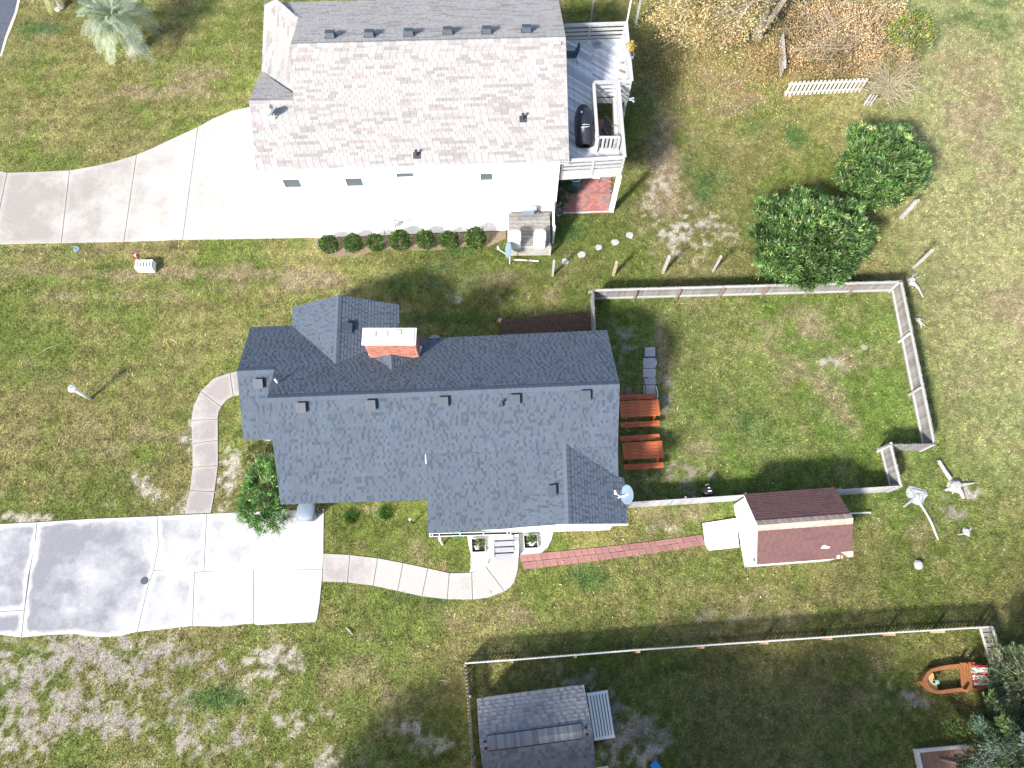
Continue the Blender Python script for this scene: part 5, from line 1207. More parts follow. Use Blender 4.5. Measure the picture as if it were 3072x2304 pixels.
# ---- worn concrete pads in a row
def pad(poly, z, name, mat, label, cat, group=None, seed=0, wob=.0):
    rnd = random.Random(seed); P = []
    for i in range(len(poly)):
        a, b = poly[i], poly[(i+1) % len(poly)]
        for k in range(4):
            q = lerp(a, b, k/4); P.append((q.x+rnd.uniform(-wob,wob), q.y+rnd.uniform(-wob,wob)))
    A = sum(P[i][0]*P[(i+1) % len(P)][1]-P[(i+1) % len(P)][0]*P[i][1] for i in range(len(P)))
    if A < 0: P.reverse()
    cx = sum(p[0] for p in P)/len(P); cy = sum(p[1] for p in P)/len(P)
    mb = MB(); Q = inset(P, .02); n = len(P)
    mb.add([(p[0],p[1],-.03) for p in P]+[(p[0],p[1],z-.012) for p in P]+[(p[0],p[1],z) for p in Q], [(i,(i+1)%n,n+(i+1)%n,n+i) for i in range(n)]+[(n+i,n+(i+1)%n,2*n+(i+1)%n,2*n+i) for i in range(n)]+[tuple(range(2*n,3*n))])
    NOGRASS.append(P); return mb.obj(name, mat, origin=(cx,cy,0), label=label, cat=cat, group=group)
gp_ = 'worn pale pads in the back yard'
pad([Z6(388,95),Z6(525,88),Z6(527,212),Z6(385,218)], .05, 'stepping_pad', m_stone, 'pale square pad with a dark frame at the north end of the pad row', 'paving slab', gp_, 1, .01)
MB().beam(Z6(383,100,.055), Z6(383,218,.055), .035, .05).beam(Z6(383,216,.055), Z6(530,212,.055), .035, .05).beam(Z6(529,90,.055), Z6(529,212,.055), .03, .05).obj('metal_edging', m_dark, origin=Z6(383,216), label='dark edging round the northernmost pale pad', cat='edging')
pad([Z6(372,225),Z6(528,222),Z6(542,290),Z6(522,352),Z6(368,350),Z6(364,290)], .05, 'stepping_pad', m_stone, 'pale ragged pad, second from the north in the pad row', 'paving slab', gp_, 2, .022)
pad([Z6(370,362),Z6(525,358),Z6(530,400),Z6(518,458),Z6(372,478),Z6(366,420)], .05, 'stepping_pad', m_stone, 'pale ragged pad in the middle of the pad row', 'paving slab', gp_, 3, .022)
q = pad([Z6(385,486),Z6(525,462),Z6(527,553),Z6(388,556)], .05, 'stepping_pad', m_stone, 'pale pad carrying a small square block, fourth from the north', 'paving slab', gp_, 4, .012)
pad([Z6(400,566),Z6(522,562),Z6(524,690),Z6(402,690)], .05, 'stepping_pad', m_stone, 'pale pad touching the northern picnic table bench', 'paving slab', gp_, 5, .01)
c = Z6(468,495); bt = thing('stone_block', (c.x,c.y,.05), label='small square stone block with a dark groove on the fourth pale pad', cat='block')
MB().box((c.x,c.y,.075), (.27,.26,.05)).obj('block', m_stone, bt); MB().tube([(c.x-.05,c.y+.02,.103),(c.x,c.y+.045,.103),(c.x+.05,c.y+.02,.103)], .008, 6).obj('groove', m_dark, bt)
MB().beam(Z6(383,570,.03), Z6(383,665,.03), .06, .05).obj('edging_stone', m_bleached, origin=Z6(383,620), label='narrow pale edging strip left of the southernmost pad', cat='edging')
MB().tube([Z6(533,575,.04), Z6(548,640,.04), Z6(552,700,.04), Z6(545,725,.04)], .025, 6).obj('white_strip', m_white, origin=Z6(548,640), label='thin white curved strip right of the northern picnic bench', cat='strip')
for i, (x, y) in enumerate(((460,602),(602,540),(750,480),(890,435),(1020,372))):
    c = G(C(2,1,x,y)); rnd = random.Random(50+i); P = []
    for k in range(7):
        a = k*2*PI/7+rnd.uniform(-.25,.25); r = .20*rnd.uniform(.82,1.15); P.append(Vector((c.x+r*math.cos(a)*1.1, c.y+r*math.sin(a), 0)))
    pad(P, .03, 'stepping_stone', m_stone, ['stepping stone nearest the air conditioner screen', 'second stepping stone from the air conditioner screen', 'middle stepping stone of the five', 'fourth stepping stone, next to last before the bare sand', 'stepping stone farthest from the screen, closest to the bare sand'][i], 'stepping stone', 'stepping stones from the platform to the bare sand', i, .008)
# ---- red paver path
pp2 = thing('paver_path', (7, 6, 0), kind='structure')
pA, pB, pC, pD = c22(65,1476), c22(1640,1302), c22(1672,1390), c22(88,1606)
N_ = 27; s_ = .0
def pathpt(u, v):
    top = lerp(pA, pB, u) + Vector((0, -.10*math.sin(u*PI)*0.6, 0)); bot = lerp(pD, pC, u) + Vector((0,-.10*math.sin(u*PI)*.6,0)); return lerp(top, bot, v)
for r in range(2):
    for i in range(N_):
        u0, u1 = (i+.02)/N_, (i+.98)/N_; v0, v1 = (.015, .485) if r == 0 else (.515, .985)
        if r == 1: u0 += .008; u1 += .008
        q = [pathpt(u0,v1), pathpt(u1,v1), pathpt(u1,v0), pathpt(u0,v0)]; q = [p+Vector((random.uniform(-.008,.008), random.uniform(-.008,.008), 0)) for p in q]; cc = sum(q, Vector())/4; rnd = random.uniform(-.006,.006)
        MB().prism([(p.x,p.y) for p in q], -.02, .03+rnd).obj('paver', m_paver, pp2, origin=(cc.x,cc.y,0))
NOGRASS.append([(p.x,p.y) for p in (pA,pB,pC,pD)])
# ---- white gravel beds with square planters
for poly, nm in (([(675,240),(1060,228),(1062,600),(985,765),(930,800),(715,868),(738,800),(735,560),(700,400)], 'l'), ([(1525,185),(2105,178),(2060,340),(2005,450),(1900,545),(1552,577),(1530,550)], 'r')):
    P = [Z5(*p) for p in poly]; pl = [(p.x,p.y) for p in P]; NOGRASS.append(pl)
    gb = thing('gravel_bed', (sum(p[0] for p in pl)/len(pl), sum(p[1] for p in pl)/len(pl), 0), kind='structure')
    MB().prism(pl[::-1] if sum(pl[i][0]*pl[(i+1)%len(pl)][1]-pl[(i+1)%len(pl)][0]*pl[i][1] for i in range(len(pl)))<0 else pl, -.05, .008).obj('bed', pmat('pale_sand_bed', (.40,.36,.33), .2, 8, .95, .5, 50, fine=.3), gb)
    xs = [p[0] for p in pl]; ys = [p[1] for p in pl]; n = 9000; x = RNG.uniform(min(xs),max(xs),n); y = RNG.uniform(min(ys),max(ys),n); k = in_poly(x,y,pl); x, y = x[k], y[k]; n = len(x)
    r = RNG.uniform(.012,.028,n); th = RNG.uniform(0,PI,n); V = np.zeros((n,6,3)); 
    for j in range(5):
        a = th + j*2*PI/5; V[:,j,0] = x+r*np.cos(a); V[:,j,1] = y+r*np.sin(a)*.8; V[:,j,2] = .006+RNG.uniform(0,.01,n)
    V[:,5,0] = x; V[:,5,1] = y; V[:,5,2] = .01+r*.9
    base = (np.arange(n)*6)[:,None]; tri = np.stack([np.stack([base[:,0]+j, base[:,0]+(j+1)%5, base[:,0]+5],1) for j in range(5)],1).reshape(-1)
    g = RNG.uniform(.32,.85,n); warm = RNG.uniform(-.04,.05,n); colr = np.stack([g+warm, g, g-warm*.7],1)
    o = np_mesh('pebbles', V.reshape(-1,3), tri, 3, m_gravel, np.repeat(colr,6,0), gb, W[gb.name]); tag(o, kind='stuff')
def leafmesh(name, P, D, Ld, Wd, colr, mat, parent=None, origin=(0,0,0), fold=.15, seed=0):
    """many leaves in one mesh: base P, direction D, length Ld, width Wd"""
    rg = np.random.default_rng(seed); n = len(P); D = D/np.maximum(np.linalg.norm(D,axis=1,keepdims=True),1e-6)
    A = rg.normal(size=(n,3)); A[:,2] += 1.2; Sd = np.cross(D, A); Sd /= np.maximum(np.linalg.norm(Sd,axis=1,keepdims=True),1e-6); Nn = np.cross(Sd, D)
    Ld = np.asarray(Ld).reshape(-1,1)*np.ones((n,1)); Wd = np.asarray(Wd).reshape(-1,1)*np.ones((n,1))
    V = np.stack([P, P+D*Ld*.45+Sd*Wd*.5+Nn*Wd*fold, P+D*Ld-Nn*Wd*fold*1.5, P+D*Ld*.45-Sd*Wd*.5+Nn*Wd*fold], 1).reshape(-1,3)
    idx = np.arange(4*n)
    return np_mesh(name, V, idx, 4, mat, np.repeat(colr,4,0), parent, origin)
def palette(n, cols, wts, rg, var=.18):
    c = np.array(cols)[rg.choice(len(cols), n, p=np.array(wts)/sum(wts))]
    return np.clip(c*(1+rg.uniform(-var,var,(n,1)))*(1+rg.uniform(-.06,.06,(n,3))), 0, 1)
def crown(name, c, R, ncl, per, L, Wd, cols, wts, seed, mat=m_leaf, parent=None, zmin=-.35, spread=.12, lump=.22, inner=.35, up=.55, origin=None, sparse=None):
    rg = np.random.default_rng(seed); n = ncl*2; d = rg.normal(size=(n,3)); d /= np.linalg.norm(d,axis=1,keepdims=True); d = d[d[:,2] > zmin][:ncl]; n = len(d); patchy = fbm(d[:,0]*2+seed*3, d[:,1]*2, .8, 2, 1)
    lm = fbm(d[:,0]*3+seed, d[:,1]*3+d[:,2]*2, 1.1, 3, seed % 4)
    rad = 1-lump+2*lump*(lm-.15); rad = rad*np.where(rg.random(n) < inner, rg.uniform(.55,.92,n), np.where(rg.random(n) < .16, rg.uniform(1.03,1.16,n), 1.))
    P = np.array(c)+d*rad[:,None]*np.array(R)
    P = np.repeat(P, per, 0); dd = np.repeat(d, per, 0); m = len(P)
    ccol = palette(n, cols, wts, rg, .36); ccol = ccol*(.80+.45*sstep(.35,.65,patchy))[:,None]; colr = np.repeat(ccol, per, 0)*(1+rg.uniform(-.22,.22,(m,1)))
    D = dd*.8 + rg.normal(size=(m,3))*.75 + np.array([0,0,up]); D /= np.linalg.norm(D,axis=1,keepdims=True)
    P = P + rg.normal(size=(m,3))*spread*.5 + D*L*.1
    P[:,2] = np.maximum(P[:,2], .04)
    return leafmesh(name, P, D, L*rg.uniform(.7,1.25,m), Wd*rg.uniform(.75,1.2,m), colr, mat, parent, origin if origin is not None else (0,0,0), seed=seed)
def twigs(name, base, tips, r, mat, parent=None, sag=.0, origin=None, kind=None, bend=.15, seed=0, n=5):
    rnd = random.Random(seed); mb = MB()
    for t in tips:
        b = Vector(base) if not isinstance(base, list) else Vector(rnd.choice(base)); t = Vector(t); L = (t-b).length; pts = []
        off = Vector((rnd.uniform(-1,1), rnd.uniform(-1,1), rnd.uniform(-.3,1)))*bend*L
        for k in range(n):
            s = k/(n-1); pts.append(lerp(b,t,s) + off*math.sin(s*PI) - Vector((0,0,sag*s*s*L)))
        mb.tube(pts, [max(.004, r*(1-.8*k/(n-1))) for k in range(n)], 5)
    return mb.obj(name, mat, parent, origin=origin, kind=kind)
GREEN = [(.085,.165,.042),(.125,.225,.065),(.04,.09,.024),(.21,.31,.12),(.30,.34,.11)]
def hash_(s): return sum(ord(c)*(i+1) for i, c in enumerate(s)) % 9973
# planters
for q, nm, lab in (([(745,318),(968,310),(975,535),(757,545)], 'a', 'square planter box with white rocks and leafy plants left of the porch steps'), ([(1607,258),(1828,248),(1848,470),(1622,480)], 'b', 'square planter box with white rocks and leafy plants right of the porch steps')):
    P = [Z5(*p) for p in q]; cc = sum(P, Vector())/4; t = thing('planter', cc, label=lab, cat='planter')
    for i in range(4): a, b = P[i], P[(i+1)%4]; MB().beam(a+Vector((0,0,.09)), b+Vector((0,0,.09)), .028, .18).obj('planter_board', m_picket_pale, t)
    MB().prism([(p.x,p.y) for p in P[::-1]], 0, .08).obj('soil', pmat('dark_soil', (.03,.018,.02), .3, 8, .95, .5, 40, fine=.3), t)
    rs = MB()
    for i in range(16):
        p = cc+Vector((random.uniform(-.12,.12)*(1 if nm=='a' else 1.2)-(.06 if nm=='a' else -.04), random.uniform(-.16,.02), .1)); r = random.uniform(.03,.055)
        rs.lathe(p, [(r*.6,-r*.5),(r,0),(r*.55,r*.5)], 7, sx=random.uniform(.7,1.4))
    rs.obj('rocks', m_white, t, kind='stuff')
    sh = thing('leafy_plant', cc+Vector((.03,.08,.08)), label='small leafy plant growing in the %s planter' % ('left hand' if nm=='a' else 'right hand'), cat='plant')
    crown('leaves', (cc.x+.03,cc.y+.10,.16), (.15,.13,.14), 34, 7, .09, .045, [(.10,.17,.05),(.18,.24,.10),(.06,.11,.03),(.22,.19,.07)], [4,3,3,1], 60 if nm=='a' else 61, parent=sh, origin=W[sh.name], zmin=-.2)
# green hose coil below the gutter
c = Z5(500,290); pts = []
for i in range(90): a = i*.42; pts.append((c.x+.02+(.24+.008*i/9)*math.cos(a)*(1.15), c.y+.10+(.13+.05*math.sin(i*.9)*.3)*math.sin(a), .04+.03*math.sin(i*1.7)+.001*i))
MB().tube(pts, .011, 6).obj('garden_hose', m_hose, origin=(c.x,c.y,0), label='coiled green garden hose under the gutter beside the left gravel bed', cat='hose')
# ---- kettle barbecue by the fence
c = G(C(2,2,1697,930), .8); kb = thing('kettle_barbecue', (c.x,c.y,0), label='round black kettle barbecue standing by the low board fence', cat='barbecue')
MB().lathe((c.x,c.y,0), [(.08,.48),(.22,.55),(.28,.68),(.285,.74)], 28).obj('bowl', m_black, kb, smooth=True)
MB().lathe((c.x,c.y,.745), [(.29,0),(.29,.02),(.26,.09),(.18,.16),(.06,.20)], 28).obj('lid', m_black, kb, smooth=True)
MB().box((c.x+.02,c.y+.0,.955), (.15,.05,.03)).obj('lid_handle', m_white, kb); MB().lathe((c.x+.01,c.y+.13,.905), [(.05,0),(.05,.015)], 14).obj('vent_disc', m_white, kb)
MB().tube([(c.x-.1,c.y+.31,.74),(c.x+.02,c.y+.35,.74),(c.x+.12,c.y+.31,.74)], .015, 6).obj('hook_handle', m_bleached, kb)
for a in (90,210,330): MB().tube([(c.x+.15*math.cos(math.radians(a)),c.y+.15*math.sin(math.radians(a)),.55),(c.x+.32*math.cos(math.radians(a)),c.y+.32*math.sin(math.radians(a)),0)], .014, 6).obj('leg', m_dark, kb)
for px, lab in ((C(2,2,1330,1000),'small pale bottle on the ground inside the low board fence'), (C(2,2,1570,985),'small dark and pale jar inside the low board fence near the kettle barbecue')):
    c = G(px, .1); MB().lathe((c.x,c.y+.06,0), [(.05,0),(.055,.12),(.03,.16),(.03,.2)], 12).lathe((c.x+.1,c.y+.05,0), [(.04,0),(.04,.07)], 10).obj('bottle', m_bleached, origin=(c.x,c.y,0), label=lab, cat='bottle')
# ---- grey bin under the roof corner
c = G(C(1,2,425,1120), 1.0); bn_ = thing('trash_bin', (c.x,c.y+.12,0), label='large grey domed bin half under the roof at the corner of the drive', cat='bin')
MB().lathe((c.x,c.y+.12,0), [(.30,0),(.36,.85),(.37,.92)], 28, sq=.25).obj('body', m_bin, bn_, smooth=True)
MB().lathe((c.x,c.y+.12,.92), [(.40,0),(.405,.05),(.36,.08),(.30,.12),(.02,.13)], 28, sq=.25, sy=1.05).obj('lid', m_bin, bn_, smooth=True)
MB().box((c.x+.44,c.y+.25,.45), (.16,.12,.9)).obj('box', m_dark, origin=(c.x+.44,c.y+.25,0), label='narrow dark box behind the grey domed bin', cat='box')
# ---- white lamp post on the front lawn
g, h = vert(C(0,2,780,130), C(0,2,612,50)); lp = thing('lamp_post', g, label='white lamp post standing alone on the western lawn', cat='lamp post')
MB().tube([g, g+Vector((0,0,h-.2))], .075, 14).obj('post', m_white, lp, smooth=True)
MB().lathe(g+Vector((0,0,h-.22)), [(.08,0),(.15,.06),(.17,.2),(.16,.22)], 16).obj('lantern', m_white, lp); MB().lathe(g+Vector((0,0,h)), [(.19,0),(.15,.05),(.03,.12)], 16).obj('cap', m_white, lp)
MB().lathe(g+Vector((.01,.0,h+.12)), [(.03,0),(.035,.03),(.012,.05)], 10).obj('finial', m_dark, lp)
# ---- white slatted crate and red windmill
Z8 = lambda x, y, z=0: G(Z(340,720,160/2212,x,y), z)
zc = .42; q0, q1, q2, q3 = Z8(880,1175,zc), Z8(1600,1190,zc), Z8(1625,810,zc), Z8(905,820,zc)
ct = thing('well_cover', (q0+q2)/2-Vector((0,0,zc)), label='white slatted wooden well cover on the lawn south of the northern drive', cat='crate')
ctr = (q0+q2)/2
for i in range(6):
    t0, t1 = (i/6)+.03, ((i+1)/6)-.03
    a, b, c_, d = lerp(q0,q1,t0), lerp(q0,q1,t1), lerp(q3,q2,t1), lerp(q3,q2,t0)
    MB().prism([(p.x,p.y) for p in (lerp(a,d,.22),lerp(b,c_,.22),lerp(b,c_,.8),lerp(a,d,.8))], zc-.03, zc).obj('slat', m_white, ct)
for k in (0,.8): MB().prism([(p.x,p.y) for p in (lerp(q0,q3,k),lerp(q1,q2,k),lerp(q1,q2,k+.2),lerp(q0,q3,k+.2))], zc-.03, zc+.002).obj('end_board', m_white, ct)
for a, b in ((q0,q1),(q1,q2),(q2,q3),(q3,q0)):
    for zz in (.08,.20,.32): MB().beam(Vector((a.x,a.y,zz)), Vector((b.x,b.y,zz)), .03, .095).obj('side_board', m_white, ct)
MB().prism([(p.x,p.y) for p in (q0,q1,q2,q3)], .0, .12).obj('liner', m_black, ct)
NOGRASS.append([(p.x,p.y) for p in (q0,q1,q2,q3)])
wt, hh = ctr.copy(), 1.2; wm = thing('garden_windmill', (wt.x,wt.y,zc), label='small dark red garden windmill on thin legs standing over the white well cover', cat='windmill')
for sx, sy in ((-1,-1),(1,-1),(1,1),(-1,1)):
    MB().tube([(wt.x+sx*.22-.02, wt.y+sy*.17, zc), (wt.x+sx*.06, wt.y+sy*.06, hh)], .011, 6).obj('leg', m_dark, wm)
MB().box((wt.x,wt.y,hh), (.27,.24,.03)).obj('platform', m_red, wm); MB().box((wt.x,wt.y,hh+.07), (.12,.12,.12)).obj('housing', m_bleached, wm)
for sx in (-1,1): MB().box((wt.x+sx*.12,wt.y,hh+.03), (.03,.24,.07)).obj('side_rail', m_red, wm)
MB().tube([(wt.x,wt.y,hh+.1),(wt.x-.08,wt.y+.22,hh+.14)], .012, 6).obj('shaft', m_red, wm)
hc = Vector((wt.x-.1,wt.y+.24,hh+.14))
for k in range(8):
    a = k*PI/4; u_ = Vector((.9,.35,0)).normalized(); w_ = Vector((0,0,1)); d = u_*math.cos(a)+w_*math.sin(a)
    MB().beam(hc+d*.03, hc+d*.17, .012, .05, up=(u_*-math.sin(a)+w_*math.cos(a))).obj('blade', m_post_brown, wm)
MB().lathe((wt.x-.14,wt.y+.06,hh+.02), [(.06,0),(.07,.05),(.03,.09)], 12).obj('red_cap', m_red, wm)
# blue valve cover, clean-out pipe
c = G(C(0,1,662,494)); MB().lathe((c.x,c.y,0), [(.175,0),(.175,.03),(.15,.04)], 22).lathe((c.x-.02,c.y,.04), [(.03,0),(.03,.012)], 10, m=1).obj('valve_cover', [m_dish, m_black], origin=(c.x,c.y,0), label='round blue grey valve cover in the lawn just below the northern drive', cat='valve cover')
g, h = vert(C(1,2,1358,1208), C(1,2,1316,1183)); cp = thing('vent_stub', g, label='short dark vent pipe with pale cap in the lawn between house and walk', cat='pipe')
MB().tube([g, g+Vector((0,0,max(h,.35)))], .045, 10).obj('pipe', m_dark, cp); MB().box(g+Vector((0,0,max(h,.35)+.01)), (.11,.11,.03)).obj('cap', m_rail, cp)
# ---- plant pot with a white figurine
Zs = lambda x, y, z=0: G(Z(1440,900,240/2212,x,y), z)
c = Zs(545,620,.1); pt_ = thing('flower_pot', (c.x,c.y,0), label='terracotta pot with a small white figurine at the end of the mulch bed', cat='pot')
MB().lathe((c.x,c.y,0), [(.055,0),(.08,.16),(.09,.16),(.09,.19),(.07,.19)], 16).obj('pot', m_terra, pt_)
MB().lathe((c.x-.09,c.y+.05,0), [(.05,0),(.07,.13),(.06,.14)], 14).obj('small_pot', m_terra, pt_)
fg = thing('figurine', (c.x,c.y,.19), label='small white figurine with open wings standing in the terracotta pot', cat='figurine')
for s in (-1,1): MB().beam((c.x+.01,c.y,.2), (c.x+.055*s+.02,c.y+.06,.42), .045, .03).obj('wing', m_white, fg)
MB().lathe((c.x,c.y,.19), [(.03,0),(.035,.08),(.02,.16),(.028,.2),(.01,.24)], 10).obj('body', m_white, fg)
# mulch bed behind the slate blue house
mb_ = [Zs(560,520),Zs(900,530),Zs(1500,455),Zs(2212,390),G(C(2,1,620,1035)),G(C(2,1,700,1060)),G(C(2,1,700,1300)),Zs(1800,1200),Zs(500,1200),Zs(530,720)]
MB().prism([(p.x,p.y) for p in mb_[::-1]], -.05, .02).obj('mulch_bed', m_mulch, origin=mb_[0], kind='structure'); NOGRASS.append([(p.x,p.y) for p in mb_])
n = 7000; xs = [p.x for p in mb_]; ys = [p.y for p in mb_]; x = RNG.uniform(min(xs),max(xs),n); y = RNG.uniform(min(ys),max(ys),n); k = in_poly(x,y,[(p.x,p.y) for p in mb_]); x, y = x[k], y[k]; n = len(x)
o = leafmesh('bark_chips', np.stack([x,y,np.full(n,.022)+RNG.uniform(0,.02,n)],1), np.stack([RNG.normal(size=n),RNG.normal(size=n),RNG.normal(size=n)*.15],1), RNG.uniform(.03,.09,n), .02, palette(n,[(.13,.08,.06),(.20,.13,.09),(.08,.05,.04),(.28,.2,.15)],[4,3,3,1],RNG), m_leaf_dry); tag(o, kind='stuff')
# white rim of a birdbath seen over the roof edge
c = G(Z(1240,960,160/2212,885,720), .45); bb = thing('birdbath', (c.x,c.y-.18,0), label='pale round basin just showing past the north eave east of the chimney', cat='birdbath')
MB().lathe((c.x,c.y-.18,0), [(.16,0),(.10,.08),(.09,.36),(.24,.42),(.31,.48),(.30,.49),(.22,.45),(.02,.43)], 26).obj('basin', m_stone, bb, smooth=True)

# ---- toy boat sandbox
Z7 = lambda x, y, z=0: G(Z(2700,1900,372/1528,x,y), z)
zb = .34; bt = thing('boat_sandbox', Z7(600,560), label='orange brown wooden boat shaped sandbox with pale bow seat and blue wheel', cat='sandbox')
def strip(outer, inner, z0, z1, name, mat, par):
    n = len(outer)
    for i in range(n-1):
        P = [outer[i], outer[i+1], inner[i+1], inner[i]]; pl = [(p.x,p.y) for p in P]
        A = sum(pl[k][0]*pl[(k+1)%4][1]-pl[(k+1)%4][0]*pl[k][1] for k in range(4))
        yield (pl if A > 0 else pl[::-1])
def ring(outer, inner, z0, z1, name, mat):
    mb = MB()
    for pl in strip(outer, inner, z0, z1, name, mat, None): mb.prism(pl, z0, z1)
    cc = sum(outer, Vector())/len(outer); return mb.obj(name, mat, bt, origin=cc)
ring([Z7(480,412,zb),Z7(600,390,zb),Z7(735,378,zb)], [Z7(490,458,zb),Z7(610,440,zb),Z7(745,424,zb)], 0, zb, 'side_board', m_tub)
ring([Z7(565,742,zb),Z7(680,728,zb),Z7(800,712,zb)], [Z7(565,692,zb),Z7(680,680,zb),Z7(790,665,zb)], 0, zb, 'side_board', m_tub)
ring([Z7(262,588,zb),Z7(290,540,zb),Z7(330,480,zb),Z7(385,438,zb),Z7(480,412,zb)], [Z7(330,590,zb),Z7(345,545,zb),Z7(370,500,zb),Z7(410,470,zb),Z7(485,458,zb)], 0, zb+.03, 'bow_board', m_tub)
ring([Z7(262,594,zb),Z7(300,630,zb),Z7(345,685,zb),Z7(410,728,zb),Z7(480,748,zb),Z7(565,742,zb)], [Z7(330,590,zb),Z7(345,620,zb),Z7(370,665,zb),Z7(420,695,zb),Z7(480,705,zb),Z7(565,695,zb)], 0, zb+.03, 'bow_board', m_tub)
MB().prism([(p.x,p.y) for p in (Z7(335,590,.2),Z7(350,640,.2),Z7(385,675,.2),Z7(440,698,.2),Z7(468,695,.2),Z7(450,620,.2),Z7(425,545,.2),Z7(405,485,.2),Z7(365,515,.2))], .16, .20).obj('bow_seat', m_boat_floor, bt)
c = Z7(462,600,.38); MB().lathe((c.x,c.y,.36), [(.07,0),(.09,.02),(.07,.04)], 9).obj('wheel', m_cyan, bt); MB().lathe((c.x-.11,c.y,.3), [(.05,0),(.05,.05)], 10).obj('hub', m_black, bt)
for i in range(4):
    x0 = 745+i*36; a, b, c_, d = Z7(x0+18,700-i*4,.30), Z7(x0+50,697-i*4,.30), Z7(x0+30-8,372,.30), Z7(x0-6,372,.30)
    MB().prism([(p.x,p.y) for p in (a,b,c_,d)], .26, .30).obj('stern_plank', m_tub, bt)
for q in ((770,378),(880,372),(800,705),(935,690)): c = Z7(*q, .4); MB().box((c.x,c.y,.3), (.1,.1,.6)).obj('corner_post', m_tub, bt)
MB().prism([(p.x,p.y) for p in (Z7(800,700,.2),Z7(1050,690,.2),Z7(1020,372,.2),Z7(790,372,.2))], .0, .18).obj('stern_box', m_tub, bt)
cl = thing('striped_cloth', Z7(980,520), label='red and white striped cloth canopy over the stern of the wooden boat', cat='cloth')
for i in range(8):
    y0, y1 = 392+i*31, 392+(i+1)*31; o_ = i*6
    V = []
    for k in range(5):
        for yy in (y0,y1): V.append(Z7(872+o_+k*50, yy+random.uniform(-2,2), .62+.05*math.sin(k*1.5+i)))
    MB().add(V, [(2*k,2*k+1,2*k+3,2*k+2) for k in range(4)]).add([v-Vector((0,0,.01)) for v in V], [(2*k,2*k+2,2*k+3,2*k+1) for k in range(4)]).obj('stripe', m_cloth_r if i in (0,3,6) else m_cloth_w, cl)
# ---- raised bed, bottom right
r0, r1, r2, r3 = Z7(218,1452,.25), Z7(1500,1330,.25), Z7(1600,2000,.25), Z7(345,2020,.25)
rb_ = thing('raised_bed', r0, label='raised bed of pale boards filled with brown bark, partly under the blue green conifer', cat='raised bed')
for _k, (a, b) in enumerate(((r0,r1),(r0,r3),(r1,r2),(r3,r2))):
    a = a-Vector((0,0,.005*(_k % 2))); b = b-Vector((0,0,.005*(_k % 2)))
    d = (b-a).normalized(); MB().beam(a-d*.06-Vector((0,0,.12)), b-Vector((0,0,.12)), .13, .25).obj('bed_board', m_picket_pale, rb_)
MB().prism([(p.x,p.y) for p in (r3,r2,r1,r0)], 0, .14).obj('bark_fill', pmat('bark_fill', (.22,.13,.10), .3, 12, .95, .8, 30, fine=.5), rb_); NOGRASS.append([(p.x,p.y) for p in (r3,r2,r1,r0)])
lg = MB(); a, b = Z7(490,1550,.22), Z7(1000,1690,.2); lg.tube([a, lerp(a,b,.4)+Vector((0,.03,.02)), b], [.05,.045,.06], 8).tube([lerp(a,b,.45), Z7(700,1610,.3), Z7(860,1560,.25)], [.03,.02,.012], 6)
lg.obj('branch', m_post_brown, origin=a, label='dark fallen branch lying on the bark of the raised bed', cat='branch')
# blue board and pale plank at the bottom edge
a, b = G(C(2,3,1215,1612), .05), G(C(2,3,1300,1720), .05); MB().beam(a, b, .32, .05).obj('blue_board', m_blue, origin=a, label='bright blue plastic board at the bottom edge by the sandy patch', cat='board')
a, b = G(C(2,3,715,1668), .3), G(C(2,3,832,1650), .3); MB().beam(a, b, .09, .09).obj('timber', m_picket_pale, origin=a, label='pale timber at the bottom edge beside the grey shed', cat='timber')
# ---- stumps, driftwood, stone
def stump(c, arms, r, h, mat, label, name='stump', cat='stump', seed=0):
    rnd = random.Random(seed); t = thing(name, c, label=label, cat=cat); mb = MB(); n = 12
    rr = [r*rnd.uniform(.8,1.2) for _ in range(n)]
    V = [];
    for k, (f, z) in enumerate(((1.5,0),(1.1,h*.4),(.95,h*.85),(.8,h))):
        for j in range(n): a = 2*PI*j/n; V.append((c.x+rr[j]*f*math.cos(a), c.y+rr[j]*f*math.sin(a), z+rnd.uniform(0,.03)))
    F = [(i*n+j,i*n+(j+1)%n,(i+1)*n+(j+1)%n,(i+1)*n+j) for i in range(3) for j in range(n)]+[tuple(range(3*n,4*n))]
    mb.add(V, F).obj('trunk', mat, t)
    for i, (p, w0, w1) in enumerate(arms):
        p = Vector(p); m_ = lerp(c, p, .5)+Vector((rnd.uniform(-.08,.08), rnd.uniform(-.08,.08), 0)); m_.z = h*.45
        MB().tube([Vector((c.x,c.y,h*.5)), m_, Vector((p.x,p.y,.03))], [w0,(w0+w1)/2,w1], 8).obj('root', mat, t)
    return t
q = lambda x, y: G(C(3,2,x,y))
stump(q(1610,885), [(q(1785,855),.10,.03),(q(1688,990),.13,.07),(q(1525,920),.10,.06),(q(1645,832),.07,.02),(q(1560,1000)*.3+q(1600,930)*.7,.06,.03)], .24, .22, m_bleached, 'bleached white stump with spreading roots east of the maroon roofed shed', seed=1)
MB().tube([q(1465,665)+Vector((0,0,.1)), q(1510,740)+Vector((0,0,.1)), q(1568,830)+Vector((0,0,.12))], [.075,.09,.10], 10).obj('log', m_bleached, origin=q(1510,740), label='bleached log lying north west of the white stump', cat='log')
stump(q(1282,960), [(q(1170,1060),.10,.05),(q(1320,1040),.12,.05)], .30, .07, m_wood_grey_h, 'flat grey stump between the white stump and the maroon roofed shed', seed=2)
MB().tube([q(1310,1030)+Vector((0,0,.03)), q(1370,1130)+Vector((0,0,.04)), q(1410,1200)+Vector((0,0,.03)), q(1445,1290)+Vector((0,0,.03)), q(1470,1350)+Vector((0,0,.02))], [.07,.055,.06,.06,.04], 8).obj('root', m_bleached, origin=q(1370,1130), label='long pale surface root trailing south of the flat grey stump', cat='root')
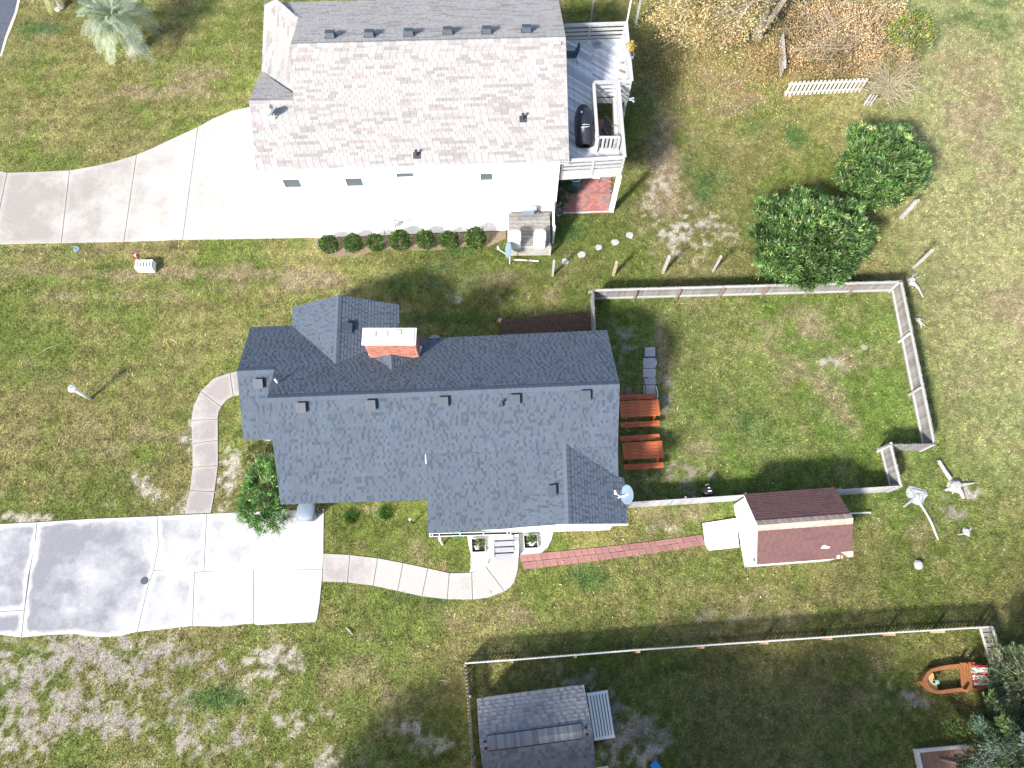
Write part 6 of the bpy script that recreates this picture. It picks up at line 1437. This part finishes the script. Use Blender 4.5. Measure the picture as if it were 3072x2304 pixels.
stump(q(1710,1275), [(q(1640,1300),.05,.03),(q(1760,1240),.06,.03),(q(1740,1315),.05,.03)], .13, .07, m_bleached, 'small bleached root patch south of the white stump', 'root_patch', 'root', seed=3)
c = q(1295,1562); st = MB(); rnd = random.Random(4); V = []; n = 12
for k, (f, z) in enumerate(((.9,-.02),(1.,.07),(.82,.15),(.45,.2))):
    for j in range(n): a = 2*PI*j/n; V.append((c.x+f*.2*math.cos(a)*rnd.uniform(.9,1.1), c.y+f*.23*math.sin(a)*rnd.uniform(.9,1.1), z))
st.add(V, [(i*n+j,i*n+(j+1)%n,(i+1)*n+(j+1)%n,(i+1)*n+j) for i in range(3) for j in range(n)]+[tuple(range(3*n,4*n))]).obj('boulder', m_stone, origin=c, label='rounded pale boulder south east of the maroon roofed shed', cat='boulder')
p3_ = lambda x, y: G(C(3,1,x,y))
stump(p3_(1235,775), [(p3_(1340,915),.10,.03),(p3_(1285,700),.08,.03),(p3_(1330,720),.05,.02),(p3_(1190,735),.06,.03),(p3_(1210,820),.07,.03)], .16, .18, m_bleached, 'bleached driftwood stump outside the north east fence corner', 'driftwood', 'driftwood', seed=5)
stump(p3_(1292,1105), [(p3_(1355,1160),.05,.02),(p3_(1322,1180),.05,.02),(p3_(1262,1100),.05,.03),(p3_(1340,1098),.04,.015)], .08, .12, m_bleached, 'small bleached driftwood root outside the east fence', 'driftwood', 'driftwood', seed=6)
# pieces of litter and fallen twigs
for px, ln, an, m, nm, lab in ((C(0,1,418,1365),1.1,.55,m_twig,'twig','long thin fallen twig on the western lawn'), (C(0,1,1502,1290),.4,-.5,m_picket_pale,'twig','short pale twig on the lawn west of the slate blue roof'), (C(1,3,805,475),.5,-.8,m_bleached,'bone','pale curved bone like scrap on the lawn below the south walk'), (C(1,3,1200,795),.3,.9,m_terra,'leaf','brown curled leaf on the lawn west of the picket fence'), (C(1,3,1625,908),.45,-.1,m_picket_pale,'twig','pale straw on the lawn left of the southern yard corner'),
    (C(2,2,1432,205),.25,1.2,m_white,'paper','white scrap east of the picnic tables'), (C(2,2,998,400),.25,-.9,m_picket_pale,'leaf','single pale leaf between the picnic tables')):
    c = G(px); d = Vector((math.cos(an), math.sin(an), 0))*ln/2; n_ = Vector((-d.y, d.x, 0))*.12
    MB().tube([c-d+Vector((0,0,.04)), c+n_+Vector((0,0,.07)), c+d+Vector((0,0,.04))], [.006,.016 if nm != 'bone' else .04,.006], 5).obj(nm, m, origin=c, label=lab, cat=nm if nm not in ('bone','paper') else 'litter')

# ============================================================ PLANTS
# seven clipped round shrubs along the wall: two crowns shared, each shrub turned differently
locs = [((620,440),.50),((828,430),.50),((1025,425),.47),((1240,412),.55),((1465,405),.52),((1665,405),.51),((1895,395),.57)]
lb = ['first round shrub at the west end of the hedge row along the white wall', 'second round shrub from the west in the hedge row', 'third and smallest round shrub, touching its eastern neighbour', 'fourth round shrub, in the middle of the hedge row', 'fifth round shrub, east of the gap in the hedge row', 'sixth round shrub of the row, next to the biggest one', 'biggest round shrub at the east end of the hedge row']
protos = []
for k in range(2):
    tr_ = crown('crown', (0,0,.42), (.46,.46,.46), 420, 7, .075, .045, [(.05,.115,.015),(.075,.15,.022),(.03,.07,.012),(.11,.19,.035)], [4,4,2,2], 70+k, zmin=-.7, spread=.05, lump=.07, inner=.3)
    protos.append(tr_.data); bpy.data.objects.remove(tr_)
for i, ((x, y), r) in enumerate(locs):
    c = G(C(1,1,x,y), .5); t = thing('round_shrub', (c.x,c.y,0), label=lb[i], cat='shrub', group='round shrubs along the white wall')
    o = link('crown', protos[i % 2], t, (c.x,c.y,0), i*1.3); o.scale = (r/.5, r/.5*.92, r/.5*.95)
    MB().tube([(c.x,c.y,0),(c.x,c.y,.4)], .03, 6).obj('trunk', m_bark, t)
hb = [G(C(1,1,500,400)),G(C(1,1,2160,338)),G(C(1,1,2160,400)),G(C(1,1,2020,470)),G(C(1,1,1800,470)),G(C(1,1,1500,510)),G(C(1,1,1150,490)),G(C(1,1,900,540)),G(C(1,1,640,560)),G(C(1,1,500,470))]

MB().prism([(p.x,p.y) for p in hb[::-1]], -.05, .012).obj('hedge_bed', pmat('pine_straw', (.21,.165,.11), .3, 8, .95, .6, 40, fine=.35), origin=hb[0], kind='structure'); NOGRASS.append([(p.x,p.y) for p in hb])
# oleanders
def oleander(px, zc, R, ncl, seed, label, cols=GREEN, wts=(5,5,4,2.4,.5), L=.22, Wd=.046, per=12, name='oleander'):
    c = G(px, zc); t = thing(name, (c.x,c.y,0), label=label, cat='shrub')
    crown('crown', (c.x,c.y,zc*.75), R, int(ncl*.62), int(per*1.7), L, Wd, cols, wts, seed, parent=t, origin=W[t.name], zmin=-.4, spread=.11, lump=.42, inner=.42, up=.8)
    rg = random.Random(seed); tips = [(c.x+math.cos(a)*R[0]*.7*rg.random(), c.y+math.sin(a)*R[1]*.7*rg.random(), zc*.75+R[2]*.6) for a in [rg.uniform(0,6.28) for _ in range(26)]]
    twigs('trunk', [(c.x+rg.uniform(-.3,.3), c.y+rg.uniform(-.3,.3), 0) for _ in range(5)], tips, .045, m_bark, t, seed=seed)
    return c
oleander(S(1757,505), 2.0, (3.4,2.45,1.5), 3400, 81, 'biggest oleander, a wide dark green dome north of the back yard fence')
oleander(S(1909,347), 2.0, (2.05,2.65,1.6), 2300, 82, 'tall round green oleander north east of the widest one')
oleander((792,1485), 1.1, (1.2,1.6,1.0), 560, 83, 'bright green narrow leaved oleander growing over the drive at the house corner', [(.10,.22,.05),(.15,.30,.08),(.05,.13,.03),(.24,.38,.14)], (4,4,2,3), .26, .042, 11)
oleander((785,1365), .6, (.85,.75,.55), 320, 84, 'small dark yellow green bush behind the oleander under the west gable', [(.07,.10,.02),(.10,.13,.025),(.05,.07,.015),(.30,.22,.12)], (4,4,3,.3), .07, .035, 9, 'low_bush')
c = Z3(380,930,.8); oleander(Z(1640,440,300/2212,370,940), .9, (.42,.75,.6), 190, 85, 'dark green shrub between the white wall and the patio', [(.03,.07,.025),(.05,.10,.04),(.02,.045,.018)], (4,3,3), .09, .045, 9, 'dark_shrub')
# yellow flowers of the rail planter
t = thing('yellow_flowers', (planter_at[0], planter_at[1]+.35, ZR_), label='yellow and orange flowers spilling from the rail planter', cat='flowers')
crown('blossom', (planter_at[0]-.02, planter_at[1]+.38, ZR_+.06), (.13,.34,.12), 40, 6, .07, .045, [(.75,.42,.04),(.8,.62,.2),(.75,.22,.02),(.10,.14,.03)], (4,3,2,3), 86, parent=t, origin=W[t.name], zmin=-.1)
# two tussocks in the lawn
for i, px in enumerate((C(1,2,825,1150), C(1,2,1125,1115))):
    c = G(px); rg = np.random.default_rng(90+i); n = 900; a = rg.uniform(0,2*PI,n); r = rg.random(n)**.6*.26
    P = np.stack([c.x+r*np.cos(a), c.y+r*np.sin(a)*1.1, np.full(n,.0)],1); D = np.stack([np.cos(a)*.6,np.sin(a)*.6,np.full(n,1.)],1)+rg.normal(size=(n,3))*.3
    o = leafmesh('grass_tussock', P, D, rg.uniform(.10,.24,n), .012, palette(n,[(.08,.17,.03),(.11,.21,.045),(.06,.12,.02)],[3,3,2],rg), m_blade, origin=(c.x,c.y,0), seed=i); tag(o, 'dark green grass tussock on the lawn, the one nearer the %s' % ('drive' if i == 0 else 'porch'), 'grass tussock', 'grass tussocks below the south eave')
# ---- palms
def frond_mesh(Lf, droop, seed, nl=34, ll=.62):
    rnd = random.Random(seed); mb = MB(); pts = []
    for k in range(12):
        s = k/11; pts.append(Vector((Lf*(s - .12*s*s), rnd.uniform(-.01,.01)+.12*math.sin(s*2+seed)*s, .55*math.sin(s*1.7)*(1.-droop*.3) - droop*s**2.3*1.5)))
    mb.tube(pts, [.022*(1-.8*k/11)+.004 for k in range(12)], 4)
    for i in range(nl):
        s = .16+.84*(i/nl)**.9; k = min(10, int(s*11)); f = s*11-k; p = lerp(pts[k], pts[k+1], f); d = (pts[k+1]-pts[k]).normalized()
        for sd in (-1,1):
            side = Vector((-d.y, d.x, 0)).normalized()*sd; l = ll*(math.sin(PI*(.15+.8*s))**.6)*rnd.uniform(.85,1.1)
            q = (d*.62+side*.75+Vector((0,0,.35-.3*s))).normalized(); tip = p+q*l*.55; tip2 = tip+(q+Vector((0,0,-.75-.3*rnd.random()))).normalized()*l*.45; w_ = Vector(d).cross(q).normalized().cross(q)*.012
            mb.add([p-w_*.7, p+w_*.7, tip+w_, tip-w_, tip2], [(0,1,2,3),(3,2,4)])
    me = bpy.data.meshes.new('frond'); me.from_pydata([tuple(v) for v in mb.V], [], mb.F); me.materials.append(m_frond); me.update(); return me
def palm(base, top, nfr, scale, label, seed, mat=None):
    t = thing('palm_tree', base, label=label, cat='palm tree', group='palms on the northern lawn'); rnd = random.Random(seed)
    pts = [base + (top-base)*(k/7) for k in range(8)]
    MB().tube(pts, [.24*scale*(1.15-.25*k/7)+.015*(k % 2) for k in range(8)], 12).obj('trunk', m_bark, t)
    ms = [frond_mesh(2.25, d, seed*7+i) for i, d in enumerate((.05,.35,.6,.9,1.15,1.3))]
    if mat:
        for m in ms: m.materials.clear(); m.materials.append(mat)
    for i in range(nfr):
        s = i/nfr; m = ms[min(5, int(s*6*.999))]; o = link('frond', m, t, top+Vector((0,0,.1-.25*s))*scale, 0)
        o.rotation_euler = (rnd.uniform(-.2,.2), -(1-s)*.75+rnd.uniform(-.12,.12), i*2.399+rnd.uniform(-.2,.2)); o.scale = (scale*rnd.uniform(.88,1.05),)*3
    boots = MB()
    for i in range(26):
        a = i*2.4; h = i/26; p = base.lerp(top, .25+.7*h)+Vector((math.cos(a),math.sin(a),0))*.22*scale; boots.beam(p, p+Vector((math.cos(a)*.14,math.sin(a)*.14,.16))*scale, .09*scale, .03)
    boots.obj('leaf_bases', m_twig, t, kind='stuff')
pb = G((417,150)); ptp = G((345,45), 2.15); palm(pb, Vector((pb.x-.25,pb.y+.1,2.1)), 46, 1.0, 'large silver green palm with arching fronds on the northern lawn', 4)
pb2 = G(C(0,0,540,70)); palm(pb2, Vector((pb2.x-.15,pb2.y+.35,1.1)), 30, .62, 'smaller yellow green palm cut by the top edge beside the street', 9, pmat('young_frond', (.26,.30,.12), .2, 3, .5, 0, 50, rnd=.22, transl=.12))
for c, r, lab in ((G(C(0,0,505,85)),.16,'grey rock at the foot of the small palm'), (G(C(0,0,1225,430)),.15,'pale rock at the foot of the large palm')):
    MB().lathe((c.x,c.y,0), [(r,0),(r*1.05,.06),(r*.6,.14)], 9, sx=1.3).obj('rock', m_stone, origin=c, label=lab, cat='rock')

# ---- golden tree, thicket, shrub and bare bush in the north east
AUT = [(.48,.34,.15),(.42,.28,.13),(.56,.44,.24),(.28,.19,.09),(.26,.25,.10),(.62,.52,.32)]
tb_ = G(C(2,0,2120,320)); gt2 = thing('golden_tree', tb_, label='tree with pale forked trunk and sparse golden autumn leaves at the top edge', cat='tree')
f1_ = Vector((tb_.x-.1, tb_.y+.1, 2.4)); f2_ = Vector((tb_.x+1.1, tb_.y+.5, 3.0))
MB().tube([tb_-Vector((0,0,.1)), tb_+Vector((0,.03,.35)), lerp(tb_,f1_,.5), f1_, f1_+Vector((-.3,.3,1.8)), f1_+Vector((-.5,.9,3.2))], [.38,.28,.22,.18,.12,.05], 10).obj('trunk', m_bark, gt2)
MB().tube([tb_+Vector((.02,.02,.2)), lerp(tb_,f2_,.5), f2_, f2_+Vector((.6,.5,1.6))], [.24,.18,.14,.06], 9).obj('limb', m_bark, gt2)
rg = random.Random(5); cg = G((2150,30), 3.3); tips = []
for i in range(60): tips.append((cg.x+rg.uniform(-3.0,2.6), cg.y+rg.uniform(-1.8,2.8), rg.uniform(1.6,5.2)))
twigs('branches', [tuple(f1_), tuple(lerp(tb_,f1_,.7)), tuple(f2_), tuple(f1_+Vector((-.3,.3,1.8)))], tips, .05, m_bark, gt2, seed=6, bend=.12, kind='stuff')
crown('crown', (cg.x-.2,cg.y+.4,3.2), (3.3,2.9,2.0), 1500, 8, .12, .055, AUT, (5,3,4,1,4,3), 101, m_leaf_dry, gt2, zmin=-.9, spread=.3, lump=.35, inner=.6, up=.1, origin=W[gt2.name])
ct_ = G((2500,130), .9); th_ = thing('bramble_thicket', (ct_.x,ct_.y,0), label='tangled thicket of orange brown leaves and bare stems behind the pale picket panel', cat='thicket')
crown('leaves', (ct_.x+.1,ct_.y+.5,.35), (3.3,2.6,1.5), 2600, 8, .09, .05, [(.54,.37,.20),(.44,.28,.15),(.62,.50,.30),(.28,.17,.10),(.32,.30,.14),(.15,.10,.06)], (5,4,4,3,3,3), 102, m_leaf_dry, th_, zmin=-.02, spread=.3, lump=.3, inner=.5, up=.3, origin=W[th_.name])
ct2 = G((2330,190), .5); crown('leaves', (ct2.x,ct2.y+.3,.1), (1.5,1.3,.9), 500, 7, .09, .05, [(.40,.28,.14),(.33,.22,.10),(.5,.40,.22)], (3,2,2), 103, m_leaf_dry, th_, zmin=0, spread=.3, lump=.4, inner=.5, origin=W[th_.name])
for _k, (_px, _r, _n) in enumerate((((2620,70),(1.9,1.5,1.7),520),((2430,40),(1.7,1.5,2.1),520),((2690,190),(1.2,1.2,.9),260),((2560,215),(1.6,.8,.8),260))):
    _c = G(_px, .6); crown('leaves', (_c.x,_c.y+.3,.3), _r, _n, 8, .10, .05, [(.54,.38,.20),(.46,.30,.16),(.62,.50,.31),(.30,.27,.12),(.18,.11,.07)], (4,3,3,2,2), 140+_k, m_leaf_dry, th_, zmin=0, spread=.35, lump=.45, inner=.5, origin=W[th_.name])
tips = [(ct_.x+rg.uniform(-3.2,3.2), ct_.y+rg.uniform(-2,2.8), rg.uniform(.9,2.6)) for _ in range(170)]
twigs('stems', [(ct_.x+rg.uniform(-2,2), ct_.y+rg.uniform(-.5,2), 0) for _ in range(14)], tips, .022, m_twig, th_, seed=8, bend=.25, kind='stuff')
cs_ = G((2735,110), .9); ss_ = thing('lime_shrub', (cs_.x,cs_.y,0), label='bright lime green shrub at the east end of the thicket', cat='shrub')
crown('crown', (cs_.x-.15,cs_.y,1.1), (1.35,1.4,.9), 230, 11, .15, .06, [(.19,.27,.05),(.32,.36,.06),(.09,.16,.03),(.27,.22,.12)], (4,3,3,4), 104, parent=ss_, spread=.2, lump=.4, inner=.5, origin=W[ss_.name])
tips = [(cs_.x+rg.uniform(-1.3,1.2), cs_.y+rg.uniform(-1.2,1.2), rg.uniform(.5,1.7)) for _ in range(26)]
twigs('trunk', [(cs_.x,cs_.y,0),(cs_.x+.2,cs_.y-.2,0)], tips, .02, m_twig, ss_, seed=9, bend=.3)
cb_ = G((2670,245), .6); bb_ = thing('bare_bush', (cb_.x,cb_.y,0), label='straw coloured bare bush with arching twigs at the end of the pale picket panel', cat='bush')
tips = []
for i in range(230):
    a = rg.uniform(0,6.283); r = 1.0+1.1*rg.random(); tips.append((cb_.x+math.cos(a)*r*1.1, cb_.y+math.sin(a)*r*.95, rg.uniform(.25,1.5)))
twigs('twigs', [(cb_.x+rg.uniform(-.4,.4), cb_.y+rg.uniform(-.4,.4), rg.uniform(0,.3)) for _ in range(10)], tips, .016, m_twig, bb_, seed=10, bend=.28, sag=.12)
crown('leaves', (cb_.x-.2,cb_.y+.2,.4), (1.8,1.5,1.0), 650, 6, .08, .03, [(.36,.30,.14),(.28,.25,.10),(.44,.37,.2)], (3,3,2), 105, m_leaf_dry, bb_, zmin=0, spread=.3, lump=.3, inner=.6, origin=W[bb_.name])
# fallen leaves under and round the golden tree
n = 9000; rgn = np.random.default_rng(11); cl_ = G((2250,190)); x = cl_.x+rgn.normal(size=n)*3.2; y = cl_.y+rgn.normal(size=n)*1.9; k = ~in_poly(x,y,[(HX,21),(6.1,21),(6.1,31),(HX,31)]); x, y = x[k], y[k]; n = len(x)
o = leafmesh('fallen_leaves', np.stack([x,y,rgn.uniform(.04,.09,n)],1), np.stack([rgn.normal(size=n),rgn.normal(size=n),rgn.normal(size=n)*.2],1), rgn.uniform(.06,.12,n), .05, palette(n,AUT,(5,4,3,3,0.5,2),rgn), m_leaf_dry, origin=(cl_.x,cl_.y,0)); tag(o, kind='stuff')
# a few pale leaves blown over the southern lawn
n = 130; x = rgn.uniform(-4,17,n); y = rgn.uniform(-2,9,n); o = leafmesh('blown_leaves', np.stack([x,y,rgn.uniform(.05,.08,n)],1), np.stack([rgn.normal(size=n),rgn.normal(size=n),rgn.normal(size=n)*.1],1), rgn.uniform(.08,.16,n), .04, palette(n,[(.6,.58,.35),(.5,.42,.2),(.35,.4,.12)],[3,2,1],rgn), m_leaf_dry); tag(o, kind='stuff')

# ---- conifers, lower right, built as sprays along drooping boughs
def conifer(base, h, Rb, nb, seed, cols, wts, label, twig=.0, dens=1., zlo=.5):
    t = thing('conifer', base, label=label, cat='tree'); rg = np.random.default_rng(seed); rnd = random.Random(seed)
    MB().tube([base-Vector((0,0,.1)), base+Vector((.05,0,h*.5)), base+Vector((0,.05,h))], [.17,.11,.03], 9).obj('trunk', m_bark, t)
    br = MB(); PP = []; DD = []; CC = []
    for i in range(nb):
        s = (i+.5)/nb; z = zlo+(h-zlo)*s; L = Rb*(1-s)**.62*rnd.uniform(.65,1.12)+.25; a = i*2.399+rnd.uniform(-.3,.3)
        d = Vector((math.cos(a), math.sin(a), rnd.uniform(.05,.4))).normalized(); p0 = base+Vector((0,0,z)); pts = [p0+d*(L*k/5)-Vector((0,0,.10*L*(k/5)**2))+Vector((0,0,.10*L*(k/5)**4)) for k in range(6)]
        br.tube(pts, [.03*(1-.15*k) for k in range(6)], 5)
        cb = palette(1, cols, wts, rg, .15)[0]
        m = int(L*90*dens); u = rg.random(m)**.6
        for uu in u:
            if rnd.random() < twig*.6: continue
            k = min(4, int(uu*5)); q = lerp(pts[k], pts[k+1], uu*5-k); sd = Vector((-d.y, d.x, 0)); off = rnd.uniform(-1,1)*.42*(1-uu*.55)*min(1, L)
            q = q+sd*off+d*abs(off)*.3+Vector((0,0,rnd.uniform(-.06,.1)))
            dirv = (d*.9+sd*(off*2.2)+Vector((0,0,rnd.uniform(-.1,.5)))).normalized(); c2 = cb*(.75+.5*rnd.random())
            for j in range(4):
                PP.append(q+Vector((rnd.uniform(-.04,.04),rnd.uniform(-.04,.04),rnd.uniform(-.03,.03)))); DD.append(dirv+Vector((rnd.gauss(0,.35),rnd.gauss(0,.35),rnd.gauss(0,.3)))); CC.append(c2)
    br.obj('boughs', m_twig, t, kind='stuff')
    n = len(PP); leafmesh('crown', np.array(PP), np.array(DD), rg.uniform(.08,.19,n), .03, np.clip(np.array(CC)*rg.uniform(.85,1.15,(n,1)),0,1), m_leaf, t, W[t.name], seed=seed)
conifer(Vector((G((3085,2270),2.4).x, G((3085,2270),2.4).y, 0)), 4.2, 2.35, 120, 111, [(.13,.19,.13),(.17,.24,.19),(.08,.12,.06),(.12,.19,.05),(.05,.08,.05)], (4,4,3,2,2), 'dense blue green conifer over the raised bed in the bottom right corner')
conifer(Vector((G((3125,2065),2.4).x, G((3125,2065),2.4).y, 0)), 3.9, 1.85, 85, 112, [(.17,.21,.10),(.22,.25,.13),(.12,.16,.07),(.24,.27,.09)], (4,3,3,2), 'open yellow green conifer with bare grey twigs beside the striped cloth', twig=.5, dens=.7)
# trees standing south and east of the picture, whose shade falls over the southern yard
for i, (x, y, z, r, lab) in enumerate(((-9.6,-10.4,6.0,2.3,'broad tree south west of the grey roofed shed'), (.5,-8.4,6.2,2.6,'tall tree straight south of the landing'), (8.0,-8.8,5.8,2.4,'dense tree south of the middle of the southern yard'), (3.4,-7.6,5.0,1.8,'low tree south east of the landing'), (11.2,-9.4,5.2,1.8,'smaller tree south west of the raised bed'), (-3.2,-8.4,5.6,1.9,'smaller tree south of the grey roofed shed'), (5.5,-10.2,6.4,2.9,'tree south of the sandy patch'), (9.2,-11.5,6.0,2.2,'tree south of the raised bed'), (22.5,-3.2,5.6,2.6,'tree east of the raised bed'))):
    t = thing('shade_tree', (x,y,0), label=lab, cat='tree', group='trees beyond the lower edge'); crown('crown', (x,y,z), (r,r,2.0), 900, 6, .36, .17, GREEN, (4,4,3,2,1), 120+i, parent=t, spread=.6, lump=.5, inner=.5, zmin=-.8, origin=W[t.name])
    MB().tube([(x,y,0),(x+.1,y,z*.5),(x,y,z+.6)], [.25,.18,.08], 9).obj('trunk', m_bark, t)

# ============================================================ GROUND SHEET AND GRASS
gx = np.concatenate([[-900,-300,-120,-60,-40], np.arange(-33,33.01,.12), [40,60,120,300,900]]); gy = np.concatenate([[-900,-300,-100,-40,-16], np.arange(-7,39.01,.12), [50,70,120,300,900]])
X, Y = np.meshgrid(gx, gy); nx, ny = len(gx), len(gy); x, y = X.ravel(), Y.ravel()
colg, bare = turf(x, y)
Zg = -.0 + (fbm(x, y, 3., 3, 1)-.5)*.02*((np.abs(x) < 34) & (y < 41) & (y > -8))
i = (np.arange(ny-1)[:,None]*nx + np.arange(nx-1)[None,:]).ravel()
quads = np.stack([i, i+1, i+nx+1, i+nx], 1).ravel()
m_ground = bpy.data.materials.new('lawn_ground'); m_ground.use_nodes = True; nt = m_ground.node_tree; N = nt.nodes; L = nt.links
b = N['Principled BSDF']; b.inputs['Roughness'].default_value = .95; b.inputs['Specular IOR Level'].default_value = .1
at = N.new('ShaderNodeAttribute'); at.attribute_name = 'Col'; tc = N.new('ShaderNodeTexCoord')
val = None
for sc_, lo, hi, det in ((26., .50, 1.50, 3.), (9., .60, 1.40, 4.), (70., .6, 1.4, 2.)):
    nz = N.new('ShaderNodeTexNoise'); nz.inputs['Scale'].default_value = sc_; nz.inputs['Detail'].default_value = det; nz.inputs['Roughness'].default_value = .65; L.new(tc.outputs['Object'], nz.inputs[0])
    mr = N.new('ShaderNodeMapRange'); mr.inputs[1].default_value = .3; mr.inputs[2].default_value = .7; mr.inputs[3].default_value = lo; mr.inputs[4].default_value = hi; L.new(nz.outputs[0], mr.inputs[0])
    if val is None: val = mr.outputs[0]
    else:
        ml = N.new('ShaderNodeMath'); ml.operation = 'MULTIPLY'; L.new(val, ml.inputs[0]); L.new(mr.outputs[0], ml.inputs[1]); val = ml.outputs[0]
vm = N.new('ShaderNodeVectorMath'); vm.operation = 'SCALE'; L.new(at.outputs['Color'], vm.inputs[0]); L.new(val, vm.inputs['Scale']); L.new(vm.outputs[0], b.inputs['Base Color'])
bmp = N.new('ShaderNodeBump'); bmp.inputs['Strength'].default_value = .7; bmp.inputs['Distance'].default_value = .03; L.new(val, bmp.inputs['Height']); L.new(bmp.outputs[0], b.inputs['Normal'])
go = np_mesh('ground', np.stack([x,y,Zg-.012],1), quads, 4, m_ground, colg, smooth=True); tag(go, kind='structure')
# grass blades over every lawn in view
NB = 900000; ub = RNG.random(NB); v = RNG.random(NB)
y = -6.5 + 46.5*(1-(1-v)**.92); x = (ub*2-1)*(23.5+.27*(y+5))
col, bare = turf(x, y)
keep = RNG.random(NB) > bare*.93
for poly in NOGRASS:
    xs = [p[0] for p in poly]; ys = [p[1] for p in poly]
    k = keep & (x > min(xs)) & (x < max(xs)) & (y > min(ys)) & (y < max(ys)); ii = np.where(k)[0]
    if len(ii): keep[ii[in_poly(x[ii], y[ii], poly)]] = False
x, y, col = x[keep], y[keep], col[keep]; n = len(x)
clump = .5+fbm(x, y, .45, 3, 3)
h = RNG.uniform(.035,.075,n)*clump; a = RNG.uniform(0,2*PI,n); w = RNG.uniform(.010,.020,n); lean = RNG.uniform(.4,1.5,n)
sx, sy = -np.sin(a)*w, np.cos(a)*w; z0 = np.full(n,-.01)
V = np.stack([np.stack([x-sx,y-sy,z0],1), np.stack([x+sx,y+sy,z0],1), np.stack([x+np.cos(a)*h*lean,y+np.sin(a)*h*lean,h],1)],1).reshape(-1,3)
tone = RNG.choice(4, n, p=[.50,.28,.12,.10]); tint = np.array([[1.05,1.08,.95],[.72,.85,.62],[1.75,1.5,1.7],[.9,1.35,.8]])[tone]
fine = .62+.76*sstep(.25,.75,vnoise(x,y,.11,2))*1.0
cb = np.clip(col*tint*RNG.uniform(.72,1.28,(n,1))*fine[:,None], 0, 1)
gr = np_mesh('grass', V, np.arange(3*n), 3, m_blade, np.repeat(cb,3,0)); tag(gr, kind='stuff')
